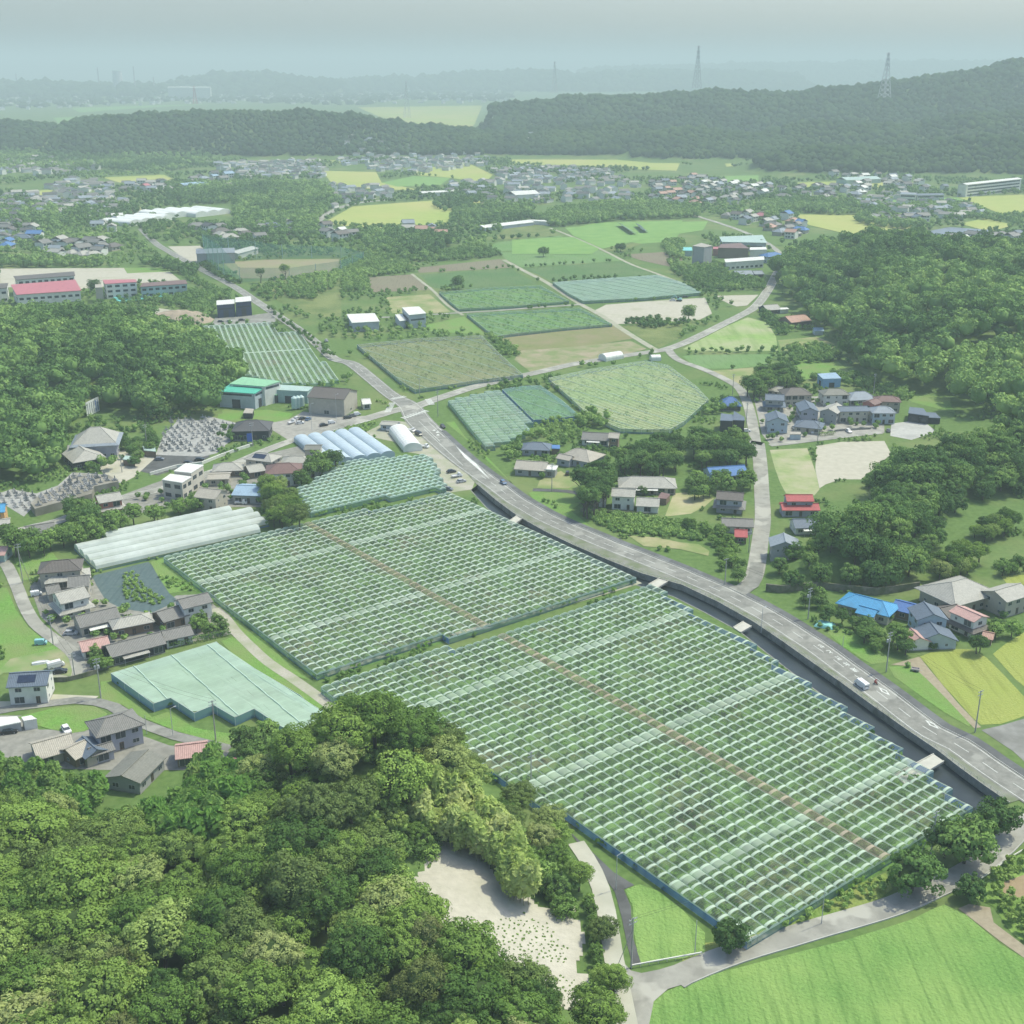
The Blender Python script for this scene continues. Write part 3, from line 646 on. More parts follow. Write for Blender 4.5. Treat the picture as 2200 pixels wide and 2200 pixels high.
fld('yard', 'B1', [(-40, 1600), (260, 1600), (300, 1560), (560, 1570), (520, 1600), (280, 1620), (-40, 1670)], SAND, 'pale forecourt of the white house', cat='yard', z=.06)
fld('yard', 'B1', [(-40, 1680), (120, 1680), (220, 1760), (520, 1760), (820, 1800), (960, 1850), (1300, 1880), (1240, 1990), (640, 1990), (300, 1980), (-40, 1900)], mat('yard_gravel', (.24, .235, .20), .2, .5, .9), 'gravel yards of the houses at the foot of the wooded hill', cat='yard', z=.055)
# bare clearing on the hill foot
patch('bare_clearing', PIT_POLY, field('sandy_clearing', (.42, .40, .32), (.50, .475, .385), (.37, .36, .27), fine=.5, big=.06, thr=(.55, .8), bmp=.25, bsc=.5), 'pale sandy clearing cut into the wooded hill', 'ground', z=.12, drape=.7)
# mid valley
fld('yard', 'B2', [(110, 90), (270, 10), (420, 20), (560, 170), (760, 350), (740, 400), (600, 420), (480, 205), (380, 190), (300, 130)], GRAVEL, 'gravel roadside yard by the white tunnel greenhouse', cat='yard', z=.05)
fld('grass_bank', 'B2', [(590, 20), (640, 15), (700, 100), (800, 190), (900, 290), (1000, 400), (1100, 470), (1060, 420), (1430, 300), (1400, 440), (1300, 520), (1400, 600), (1480, 650), (1350, 600), (1100, 470), (940, 340), (800, 210), (690, 100)], LAWN, 'grass verge on the outer side of the main road', cat='grass', z=.05)
fld('yard', 'D1', [(480, 740), (560, 690), (700, 640), (800, 700), (880, 770), (780, 820), (450, 815)], DRY, 'bare dry yard by the tan bungalow', cat='yard')
fld('dry_field', 'D1', [(1400, 1310), (1700, 1330), (1932, 1380), (2130, 1400), (2240, 1470), (2230, 1520), (1932, 1449), (1560, 1420)], DRY, 'dry tan field between the hedge and the main road')
fld('dry_field', 'D1', [(1870, 870), (2000, 860), (2180, 890), (2290, 920), (2200, 1000), (2050, 1080), (1780, 1110)], field('straw_field', (.36, .33, .19), (.43, .39, .23), (.26, .29, .12), fine=.5, big=.08), 'straw-coloured plot beside the white two-storey house')
fld('grass_plot', 'D2', [(800, 860), (1000, 850), (1170, 840), (1260, 1100), (1290, 1250), (1240, 1310), (960, 1290), (900, 1180), (850, 1040)], field('patchy_grass', (.16, .25, .07), (.26, .33, .12), (.40, .37, .25), fine=.4, big=.06), 'patchy half-bare plot beside the street', cat='field')
fld('bare_field', 'D2', [(1260, 820), (1500, 780), (1932, 770), (2000, 900), (1700, 1150), (1500, 1150), (1350, 1200), (1290, 1240), (1250, 1050)], SAND, 'bare sandy lot under the wooded slope')
fld('yard', 'D2', [(640, 340), (1100, 330), (1900, 330), (1932, 640), (1932, 690), (1600, 720), (800, 800), (720, 700), (690, 560)], mat('yard_pale', (.30, .29, .25), .2, .4, .9), 'pale yards of the cluster of newer houses', cat='yard', z=.05)
fld('yard', 'D2', [(2000, 600), (2300, 560), (2450, 680), (2200, 760), (1990, 720)], CONC, 'pale concrete yard by the flat-roofed house', cat='yard', z=.052)
fld('yard', 'D4', [(880, 600), (1100, 560), (1250, 480), (1640, 530), (1932, 520), (1700, 620), (1300, 740), (1100, 760), (940, 660)], mat('yard_pale', (.30, .29, .25), .2, .4, .9), 'pale parking yard in front of the factory sheds', cat='yard', z=.05)
fld('grass_plot', 'D4', [(420, 440), (650, 480), (900, 460), (1150, 500), (1100, 560), (880, 600), (620, 570), (400, 560)], LAWN, 'green lawn in front of the green-roofed factory', cat='grass')
fld('yard', 'E5', [(320, 1440), (500, 1260), (800, 1240), (1170, 1260), (1240, 1290), (1100, 1370), (700, 1490), (500, 1560), (240, 1490)], ASPH_D, 'dark asphalt car park below the cemetery', cat='car park')
fld('graveyard_ground', 'A3', [(880, 1390), (920, 1290), (1010, 1190), (1180, 1170), (1340, 1210), (1370, 1270), (1280, 1330), (1230, 1380), (1150, 1400)], mat('grave_gravel', (.33, .33, .30), .2, .7, .9), 'grey gravel ground of the crowded hillside cemetery', cat='cemetery')
fld('graveyard_ground', 'E4', [(-20, 1290), (160, 1230), (500, 1290), (800, 1180), (1000, 1000), (1250, 1010), (1640, 1050), (1720, 1130), (1250, 1300), (700, 1430), (450, 1490), (330, 1610), (150, 1500), (-20, 1400)], mat('grave_gravel', (.33, .33, .30), .2, .7, .9), 'pale gravel ground of the cemetery below the temple', cat='cemetery')
fld('yard', 'B1', [(640, 200), (760, 150), (880, 180), (870, 230), (760, 330), (700, 360), (600, 330), (560, 280)], SAND, 'pale temple forecourt', cat='yard')
fld('yard', 'B1', [(560, 480), (940, 340), (1200, 290), (1500, 200), (1750, 140), (1830, 200), (1650, 380), (1480, 500), (1180, 500), (960, 490), (700, 560)], mat('yard_gravel', (.24, .235, .20), .2, .5, .9), 'grey yards of the houses below the cemetery road', cat='yard', z=.05)
fld('mulched_field', 'B1', [(520, 890), (840, 810), (900, 870), (960, 990), (1010, 1030), (880, 1090), (850, 1100), (690, 1075), (600, 1030), (550, 950)], field('mulch_sheet', (.075, .115, .115), (.11, .15, .145), (.085, .14, .07), fine=.6, big=.12, streak=1.2, rot=R(-60), thr=(.62, .72)), 'dark plot under slate-blue mulch sheets between the houses')
for t, pts, m, lab in (
    ('A4', [(430, 330), (900, 282), (960, 330), (440, 360)], SOIL, 'brown ploughed field beyond the tracks'),
    ('A4', [(145, 385), (400, 368), (500, 455), (180, 470)], SOIL, 'brown ploughed field by the scrub'),
    ('A4', [(245, 498), (500, 480), (620, 580), (480, 590), (290, 588)], DRY, 'tan bare field behind the warehouses'),
    ('A4', [(440, 370), (960, 335), (1110, 420), (700, 450), (530, 445)], VEG_D, 'dark green field between two farm tracks'),
    ('A4', [(830, 215), (890, 185), (1240, 148), (1370, 203), (890, 240)], VEG, 'green vegetable field, topmost of the four in the terrace'),
    ('A4', [(900, 245), (1385, 205), (1480, 240), (1600, 290), (1020, 328), (930, 280)], VEG, 'green vegetable field with a lone tree'),
    ('A4', [(1040, 335), (1610, 292), (1770, 365), (1200, 408)], VEG_D, 'green vegetable field above the pale netted orchard'),
    ('A4', [(1270, 115), (1450, 75), (1932, 62), (1932, 120), (1880, 180), (1700, 195), (1520, 165)], PADDY_G, 'bright green field with the solar panels'),
    ('A4', [(830, 175), (960, 100), (1120, 75), (1220, 130), (1000, 165)], SCRUB, 'reedy scrub mound at the top of the fields'),
    ('A4', [(1600, 255), (1850, 240), (1932, 270), (1932, 340), (1700, 290)], SOIL, 'brown plot beside the long farm track'),
    ('A4', [(1340, 150), (1520, 165), (1700, 195), (1600, 235), (1480, 235)], SCRUB, 'weedy strip beside the solar field'),
    ('A4', [(1430, 575), (1500, 540), (1750, 520), (2060, 500), (2100, 590), (2030, 625), (1800, 640), (1560, 650)], SAND, 'bare pale lot with parked machines'),
    ('D6', [(640, 850), (1110, 838), (990, 950), (880, 960), (800, 930)], SAND, 'small bare lot inside the road curve'),
    ('A4', [(850, 720), (1540, 655), (1660, 730), (1430, 770), (1230, 790), (1040, 800), (980, 800)], field('olive_scrub', (.14, .17, .06), (.20, .23, .08), (.24, .21, .12), fine=.5, big=.05), 'olive weedy field below the flat netted crop'),
    ('A4', [(1020, 800), (1240, 785), (1500, 760), (1640, 745), (1730, 790), (1580, 830), (1160, 910), (1070, 920), (980, 850)], field('brown_plots', (.28, .24, .16), (.35, .30, .20), (.17, .22, .08), fine=.5, big=.1), 'patchwork of brown garden plots beside the side road'),
    ('A4', [(480, 655), (700, 605), (800, 690), (830, 710), (500, 690)], LAWN, 'green meadow beside the warehouses'),
    ('A4', [(1590, 660), (1800, 640), (1932, 640), (1932, 720), (1800, 785), (1720, 740)], SCRUB, 'weedy green plot in the fork of the side road'),
    ('A5', [(0, 790), (250, 660), (370, 610), (480, 640), (530, 720), (540, 800), (100, 800)], field('mown_hay', (.19, .30, .08), (.26, .38, .12), (.34, .36, .20), fine=.3, big=.04, streak=.25, rot=R(10)), 'green hayfield inside the curve of the side road'),
    ('A5', [(0, 830), (60, 822), (530, 818), (470, 880), (300, 900), (130, 900), (40, 865)], VEG, 'dark green field below the hayfield'),
    ('A5', [(150, 915), (320, 900), (460, 890), (460, 960), (340, 1010), (280, 990)], DRY, 'dry grassy plot by the small street'),
    ('A5', [(620, 850), (880, 860), (960, 930), (700, 960), (640, 920)], LAWN, 'sunlit clearing under the wooded slope'),
    ('A5', [(1220, 1030), (1400, 1000), (1530, 1010), (1540, 1150), (1300, 1090)], LAWN, 'bright green clearing beneath the hill trees'),
    ('A5', [(540, 740), (760, 720), (860, 760), (850, 790), (560, 800)], DRY, 'dry plot at the foot of the hill'),
    ('A3', [(0, 335), (940, 330), (970, 360), (1020, 400), (780, 418), (460, 450), (0, 440)], SAND, 'pale sandy school ground'),
    ('A3', [(700, 330), (950, 332), (960, 352), (720, 362)], LAWN, 'grass edge of the school ground'),
    ('A3', [(1260, 300), (1500, 285), (1932, 280), (2000, 310), (1932, 350), (1650, 390), (1370, 390)], field('ball_field', (.20, .22, .10), (.26, .27, .13), (.28, .24, .16), fine=.3, big=.03), 'worn grass ball field behind the tall green nets'),
    ('A3', [(950, 210), (1150, 205), (1150, 300), (1080, 305)], SAND, 'pale lot near the ball field'),
    ('A3', [(700, 570), (900, 560), (1060, 580), (1100, 640), (1060, 660), (800, 665)], SAND, 'bare earth yard around the soil heap'),
    ('A3', [(1000, 670), (1140, 665), (1150, 760), (1060, 720)], LAWN, 'green plot beside the striped orchard'),
    ('A3', [(1220, 610), (1420, 600), (1560, 580), (1560, 650), (1200, 655)], ASPH, 'grey forecourt of the two dark sheds'),
    ('A3', [(1430, 440), (1700, 400), (1932, 380), (1932, 620), (1850, 615), (1650, 560)], SCRUB, 'weedy green land beside the main road'),
    ('A1', [(1215, 845), (1330, 780), (1700, 752), (1830, 760), (1700, 800), (1690, 850), (1500, 862), (1380, 860)], PADDY, 'yellow-green paddies rounded by the pale road'),
    ('A1', [(1215, 645), (1420, 650), (1440, 690), (1600, 720), (1400, 715), (1250, 690)], PADDY, 'yellow paddies beyond the woods'),
    ('A1', [(1440, 690), (1560, 665), (1700, 672), (1660, 700), (1500, 705)], PADDY_G, 'vivid green field among the yellow paddies'),
    ('A1', [(1600, 630), (1780, 622), (1860, 660), (1830, 690), (1700, 672), (1560, 660)], PADDY, 'paddies in front of the distant village'),
    ('A1', [(940, 575), (1120, 568), (1300, 600), (1340, 620), (1200, 610), (950, 605)], PADDY, 'small paddies below the far wooded hill'),
    ('A1', [(80, 725), (250, 712), (260, 750), (180, 760)], PADDY, 'green paddy among the western woods'),
    ('A1', [(385, 670), (620, 660), (660, 680), (470, 695)], PADDY, 'green paddy before the western village'),
    ('A1', [(470, 790), (560, 780), (530, 820), (480, 820)], DRY, 'dry plot by the white greenhouses'),
    ('A1', [(540, 570), (760, 560), (760, 590), (560, 600)], PADDY_G, 'green field under the distant hill'),
    ('A1', [(1350, 405), (1820, 398), (1790, 470), (1770, 488), (1550, 470), (1430, 440)], PADDY, 'broad pale green plain in the gap of the hills'),
    ('A1', [(270, 408), (560, 398), (820, 392), (560, 406), (300, 425)], PADDY_G, 'pale green strip behind the far hill'),
    ('A1', [(200, 445), (300, 440), (290, 462), (220, 465)], PADDY_G, 'pale green patch between the far hills'),
    ('A2', [(0, 588), (360, 592), (640, 605), (620, 645), (480, 640), (270, 625), (0, 622)], PADDY, 'long yellow paddy under the far hills'),
    ('A2', [(790, 595), (880, 590), (880, 625), (810, 630)], PADDY, 'small yellow paddy in the hill gap'),
    ('A2', [(800, 665), (930, 662), (930, 690), (810, 690)], PADDY_G, 'green field within the eastern village'),
    ('A2', [(1060, 690), (1300, 682), (1560, 690), (1500, 705), (1080, 715)], PADDY, 'paddy strip before the white apartment block'),
    ('A2', [(1680, 745), (1932, 735), (1960, 800), (1850, 810), (1760, 775)], PADDY, 'bright yellow paddy at the eastern edge'),
    ('A2', [(1420, 750), (1680, 745), (1760, 780), (1600, 810), (1440, 790)], PADDY_G, 'green fields east of the village'),
    ('A2', [(1070, 810), (1330, 812), (1560, 860), (1480, 885), (1300, 892), (1120, 850)], PADDY, 'yellow-green paddies behind the near eastern hill'),
    ('A2', [(1690, 845), (1780, 825), (1900, 850), (1800, 875)], PADDY, 'ochre paddy by the solar farm'),
    ('A2', [(1560, 875), (1650, 858), (1800, 868), (1790, 888), (1600, 890)], mat('solar_glass', (.16, .19, .22), .1, .1, .4), 'bluish-grey solar farm in the eastern fields'),
    ('A2', [(200, 860), (420, 845), (740, 835), (720, 870), (520, 900), (340, 940), (230, 890)], PADDY_G, 'green field beyond the farm tracks'),
    ('A2', [(0, 905), (230, 895), (330, 940), (300, 960), (0, 960)], PADDY_G, 'pale green terrace field at the top of the slope'),
):
    far = t in ('A1', 'A2')
    patch('field', PL(t, pts), m, lab, 'field', z=.30 + .01*random.random() if far else None)
# ============================================================ net houses and orchard shelters
MINT = (.72, .83, .70); WHITE_F = (.76, .82, .76); BLUE_N = (.10, .22, .42)
FRAME_M = mat('shelter_steel', (.50, .55, .52), .1, 2, .5, .4)
SIDE_TEAL = net('side_net_teal', (.22, .36, .29), .6)
SIDE_BLUE = net('side_net_blue', (.09, .20, .40), .85)
SIDE_PALE = net('side_net_pale', (.30, .48, .50), .62)
ORCH_LEAF = leafmat('orchard_leaf', [(.03, .07, .02), (.07, .15, .035), (.12, .24, .05), (.17, .30, .07), (.18, .24, .09)], attr=True, trans=.25)
UNDER = field('orchard_grass', (.055, .115, .035), (.14, .26, .06), (.13, .13, .06), fine=.28, big=.06, thr=(.52, .7))
UNDER_D = field('orchard_dry', (.20, .22, .10), (.28, .28, .15), (.13, .21, .06), fine=.45, big=.03)

def clip(poly, o, a, b, t):
    """where the line o + t*b + s*a runs inside the polygon: (s0, s1) or None"""
    hits = []; n = len(poly)
    for i in range(n):
        p, q = poly[i], poly[(i + 1) % n]
        tp = (p[0] - o[0])*b[0] + (p[1] - o[1])*b[1] - t; tq = (q[0] - o[0])*b[0] + (q[1] - o[1])*b[1] - t
        if (tp > 0) != (tq > 0):
            k = tp/(tp - tq); x = p[0] + (q[0] - p[0])*k; y = p[1] + (q[1] - p[1])*k
            hits.append((x - o[0])*a[0] + (y - o[1])*a[1])
    return (min(hits), max(hits)) if len(hits) > 1 else None
POSTS = {}
def post_mesh(h):
    k = round(h, 2)
    if k not in POSTS:
        mb = MB(); mb.tube((0, 0, 0), (0, 0, h), .06, n=5); me = bpy.data.meshes.new('post'); me.from_pydata(mb.v, [], mb.f); me.materials.append(FRAME_M); POSTS[k] = me
    return POSTS[k]
def foliage_mat_pts(pts, n, z0, z1, rng):
    xs = [p[0] for p in pts]; ys = [p[1] for p in pts]; out = []
    while len(out) < n:
        x = rng.uniform(min(xs), max(xs), 4*n); y = rng.uniform(min(ys), max(ys), 4*n)
        k = inpoly(x, y, pts); out += list(zip(x[k], y[k]))
    out = np.array(out[:n]); return np.column_stack([out, rng.uniform(z0, z1, n)])
def shelter(label, poly, adir, bay, roofm, z0=1.85, rise=.68, under=UNDER, trees=.0, side=SIDE_TEAL, sideh=None, skirt=None, aisles=(), aisle_m=None, group=None, shell='roof_bay', step=1.0, arc=7, tree_h=1.7, grid=3.6, cat='orchard shelter', name='orchard_shelter', blue_edge=None, brown=(), fill=1.0):
    """multi-bay hooped shelter standing on the ground: one thing > bays, side nets, posts"""
    a = Vector((math.cos(adir), math.sin(adir), 0)); b = Vector((-a.y, a.x, 0))
    O = Vector((poly[0][0], poly[0][1], 0)); root = thing(name, label, cat, O, 0, group)
    ts = [(p[0] - O.x)*b.x + (p[1] - O.y)*b.y for p in poly]; t = min(ts) + bay/2; idx = 0; bays = []
    while t < max(ts):
        c = clip(poly, O, a, b, t)
        if c and c[1] - c[0] > 3 and idx not in aisles:
            s0, s1 = c; s0 = round(s0/grid)*grid; s1 = round(s1/grid)*grid; n = max(2, int((s1 - s0)/step)); mb = MB()
            prof = [(-fill*bay/2*math.cos(math.pi*k/arc), z0 + rise*math.sin(math.pi*k/arc)**.8 if 0 < k < arc else z0, k/arc) for k in range(arc + 1)]
            V = []; 
            for i in range(n + 1):
                s = s0 + (s1 - s0)*i/n; sag = .04*math.sin(s*1.7 + idx)
                V.append([a*s + b*(t + w) + Vector((0, 0, z + (sag if 0 < k < 1 else 0))) for w, z, k in prof])
            for i in range(n):
                u0, u1 = s0 + (s1 - s0)*i/n, s0 + (s1 - s0)*(i + 1)/n
                for k in range(arc):
                    mb.face([V[i][k], V[i + 1][k], V[i + 1][k + 1], V[i][k + 1]], 0, [(u0 + .001, prof[k][2]), (u1 + .001, prof[k][2]), (u1 + .001, prof[k + 1][2]), (u0 + .001, prof[k + 1][2])])
            for i in (0, n):           # the arched ends
                mb.face(V[i] if i else V[i][::-1], 1, [(.5, .5)]*len(V[i]))
            rm = brown[1] if brown and idx in brown[0] else roofm
            mb.build(shell, [rm, WEND], root); bays.append((t, s0, s1))
        idx += 1; t += bay
    # posts
    for j, (t, s0, s1) in enumerate(bays):
        if j % 2 == 0:
            for s in (s0 + .1, s1 - .1): link('post', post_mesh(z0 + .05), root, a*s + b*(t - bay/2))
    # side nets follow the stepped outline
    h = sideh or z0; mbs, mbk = MB(), MB()
    def wall(p, q, bl=False):
        d = (q - p).length; up = Vector((0, 0, 1))
        (mbk if bl else mbs).face([p + up*.05, q + up*.05, q + up*h, p + up*h], 0, [(.5, .5)]*4)
        if skirt and not bl: mbk.face([p + up*.02 + (p - q).cross(up).normalized()*.05, q + up*.02 + (p - q).cross(up).normalized()*.05, q + up*.5 + (p - q).cross(up).normalized()*.05, p + up*.5 + (p - q).cross(up).normalized()*.05], 0, [(.5, .5)]*4)
    if bays and side:
        for j, (t, s0, s1) in enumerate(bays):
            l, r = b*(t - bay/2), b*(t + bay/2)
            wall(a*s1 + l, a*s1 + r); wall(a*s0 + l, a*s0 + r)
            pv = bays[j - 1] if j else None
            if pv is None: wall(a*s0 + l, a*s1 + l)
            elif pv[0] > t - bay*1.5:
                if abs(pv[1] - s0) > .5: wall(a*pv[1] + l, a*s0 + l, blue_edge)
                if abs(pv[2] - s1) > .5: wall(a*s1 + l, a*pv[2] + l, blue_edge)
            nx = bays[j + 1] if j + 1 < len(bays) else None
            if nx is None: wall(a*s0 + r, a*s1 + r)
        mbs.build('side_net', side, root)
        if mbk.f: mbk.build('net_skirt', SIDE_BLUE, root)
    if under: patch('orchard_floor', poly, under, None, z=.035 + random.random()*.01)
    if trees:
        fol(poly, trees, tree_h, label)
    return root, a, b, O, bays
WEND = net('end_film', (.62, .76, .68), .80)
def fol(poly, dens, h, label, mats=None, size=.42, per=10, name='orchard_foliage', cat='orchard trees', lab=None, zb=0):
    xs = [p[0] for p in poly]; ys = [p[1] for p in poly]; rng = RNG
    A = abs(sum(poly[i][0]*poly[(i + 1) % len(poly)][1] - poly[(i + 1) % len(poly)][0]*poly[i][1] for i in range(len(poly))))/2
    C = foliage_mat_pts(poly, int(A*dens), h*.55, h*.8, rng); n = len(C)
    tt = np.clip(fbm(C[:, 0]/5, C[:, 1]/5, 21)*1.1 - .05 + rng.normal(0, .12, n), 0, 1)
    D = rng.normal(0, 1, (n*per, 3)); D /= np.linalg.norm(D, axis=1)[:, None]; D[:, 2] = np.abs(D[:, 2])*.9
    Cq = np.repeat(C, per, 0) + D*np.array([.95, .95, .55])*np.repeat(rng.uniform(.6, 1.15, n), per)[:, None]
    Cq[:, 2] += zb
    V, F = quads_from(Cq, D + np.array([0, 0, .5]), size, rng, .4)
    o = link(name, np_mesh(name, V, F, [mats or ORCH_LEAF], np.repeat(np.repeat(tt, per), 4)))
    return tag(o, lab or 'rows of green fruit trees under the ' + label, cat, kind='stuff')

ADIR = R(-52.6)
F_BIG = film('film_big_orchard', MINT, 3.4, .78, .18, .07, .34, .55, heavy=52)
F_FRONT = film('film_front_orchard', (.70, .83, .68), 3.4, .74, .17, .06, .34, .55, heavy=47)
F_THIN = film('film_thin', (.56, .50, .38), 3.4, .7, .18, .32, .2, .6)
F_BROWN = film('film_brown', (.60, .52, .40), 3.4, .9, .26, .24, .34, .55)
# the two large orchards beside the canal
O1 = PL('F', [(315, 1050), (845, 928), (1203, 1093), (598, 1272)], 2.1)
shelter('large netted orchard between the canal and the tiled houses', O1, ADIR, 3.0, F_BIG, trees=.17, skirt=1, brown=((18,), F_THIN), blue_edge=True)
O2 = PL('F', [(605, 1297), (1238, 1106), (1300, 1150), (1400, 1205), (1440, 1232), (1555, 1310), (1660, 1385), (1745, 1450), (1832, 1530), (1770, 1575), (1672, 1628), (1545, 1692), (1408, 1768), (1180, 1608), (1045, 1528), (800, 1392)], 2.1)
shelter('largest netted orchard, stretching from the lane to the canal bridges', O2, ADIR, 3.0, F_FRONT, trees=.17, skirt=1, brown=((19,), F_BROWN), blue_edge=True)
# orchard above the first one, by the road yard
O3 = PL('F', [(556, 922), (633, 885), (664, 868), (806, 858), (842, 918), (700, 942), (588, 968)], 2.1)
shelter('small netted orchard with scalloped hoops beside the roadside yard', O3, ADIR, 3.0, film('film_small', (.64, .82, .72), 3.6, 1.2, .24, .18, .3, .6), trees=.08, skirt=1)
# white covered tunnels
W1 = PL('B1', [(412, 708), (560, 668), (720, 618), (960, 552), (1190, 508), (1440, 518), (1500, 572), (1420, 640), (980, 730), (540, 838)], 2.0)
d = P('B1', 1420, 640, 2) - P('B1', 540, 838, 2)
shelter('row of long white plastic tunnels beside the dark mulched plot', W1, math.atan2(d.y, d.x), 6.2, film('film_white', WHITE_F, 1.6, .5, .05, .84, .0, 1), z0=.9, rise=2.2, fill=.86, under=UNDER_D, side=SIDE_TEAL, skirt=1, grid=6, name='plastic_tunnel_row', cat='plastic tunnels', step=1.4)
# striped orchard by the main road north of the factory
G1 = PL('A3', [(1150, 660), (1525, 640), (1565, 695), (1690, 692), (1800, 830), (1925, 965), (1830, 985), (1600, 985), (1380, 935), (1260, 790)], 2.2)
d = P('D4', 1075, 190, 2.2) - P('D4', 975, 0, 2.2)
shelter('striped netted orchard below the two dark sheds', G1, math.atan2(d.y, d.x), 3.4, film('film_striped', (.74, .86, .76), 90, 1.6, .40, .12, .05, 1.2), under=UNDER, trees=.04, grid=5, step=2)
# gridded orchard east of the crossing
G2 = PL('A4', [(618, 1085), (760, 1055), (905, 1020), (1080, 1190), (1055, 1255), (930, 1320), (815, 1338), (700, 1200)], 2.2)
d = P('A4', 1080, 1190, 2.2) - P('A4', 905, 1020, 2.2)
shelter('netted orchard with a white grid roof beside the crossing', G2, math.atan2(d.y, d.x), 4.4, film('film_grid', (.60, .78, .68), 4.5, .5, .14, .34, .0, 1), z0=2.2, rise=.5, trees=.05, skirt=1, step=1.5, grid=4.5)
SEAM = mat('net_seam', (.46, .60, .50), .1, 1, .8)
def flat_net(label, poly, roofm, h=2.3, under=UNDER, trees=.05, side=SIDE_TEAL, per=4.0, adir=ADIR, wires=True, group=None, tree_h=2.0, name='net_house', cat='net house', skirt=False, seam=11.0):
    """flat roof net on a grid of posts and wires: thing > roof_net, side_net, post"""
    O = Vector((poly[0][0], poly[0][1], 0)); root = thing(name, label, cat, O, 0, group); up = Vector((0, 0, 1))
    a = Vector((math.cos(adir), math.sin(adir), 0)); b = Vector((-a.y, a.x, 0)); P3 = [Vector((p[0], p[1], 0)) - O for p in poly]
    mb = MB(); ts = [p.dot(b) for p in P3]; t = min(ts); st = 1.5
    while t < max(ts):                 # strips that sag a little between the wires
        c0 = clip([(p.x, p.y) for p in P3], (0, 0), a, b, t + .01); c1 = clip([(p.x, p.y) for p in P3], (0, 0), a, b, min(t + st, max(ts)) - .01)
        if c0 and c1:
            n = max(1, int((c0[1] - c0[0])/4))
            for i in range(n):
                u0, u1, v0, v1 = [c[0] + (c[1] - c[0])*k/n for c in (c0, c1) for k in (i, i + 1)]
                g = lambda s, q: a*s + b*q + up*(h + .10*math.sin(s*.8)*math.sin(q*1.05 + .4))
                mb.face([g(u0, t), g(u1, t), g(v1, t + st), g(v0, t + st)], 0, [(u0 + .001, .5), (u1 + .001, .5), (v1 + .001, .5), (v0 + .001, .5)])
        t += st
    mb.build('roof_net', roofm, root, smooth=True)
    t = min(ts) + seam*.6
    while t < max(ts):                 # lapped seams where two widths of net meet
        c0 = clip([(p.x, p.y) for p in P3], (0, 0), b, a, t) if seam < 0 else clip([(p.x, p.y) for p in P3], (0, 0), a, b, t)
        if c0:
            mb = MB(); n = max(1, int((c0[1] - c0[0])/6))
            for i in range(n):
                q = [a*(c0[0] + (c0[1] - c0[0])*k/n) + b*(t + .12*math.sin(i*2.1 + k*2.1)) + up*(h + .13) for k in (i, i + 1)]; mb.tube(q[0], q[1], .13, n=4, cap=False)
            mb.build('seam', SEAM, root)
        t += seam
    mb, mk, mp = MB(), MB(), MB(); n = len(P3)
    for i in range(n):
        p, q = P3[i], P3[(i + 1) % n]; mb.face([p + up*.05, q + up*.05, q + up*h, p + up*h], 0, [(.5, .5)]*4)
        out = (q - p).cross(up).normalized()*.06
        if skirt: mk.face([p + up*.03 + out, q + up*.03 + out, q + up*.9 + out, p + up*.9 + out], 0, [(.5, .5)]*4)
        for k in range(int((q - p).length/max(per, 8)) + 1): link('post', post_mesh(h + .1), root, p + (q - p).normalized()*k*max(per, 8))
        mp.tube(p + up*h, q + up*h, .06, n=4, cap=False)
    mb.build('side_net', side, root); mp.build('top_wire', FRAME_M, root)
    if skirt: mk.build('net_skirt', SIDE_BLUE, root)
    if under: patch('orchard_floor', poly, under, None, z=.035 + random.random()*.01)
    if trees: fol(poly, trees, tree_h, label)
    return root
PALE_G = (.46, .66, .52)
def roofn(name, col, op, per=1.5, band=.12): return film(name, col, per, band, 0, op)
flat_net('stepped pale green net house with blue side nets', PL('B1', [(628, 1440), (1225, 1262), (1300, 1330), (1700, 1565), (1735, 1600), (1892, 1690), (1660, 1770), (1590, 1740), (1440, 1640), (1330, 1690), (1210, 1620), (1100, 1665), (970, 1578), (868, 1612)], 2.6), roofn('net_roof_pale', (.60, .78, .62), .74, 2.4, .35), h=2.6, side=net('side_net_sky', (.24, .42, .52), .7), skirt=True, trees=.02, tree_h=1.4)
flat_net('green netted orchard with blue edges beside the white-grid one', PL('A4', [(912, 1018), (1010, 1000), (1128, 995), (1250, 1080), (1352, 1168), (1240, 1180), (1090, 1192)], 2.3), roofn('net_roof_mid', (.34, .56, .38), .40), side=SIDE_BLUE)
flat_net('wide olive netted orchard in the bend above the farmhouses', PL('A4', [(1172, 955), (1400, 905), (1720, 855), (1850, 880), (2010, 1000), (2080, 1075), (1940, 1200), (1860, 1245), (1700, 1245), (1580, 1240), (1400, 1160), (1280, 1050)], 2.3), film('net_roof_olive', (.56, .68, .42), 2.2, .7, 0, .28), side=SIDE_TEAL, skirt=True, under=field('orchard_olive', (.13, .23, .06), (.22, .31, .10), (.30, .29, .15), fine=.5, big=.02, thr=(.45, .65)), trees=.05)
flat_net('olive-brown netted orchard between the main road and the garden plots', PL('A4', [(90, 765), (430, 730), (795, 712), (900, 820), (1030, 935), (780, 965), (420, 1020), (330, 965)], 2.3), film('net_roof_straw', (.42, .46, .28), 2.6, .6, 0, .30), skirt=True, under=UNDER_D, trees=.05)
flat_net('pale teal netted orchard above the bare lot', PL('A4', [(1198, 412), (1500, 388), (1790, 370), (1932, 412), (2040, 470), (1720, 500), (1370, 518), (1280, 470)], 2.3), film('net_roof_teal', (.50, .68, .58), 2.4, .7, 0, .46), skirt=True, trees=.03)
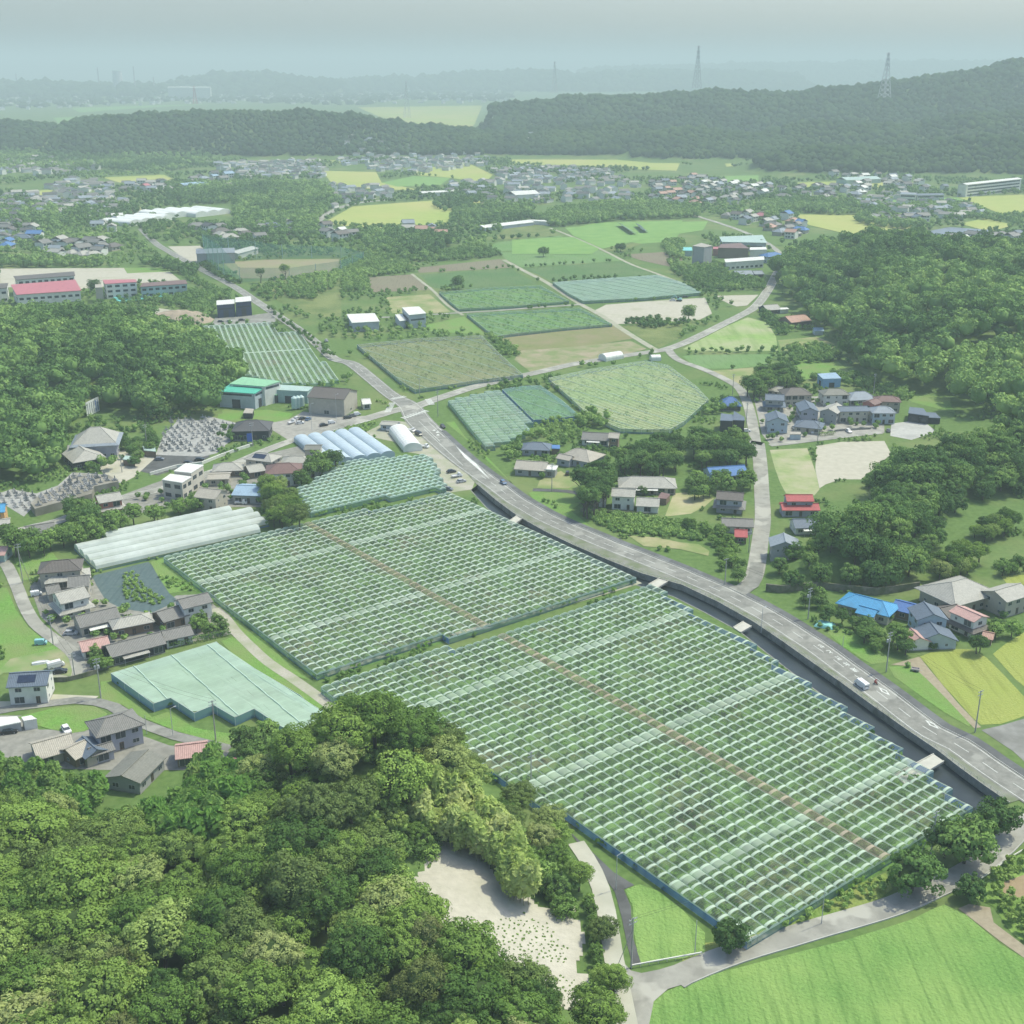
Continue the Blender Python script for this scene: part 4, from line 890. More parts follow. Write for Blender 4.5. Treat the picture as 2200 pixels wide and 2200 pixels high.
flat_net('green netted crop with a blue edge beside the straight lane', PL('A4', [(555, 468), (850, 440), (1130, 430), (1290, 518), (980, 545), (665, 562)], 2.0), roofn('net_roof_green', (.30, .50, .26), .30), skirt=True, trees=.05, under=LAWN, h=2.0)
flat_net('green netted crop below the straight lane', PL('A4', [(712, 592), (1000, 575), (1350, 556), (1440, 600), (1535, 648), (1250, 672), (960, 705), (870, 718)], 2.0), roofn('net_roof_green', (.30, .50, .26), .30), skirt=True, trees=.05, under=LAWN, h=2.0)

# glasshouses and plastic greenhouses
def barrel(name, label, a, b, width, zs, zr, m, n=1, group=None, cat='greenhouse', ribs=True, endm=None, side=0):
    """n parallel barrel vaults; a, b = plan points of the long edge; bays to its left: thing > roof_vault, end_wall, hoop"""
    O = Vector((a.x, a.y, 0)); d = Vector((b.x - a.x, b.y - a.y, 0)); L = d.length; rz = math.atan2(d.y, d.x)
    root = thing(name, label, cat, O, rz, group); K = 9; q_ = Vector((-math.sin(rz), math.cos(rz), 0))*width*n; PATCHES.append([(v.x, v.y) for v in (O, O + d, O + d + q_, O + q_)])
    for j in range(n):
        y0 = j*width; prof = [(y0 + width*(.5 - .5*math.cos(math.pi*k/K)), zs + (zr - zs)*math.sin(math.pi*k/K)) for k in range(K + 1)]
        prof = [(y0, .02)] + prof + [(y0 + width, .02)]
        mb = MB(); N = max(4, int(L/2.5))
        for i in range(N):
            x0, x1 = L*i/N, L*(i + 1)/N
            for k in range(len(prof) - 1):
                (ya, za), (yb, zb) = prof[k], prof[k + 1]; mb.face([(x0, ya, za), (x1, ya, za), (x1, yb, zb), (x0, yb, zb)], 0, [(x0 + .01, k/12), (x1 + .01, k/12), (x1 + .01, (k + 1)/12), (x0 + .01, (k + 1)/12)])
        mb.build('roof_vault', m, root, smooth=True)
        mb = MB()
        for x, f in ((0, 1), (L, -1)): mb.face([(x, y, z) for y, z in prof[::f]])
        mb.build('end_wall', endm or m, root)
        if ribs:
            mb = MB()
            for i in range(N + 1):
                x = min(max(L*i/N, .05), L - .05)
                for (ya, za), (yb, zb) in zip(prof[:-1], prof[1:]): mb.tube((x, ya, za + .03), (x, yb, zb + .03), .04, n=3, cap=False)
            mb.build('hoop', FRAME_M, root)
    return root
BLUEF = mat('blue_film', (.44, .53, .57), .08, .3, .35, .4)
a, b = P('B2', 305, 198, 1.5), P('B2', 112, 62, 1.5); w = (P('B2', 305, 198, 1.5) - P('B2', -150, 235, 1.5)).length
barrel('greenhouse', 'pale blue greenhouse of five joined vaults beside the roadside yard', a, b, w/5.4, 1.6, 3.3, BLUEF, 5)
WF = mat('white_film', (.74, .75, .68), .05, .4, .4, .4)
a, b = P('B2', 460, 165, 1.2), P('B2', 372, 58, 1.2)
barrel('greenhouse', 'white rounded plastic greenhouse by the crossing', a, b, 8.5, 1.6, 4.0, WF)
a, b = P('A4', 1500, 852, 1), P('A4', 1600, 835, 1)
barrel('greenhouse', 'small white plastic greenhouse on the side road verge', a, b, 7.0, 1.6, 3.9, WF)
a, b = P('A4', 1758, 850, 1), P('A4', 1812, 848, 1)
barrel('greenhouse', 'tiny white plastic tunnel at the corner of the olive orchard', a, b, 5.0, 1.6, 3.2, WF)
for (x, y, x2, y2, lab) in ((540, 822, 655, 830, 'white ridged greenhouse block in the western village, broadest of three'), (665, 800, 760, 812, 'middle white greenhouse of the western village'), (760, 795, 870, 806, 'white greenhouse beside the dark western wood')):
    barrel('greenhouse', lab, P('A1', x2, y2), P('A1', x, y), 17, 3, 6.5, WF, 4 if x == 540 else 3, group='white greenhouses of the western village', ribs=False)
    
# ============================================================ trees
def fib(n):
    i = np.arange(n) + .5; ph = np.arccos(1 - 2*i/n); th = math.pi*(1 + 5**.5)*i
    return np.stack([np.cos(th)*np.sin(ph), np.sin(th)*np.sin(ph), np.cos(ph)], 1)
def crown_arrays(rng, Rr=1.0, Hh=.85, clumps=46, per=55, leaf=.085, dome=.5, core=True, lump=.27, asp=1.0):
    """unit crown: leaf-clump quads over many overlapping lobes; base of the crown at z = 0"""
    d = fib(clumps) + rng.normal(0, .10, (clumps, 3)); d /= np.linalg.norm(d, axis=1)[:, None]
    d = d[d[:, 2] > -.55]; r = rng.uniform(.62, .92, len(d))
    r *= 1 + .22*np.sin(d[:, 0]*3.1 + rng.uniform(0, 6)) * np.cos(d[:, 1]*2.7 + rng.uniform(0, 6))
    C = d*r[:, None]*np.array([Rr, Rr, Hh]); C[:, 2] += Hh*dome
    rad = lump*rng.uniform(.7, 1.3, len(C))*Rr
    nq = per*len(C); D = rng.normal(0, 1, (nq, 3)); D[:, 2] += .45; D /= np.linalg.norm(D, axis=1)[:, None]
    Cq = np.repeat(C, per, 0) + D*np.repeat(rad, per)[:, None]*np.array([1, 1, .8])*rng.uniform(.85, 1.05, nq)[:, None]
    out = Cq - np.array([0, 0, Hh*dome]); out /= np.linalg.norm(out, axis=1)[:, None] + 1e-9
    V, F = quads_from(Cq, D*.8 + out*.35, leaf, rng, .38, asp)
    return V, F
def ico(k=1):
    bm = bmesh.new(); bmesh.ops.create_icosphere(bm, subdivisions=k, radius=1)
    V = np.array([v.co[:] for v in bm.verts]); F = np.array([[v.index for v in f.verts] for f in bm.faces]); bm.free(); return V, F
ICO1, ICO1F = ico(1); ICO2, ICO2F = ico(2)
BARK = mat('bark', (.10, .085, .065), .25, 3, .95, coord='obj')
BARK_P = mat('pale_culm', (.20, .24, .10), .2, 3, .8, coord='obj')
CORE = mat('core_gap_shade', (.045, .075, .024), .2, 2, 1, .05, coord='obj')  # dark tone of the solid crown core stands for shade between the lobes
def crown_mesh(name, seed, m, **k):
    rng = np.random.default_rng(seed); V, F = crown_arrays(rng, **k)
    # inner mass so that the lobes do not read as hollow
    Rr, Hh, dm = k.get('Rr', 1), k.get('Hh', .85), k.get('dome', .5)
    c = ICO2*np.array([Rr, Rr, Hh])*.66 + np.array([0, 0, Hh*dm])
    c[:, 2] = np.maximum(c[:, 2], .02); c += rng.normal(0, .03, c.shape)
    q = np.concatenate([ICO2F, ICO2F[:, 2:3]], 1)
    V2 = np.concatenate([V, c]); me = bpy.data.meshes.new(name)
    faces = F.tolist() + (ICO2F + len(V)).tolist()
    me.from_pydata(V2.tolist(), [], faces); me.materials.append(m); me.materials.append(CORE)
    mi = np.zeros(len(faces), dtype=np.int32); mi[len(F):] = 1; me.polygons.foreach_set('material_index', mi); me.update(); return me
def trunk_mesh(name, seed, h=1.0, r=.05, limbs=5, spread=.45):
    """tapered trunk from z=-.15 with limbs into the crown, unit height 1"""
    rng = np.random.default_rng(seed); mb = MB(); top = Vector((rng.normal(0, .04), rng.normal(0, .04), .62))
    mb.tube((0, 0, -.15), top*.5, r, r*.75, 7, cap=False); mb.tube(top*.5, top, r*.75, r*.5, 7, cap=False)
    for i in range(limbs):
        a = i*2.4 + rng.uniform(0, 1); s = .38 + .25*rng.random(); p = top*(.55 + .42*rng.random()); e = Vector((math.cos(a)*s*spread*1.8, math.sin(a)*s*spread*1.8, .55 + .35*rng.random()))
        mb.tube(p, (p + e)/2 + Vector((0, 0, .05)), r*.4, r*.25, 5, cap=False); mb.tube((p + e)/2 + Vector((0, 0, .05)), e, r*.25, r*.08, 5)
    me = bpy.data.meshes.new(name); me.from_pydata(mb.v, [], mb.f); me.materials.append(BARK); me.update(); return me
L_BROAD = leafmat('leaf_broad', [(0.080, 0.153, 0.045), (0.129, 0.231, 0.058), (0.181, 0.286, 0.071), (0.234, 0.355, 0.087), (0.150, 0.212, 0.076), (0.284, 0.423, 0.107), (0.336, 0.390, 0.158)], trans=.22)
L_DARK = leafmat('leaf_evergreen', [(0.080, 0.152, 0.053), (0.118, 0.219, 0.070), (0.166, 0.282, 0.086), (0.226, 0.347, 0.102)], trans=.2)
L_GARD = leafmat('leaf_garden', [(0.092, 0.167, 0.053), (0.171, 0.287, 0.079), (0.279, 0.431, 0.118), (0.132, 0.226, 0.074)], trans=.22)
L_BAMB = leafmat('leaf_bamboo', [(.14, .29, .07), (.18, .34, .08), (.21, .36, .10), (.24, .35, .11)], trans=.4)
L_REED = leafmat('leaf_reed', [(.44, .56, .19), (.50, .62, .22), (.56, .62, .27), (.42, .58, .18)], trans=.45)
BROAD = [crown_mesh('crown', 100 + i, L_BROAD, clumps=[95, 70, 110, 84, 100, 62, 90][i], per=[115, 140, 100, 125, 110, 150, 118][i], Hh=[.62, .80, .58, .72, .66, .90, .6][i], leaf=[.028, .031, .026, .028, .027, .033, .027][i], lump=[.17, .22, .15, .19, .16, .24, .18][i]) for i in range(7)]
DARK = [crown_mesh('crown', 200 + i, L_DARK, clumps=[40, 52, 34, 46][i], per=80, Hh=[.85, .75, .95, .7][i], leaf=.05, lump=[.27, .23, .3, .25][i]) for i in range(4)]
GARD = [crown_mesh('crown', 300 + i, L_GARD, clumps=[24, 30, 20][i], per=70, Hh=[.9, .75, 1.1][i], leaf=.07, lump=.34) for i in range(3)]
L_PALE = leafmat('leaf_pale', [(.16, .20, .07), (.22, .25, .11), (.13, .19, .05)], trans=.25)
PALE = [crown_mesh('crown', 330 + i, L_PALE, clumps=60, per=100, Hh=.7, leaf=.03, lump=.2) for i in range(2)]
TRUNK = [trunk_mesh('trunk', 400 + i) for i in range(3)]
def bamboo_mesh(seed, m):
    """a nodding bundle of culms' leafage: plume along a leaning stem, unit height 1"""
    rng = np.random.default_rng(seed); n = 620; t = rng.beta(1.7, 1.2, n); w = .155*np.sin(np.pi*np.clip(t*.86 + .12, 0, 1))**.8
    a = rng.uniform(0, 2*math.pi, n); bx, by = rng.normal(0, .10, 2); sub = rng.integers(0, 5, n); ox = np.array([math.cos(i*1.3) for i in range(5)])*.08; oy = np.array([math.sin(i*1.3) for i in range(5)])*.08
    C = np.stack([ox[sub] + bx*t**2 + w*np.cos(a), oy[sub] + by*t**2 + w*np.sin(a), .22 + .78*t], 1)
    D = np.stack([np.cos(a), np.sin(a), .7*np.ones(n)], 1); V, F = quads_from(C, D, .032, rng, .5, 1.9)
    return np_mesh('foliage', V, F, [m])
def culm_mesh(seed):
    rng = np.random.default_rng(seed); mb = MB()
    for i in range(5):
        x, y = math.cos(i*1.3)*.08, math.sin(i*1.3)*.08; mb.tube((x, y, -.1), (x*1.1, y*1.1, .8), .006, .003, 4, cap=False)
    me = bpy.data.meshes.new('culm'); me.from_pydata(mb.v, [], mb.f); me.materials.append(BARK_P); me.update(); return me
BAMB = [bamboo_mesh(500 + i, L_BAMB) for i in range(3)]; REED = [bamboo_mesh(520 + i, L_REED) for i in range(3)]; CULM = [culm_mesh(540 + i) for i in range(2)]
def tree(name, label, cat, x, y, Rr, H, crowns, group, z=None, rng=RNG, trunk=True, squash=1.0):
    z = float(hgt(np.array([x]), np.array([y]))[0]) if z is None else z
    o = thing(name, label, cat, (x, y, z - .1), rng.uniform(0, 6.28), group)
    c = crowns[rng.integers(len(crowns))]; cb = H - Rr*1.25*squash*.85
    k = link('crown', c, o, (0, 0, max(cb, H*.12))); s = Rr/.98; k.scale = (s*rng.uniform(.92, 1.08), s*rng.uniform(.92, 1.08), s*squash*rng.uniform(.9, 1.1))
    if trunk:
        t = link('trunk', TRUNK[rng.integers(3)], o); t.scale = (H*.8, H*.8, H*.9)
    return o
def inview(x, y, z, mg=150):
    v = Vector((x, y, z - CAM_H)); d = v.y*cp_ - v.z*sp_; u = 1100 + FS*v.x/d; w = 1100 - FS*(v.y*sp_ + v.z*cp_)/d
    return -mg < u < 2200 + mg and -mg < w < 2200 + mg, u, w
def scatter(poly, sp, rng, jit=.38):
    xs = [p[0] for p in poly]; ys = [p[1] for p in poly]; out = []; r = 0
    for yy in np.arange(min(ys), max(ys), sp*.87):
        r += 1
        for xx in np.arange(min(xs) + (r % 2)*sp/2, max(xs), sp): out.append((xx + rng.uniform(-jit, jit)*sp, yy + rng.uniform(-jit, jit)*sp))
    a = np.array(out); return a[inpoly(a[:, 0], a[:, 1], poly)]
# ---- the near wood: every tree its own object
NEAR = POLY_HILLS['near'][0]
pts = scatter(NEAR, 7.9, np.random.default_rng(5))
rr = np.random.default_rng(6); keep = []
BAMB_ZONE = [(p.x, p.y) for p in [PG('C4', *q) for q in ((680, 710), (720, 550), (900, 480), (1180, 510), (1370, 580), (1400, 770), (1250, 910), (950, 950), (760, 850))]]
BAMB_Z2 = [(p.x, p.y) for p in [PG('C4', *q) for q in ((-60, 440), (130, 440), (330, 500), (500, 530), (650, 630), (640, 750), (420, 770), (190, 710), (-60, 590))]]
REED_ZONE = [(p.x, p.y) for p in [PG('C5', *q) for q in ((440, 520), (640, 580), (800, 700), (900, 820), (1020, 1000), (1060, 1180), (960, 1190), (880, 1060), (740, 900), (520, 840), (420, 720))]]
pd = dseg(pts[:, 0], pts[:, 1], PIT_POLY, True); pin = inpoly(pts[:, 0], pts[:, 1], PIT_POLY); nb = 0
BLBL = ('broadleaf tree of the steep wood at the foot of the orchards', 'trees of the near steep wood')
for i, (x, y) in enumerate(pts):
    e = float(dseg(np.array([x]), np.array([y]), NEAR, True)[0])
    if pin[i] or pd[i] < 2.8: continue
    if inpoly(np.array(x), np.array(y), BAMB_ZONE) or inpoly(np.array(x), np.array(y), REED_ZONE) or inpoly(np.array(x), np.array(y), BAMB_Z2): continue
    z = float(hgt(np.array([x]), np.array([y]))[0]); ok, u, w = inview(x, y, z + 6, 120)
    if not ok: continue
    Rr = rr.uniform(4.2, 7.4); H = rr.uniform(8.5, 13)
    if e < 7: Rr, H = rr.uniform(3.0, 4.2), rr.uniform(5.5, 8)
    if y > 225 and x < -48: Rr, H = rr.uniform(2.6, 3.8), rr.uniform(4.5, 6.5)
    if pd[i] < 9: Rr, H = rr.uniform(2.6, 3.8), rr.uniform(4, 6.5)
    if rr.random() < .09: tree('broadleaf_tree', 'pale blossoming tree in the steep wood at the foot of the orchards', 'tree', x, y, Rr*.7, H*.95, PALE, 'pale trees of the near steep wood', z, rr)
    else: tree('broadleaf_tree', BLBL[0], 'tree', x, y, Rr, H, BROAD, BLBL[1], z, rr, squash=.85)
    nb += 1
# bushes fringing the clearing and the lane
for (t, x, y, Rr, H) in [('C5', 300 + 28*i, 830 + 14*((i*7) % 5), 2.0, 3.0) for i in range(9)] + [('C5', 1000 + 26*i, 840 + 34*i + 20*((i*5) % 3), 2.4, 3.6) for i in range(11)] + [('C5', 1400 + 8*i, 1170 + 60*i, 1.3, 2.2) for i in range(10)] + [('C5', 880 + 40*i, 1540 + 22*i, 1.6, 2.2) for i in range(9)]:
    p = PG(t, x, y); tree('bush', 'low green bush fringing the sandy clearing', 'bush', p.x, p.y, Rr*rr.uniform(.8, 1.2), H*rr.uniform(.8, 1.2), GARD, 'bushes round the sandy clearing', None, rr, trunk=False)
print('near trees', nb)
def bamboo(poly, sp, meshes, label, group, hmin, hmax, seed):
    r2 = np.random.default_rng(seed); n = 0
    for x, y in scatter(poly, sp, r2):
        if -95 < x < -74 and y > 228: continue
        z = float(hgt(np.array([x]), np.array([y]))[0]); h = r2.uniform(hmin, hmax)
        o = thing('bamboo', label, 'bamboo', (x, y, z - .2), r2.uniform(0, 6.28), group)
        k = link('foliage', meshes[r2.integers(3)], o); k.scale = (h*1.15, h*1.15, h); c = link('culm', CULM[r2.integers(2)], o); c.scale = (h, h, h); n += 1
    return n
print('bamboo', bamboo(BAMB_ZONE, 3.1, BAMB, 'fresh green feathery bamboo in the grove behind the pink shed', 'bamboo of the fresh green grove', 8, 12, 31),
      bamboo(BAMB_Z2, 3.6, BAMB, 'yellowish green bamboo below the grey roofs at the wood edge', 'bamboo at the wood edge', 6, 9.5, 32),
      bamboo(REED_ZONE, 2.5, REED, 'tall pale yellow bamboo leaning over the sandy clearing', 'pale bamboo above the clearing', 6.5, 11, 33))
# ---- the copse behind the street, tree by tree
CPOLY = POLY_HILLS['copse'][0]; n = 0
for x, y in scatter(CPOLY, 8.6, np.random.default_rng(8)):
    z = float(hgt(np.array([x]), np.array([y]))[0]); e = float(dseg(np.array([x]), np.array([y]), CPOLY, True)[0])
    if y > 520 or not inview(x, y, z + 5, 60)[0]: continue
    Rr, H = rr.uniform(5.0, 7.2), rr.uniform(8.5, 12)
    if e < 5: Rr, H = rr.uniform(3.4, 4.6), rr.uniform(5.5, 8)
    if x < 108 and y < 415: Rr, H = rr.uniform(2.6, 3.6), rr.uniform(4.5, 6)
    tree('evergreen_tree', 'dark evergreen tree of the copse between the street and the rice', 'tree', x, y, Rr, H, DARK, 'trees of the copse by the street', z, rr); n += 1
print('copse', n)
# ---- woods seen as one mass
FOREST = leafmat('forest_leaf', [(0.082, 0.161, 0.052), (0.121, 0.224, 0.070), (0.167, 0.287, 0.089), (0.222, 0.351, 0.111), (0.311, 0.455, 0.143)], attr=True, trans=.18)
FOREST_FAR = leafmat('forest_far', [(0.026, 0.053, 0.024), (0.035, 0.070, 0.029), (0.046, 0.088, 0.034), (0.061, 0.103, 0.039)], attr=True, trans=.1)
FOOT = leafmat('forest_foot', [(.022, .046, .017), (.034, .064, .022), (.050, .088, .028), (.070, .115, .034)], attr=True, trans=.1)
def wood(label, P2, Rm, q, leaf, name='forest', far=False, seed=1, hk=1.45, zmax=None, m=None, lo=0.0, hi=1.0):
    """P2 (n,2) stems -> one mass of separate crowns, each of many leaf clumps"""
    rng = np.random.default_rng(seed); n = len(P2); z = hgt(P2[:, 0], P2[:, 1]); Rv = Rm*rng.uniform(.72, 1.28, n); Rv = Rv*(.55 + .9*fbm(P2[:, 0]/60, P2[:, 1]/60, 31)) if far else Rv; H = Rv*hk*2*rng.uniform(.85, 1.1, n)
    tint = np.clip((fbm(P2[:, 0]/70, P2[:, 1]/70, 4) - .5)*1.5 + .45 + rng.normal(0, .2, n), 0, 1)*(hi - lo) + lo
    cz = z + H - Rv*.9
    # inner masses
    J = rng.normal(0, .10, (n, len(ICO1), 3)); B = ICO1[None]*(1 + J)*np.array([1, 1, .85])*(.74 if not far else .92)
    V0 = (B*Rv[:, None, None] + np.stack([P2[:, 0], P2[:, 1], cz], 1)[:, None]).reshape(-1, 3)
    F0 = (ICO1F[None] + np.arange(n)[:, None, None]*len(ICO1)).reshape(-1, 3)
    parts = [(V0, F0, np.repeat(tint, len(ICO1)))]
    if q:
        k = 9; d = rng.normal(0, 1, (n, k, 3)); d[:, :, 2] = np.abs(d[:, :, 2]) + .1; d /= np.linalg.norm(d, axis=2)[:, :, None]
        LC = d*rng.uniform(.5, .8, (n, k, 1)); pr = q//k
        D = rng.normal(0, 1, (n, k, pr, 3)); D[..., 2] += .5; D /= np.linalg.norm(D, axis=3)[..., None]
        C = (LC[:, :, None] + D*.40)*Rv[:, None, None, None]*np.array([1, 1, .85]) + np.stack([P2[:, 0], P2[:, 1], cz], 1)[:, None, None]
        V, F = quads_from(C.reshape(-1, 3), D.reshape(-1, 3), leaf, rng, .4)
        T3 = np.concatenate([F[:, [0, 1, 2]], F[:, [0, 2, 3]]]); parts.append((V, T3, np.repeat(np.repeat(tint, k*pr), 4)))
    off = 0; VV, FF, TT = [], [], []
    for v, f, t in parts: VV.append(v); FF.append(f + off); TT.append(t); off += len(v)
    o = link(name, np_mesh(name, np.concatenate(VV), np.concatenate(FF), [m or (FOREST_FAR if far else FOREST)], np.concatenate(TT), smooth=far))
    return tag(o, label, 'forest', kind='stuff')
def wood_pts(poly, sp, seed, mg=100, hz=8):
    a = scatter(poly, sp, np.random.default_rng(seed)); z = hgt(a[:, 0], a[:, 1])
    k = np.array([inview(x, y, q + hz, mg)[0] for (x, y), q in zip(a, z)]); return a[k]
wood('dense green wood on the hill behind the temple', wood_pts(POLY_HILLS['left'][0], 8.2, 41), 5.4, 300, .62, seed=41, hk=1.15)
wood('dense dark wood on the hill east of the side road', wood_pts(POLY_HILLS['right'][0], 8.8, 42), 5.8, 260, .72, seed=42)
cp2 = scatter(CPOLY, 8.6, np.random.default_rng(8)); cp2 = cp2[cp2[:, 1] > 520]
wood('rear of the copse behind the street', cp2, 5.4, 250, .65, seed=43)
def ridge_pts(i, sp, seed, face=True):
    pts, w = RIDGES[i]; xs = [p[0] for p in pts]; y0 = pts[0][1]
    poly = [(min(xs) - w*.6, y0 - w), (max(xs) + w*.6, y0 - w), (max(xs) + w*.6, y0 + w*.12), (min(xs) - w*.6, y0 + w*.12)]
    a = scatter(poly, sp, np.random.default_rng(seed)); z = hgt(a[:, 0], a[:, 1])
    k = (z > 5) & np.array([inview(x, y, q, 60)[0] for (x, y), q in zip(a, z)]); return a[k]
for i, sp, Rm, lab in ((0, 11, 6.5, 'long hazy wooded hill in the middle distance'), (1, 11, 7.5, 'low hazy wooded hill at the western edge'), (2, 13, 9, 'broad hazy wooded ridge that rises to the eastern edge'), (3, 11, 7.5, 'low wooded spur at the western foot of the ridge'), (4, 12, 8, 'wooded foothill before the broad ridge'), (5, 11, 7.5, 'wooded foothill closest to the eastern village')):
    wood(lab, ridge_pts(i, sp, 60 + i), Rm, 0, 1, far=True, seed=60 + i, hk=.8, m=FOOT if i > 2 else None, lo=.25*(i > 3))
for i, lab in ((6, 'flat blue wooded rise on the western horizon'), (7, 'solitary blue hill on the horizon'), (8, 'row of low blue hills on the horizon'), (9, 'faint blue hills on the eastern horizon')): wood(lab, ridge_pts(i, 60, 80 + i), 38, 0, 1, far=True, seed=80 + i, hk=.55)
# ---- thickets, hedgerows and belts of the valley
def belt(t, q, sp, Rm, lab, seed, qn=160, leaf=None, hk=1.25, m=None, lo=0., hi=1., thin=0):
    if 69 < seed < 100: sp *= .74; Rm *= .62; leaf *= .72; qn = int(qn*.62); hk = .9
    poly = [(p.x, p.y) for p in PL(t, q)]; a = scatter(poly, sp, np.random.default_rng(seed)); a = a[(hgt(a[:, 0], a[:, 1]) < 6) | (a[:, 1] < 600)]
    if thin: a = a[fbm(a[:, 0]/6, a[:, 1]/6, seed) > thin]
    if len(a): wood(lab, a, Rm, qn, leaf or Rm*.14, name='woodland', seed=seed, hk=hk, m=m, lo=lo, hi=hi)
belt('A1', [(0, 560), (150, 552), (330, 575), (480, 560), (620, 530), (640, 580), (840, 585), (700, 640), (560, 655), (380, 640), (250, 650), (120, 640), (0, 650)], 17, 8, 'belt of mixed woods in the western distance', 70, 60, 1.8)
belt('A1', [(0, 770), (90, 745), (170, 790), (270, 780), (420, 770), (540, 790), (480, 835), (380, 850), (220, 880), (100, 870), (0, 860)], 15, 7.5, 'dark woods of the western village', 71, 80, 1.4)
belt('A1', [(640, 690), (840, 700), (1050, 690), (1230, 700), (1270, 760), (1200, 840), (1180, 900), (1050, 900), (900, 870), (880, 800), (880, 770), (660, 770), (630, 730)], 13, 7.5, 'dark wood beside the white greenhouses', 72, 90, 1.3)
belt('A1', [(520, 850), (680, 840), (880, 850), (1050, 920), (1080, 960), (900, 960), (700, 900), (560, 920)], 15, 5.5, 'loose trees among the western houses', 73, 90, 1.0)
belt('E6', [(0, 380), (250, 385), (600, 385), (640, 420), (400, 430), (0, 430)], 10, 6, 'row of trees behind the school ground', 74, 120, .9)
belt('E6', [(830, 390), (1000, 390), (1020, 430), (1160, 440), (1180, 480), (1050, 470), (850, 420)], 9, 5.5, 'clump of trees by the road near the school', 75, 120, .9)
belt('E6', [(1180, 410), (1240, 400), (1330, 460), (1430, 520), (1380, 530), (1260, 470)], 7, 3.5, 'row of street trees along the distant main road', 76, 110, .7)
belt('E7', [(160, 430), (330, 390), (430, 420), (560, 410), (680, 440), (620, 520), (520, 560), (400, 560), (230, 500)], 11, 7, 'dark thicket between the ball field and the vegetable fields', 77, 150, 1.0)
belt('E7', [(650, 330), (700, 285), (850, 280), (1060, 300), (1080, 350), (870, 370), (760, 380), (660, 370)], 12, 7, 'dark wood behind the long greenhouse', 78, 130, 1.1)
belt('E7', [(1070, 345), (1200, 300), (1400, 270), (1650, 260), (1932, 290), (1932, 335), (1500, 350), (1200, 385)], 11, 7, 'pale green bamboo wood above the solar field', 79, 140, 1.0, lo=.45)
belt('E7', [(540, 270), (700, 170), (860, 170), (900, 230), (760, 270), (620, 310)], 13, 6.5, 'trees round the distant white hall', 80, 100, 1.1)
belt('E8', [(350, 300), (600, 280), (950, 300), (950, 360), (800, 370), (600, 350), (400, 400)], 11, 7, 'dark belt of trees below the eastern village', 81, 120, 1.0)
belt('E8', [(920, 400), (1000, 350), (1130, 320), (1120, 400), (1340, 420), (1330, 470), (1100, 440), (960, 420)], 11, 7, 'dark trees beside the distant paddies', 82, 120, 1.0)
belt('E8', [(1150, 330), (1350, 290), (1600, 300), (1760, 380), (1932, 370), (1932, 430), (1780, 410), (1540, 380), (1250, 340)], 11, 5.5, 'scrubby trees in the eastern fields', 83, 110, .9, lo=.3)
belt('E8', [(1430, 500), (1700, 480), (1932, 470), (1932, 530), (1750, 620), (1600, 620), (1480, 590), (1420, 550)], 10, 4.8, 'trees among the eastern houses', 84, 120, .8)
belt('A3', [(980, 280), (1060, 320), (1130, 400), (1250, 470), (1380, 560), (1300, 520), (1170, 470), (1080, 420), (1010, 350)], 7, 3.2, 'green belt along the western side of the main road', 85, 120, .6, lo=.3)
belt('A3', [(700, 540), (940, 510), (1060, 480), (1230, 460), (1330, 480), (1230, 520), (1210, 600), (1160, 640), (1090, 640), (1080, 570), (900, 530)], 6.5, 4, 'green scrub around the soil heap', 86, 140, .6, lo=.4)
belt('A3', [(1420, 450), (1560, 420), (1700, 390), (1932, 350), (1932, 420), (1760, 520), (1640, 500), (1500, 520)], 7, 3.5, 'scrub between the main road and the ball field', 87, 140, .6, lo=.5)
belt('A4', [(0, 290), (140, 270), (370, 260), (400, 350), (150, 390), (160, 460), (0, 470)], 6.5, 3.8, 'dense scrub beside the ploughed fields', 88, 150, .6, lo=.35)
belt('A4', [(100, 190), (350, 270), (620, 240), (800, 190), (900, 265), (700, 290), (420, 300), (140, 270)], 7, 4, 'green scrub below the dark thicket', 89, 140, .65, lo=.35)
belt('D6', [(150, 480), (400, 560), (720, 520), (830, 660), (860, 640), (1150, 700), (1180, 790), (900, 800), (640, 810), (500, 760), (300, 680), (210, 600)], 7, 4, 'green scrub below the distant factory', 90, 150, .6, lo=.3)
belt('D6', [(110, 300), (210, 290), (320, 280), (320, 470), (220, 490), (120, 350)], 6.5, 5, 'trees beside the distant grey tower', 91, 150, .7)
belt('A4', [(830, 715), (900, 740), (1000, 800), (1010, 830), (930, 840), (880, 790)], 5, 3, 'dark bushes beside the olive orchard', 92, 140, .5)
belt('A4', [(1600, 640), (1720, 620), (1880, 630), (1932, 660), (1740, 680)], 6, 3, 'bushes along the bare lot', 93, 140, .5)
belt('A5', [(430, 560), (560, 640), (640, 700), (560, 720), (440, 620)], 6, 3.5, 'dark bushes round the old houses by the side road', 94, 140, .55)
belt('A5', [(600, 800), (760, 780), (900, 830), (880, 860), (620, 880)], 6, 4, 'pale green bushes at the foot of the eastern hill', 95, 150, .6, lo=.5)
belt('A5', [(700, 960), (900, 930), (1080, 970), (1090, 1010), (1000, 1020), (900, 990), (760, 980)], 6, 3.5, 'green bushes behind the blue shed', 96, 150, .55, lo=.4)
belt('A5', [(1110, 1010), (1300, 1030), (1330, 1060), (1230, 1080)], 5.5, 3, 'bush edge of the bright clearing', 97, 140, .5, lo=.5)
print('woods done')
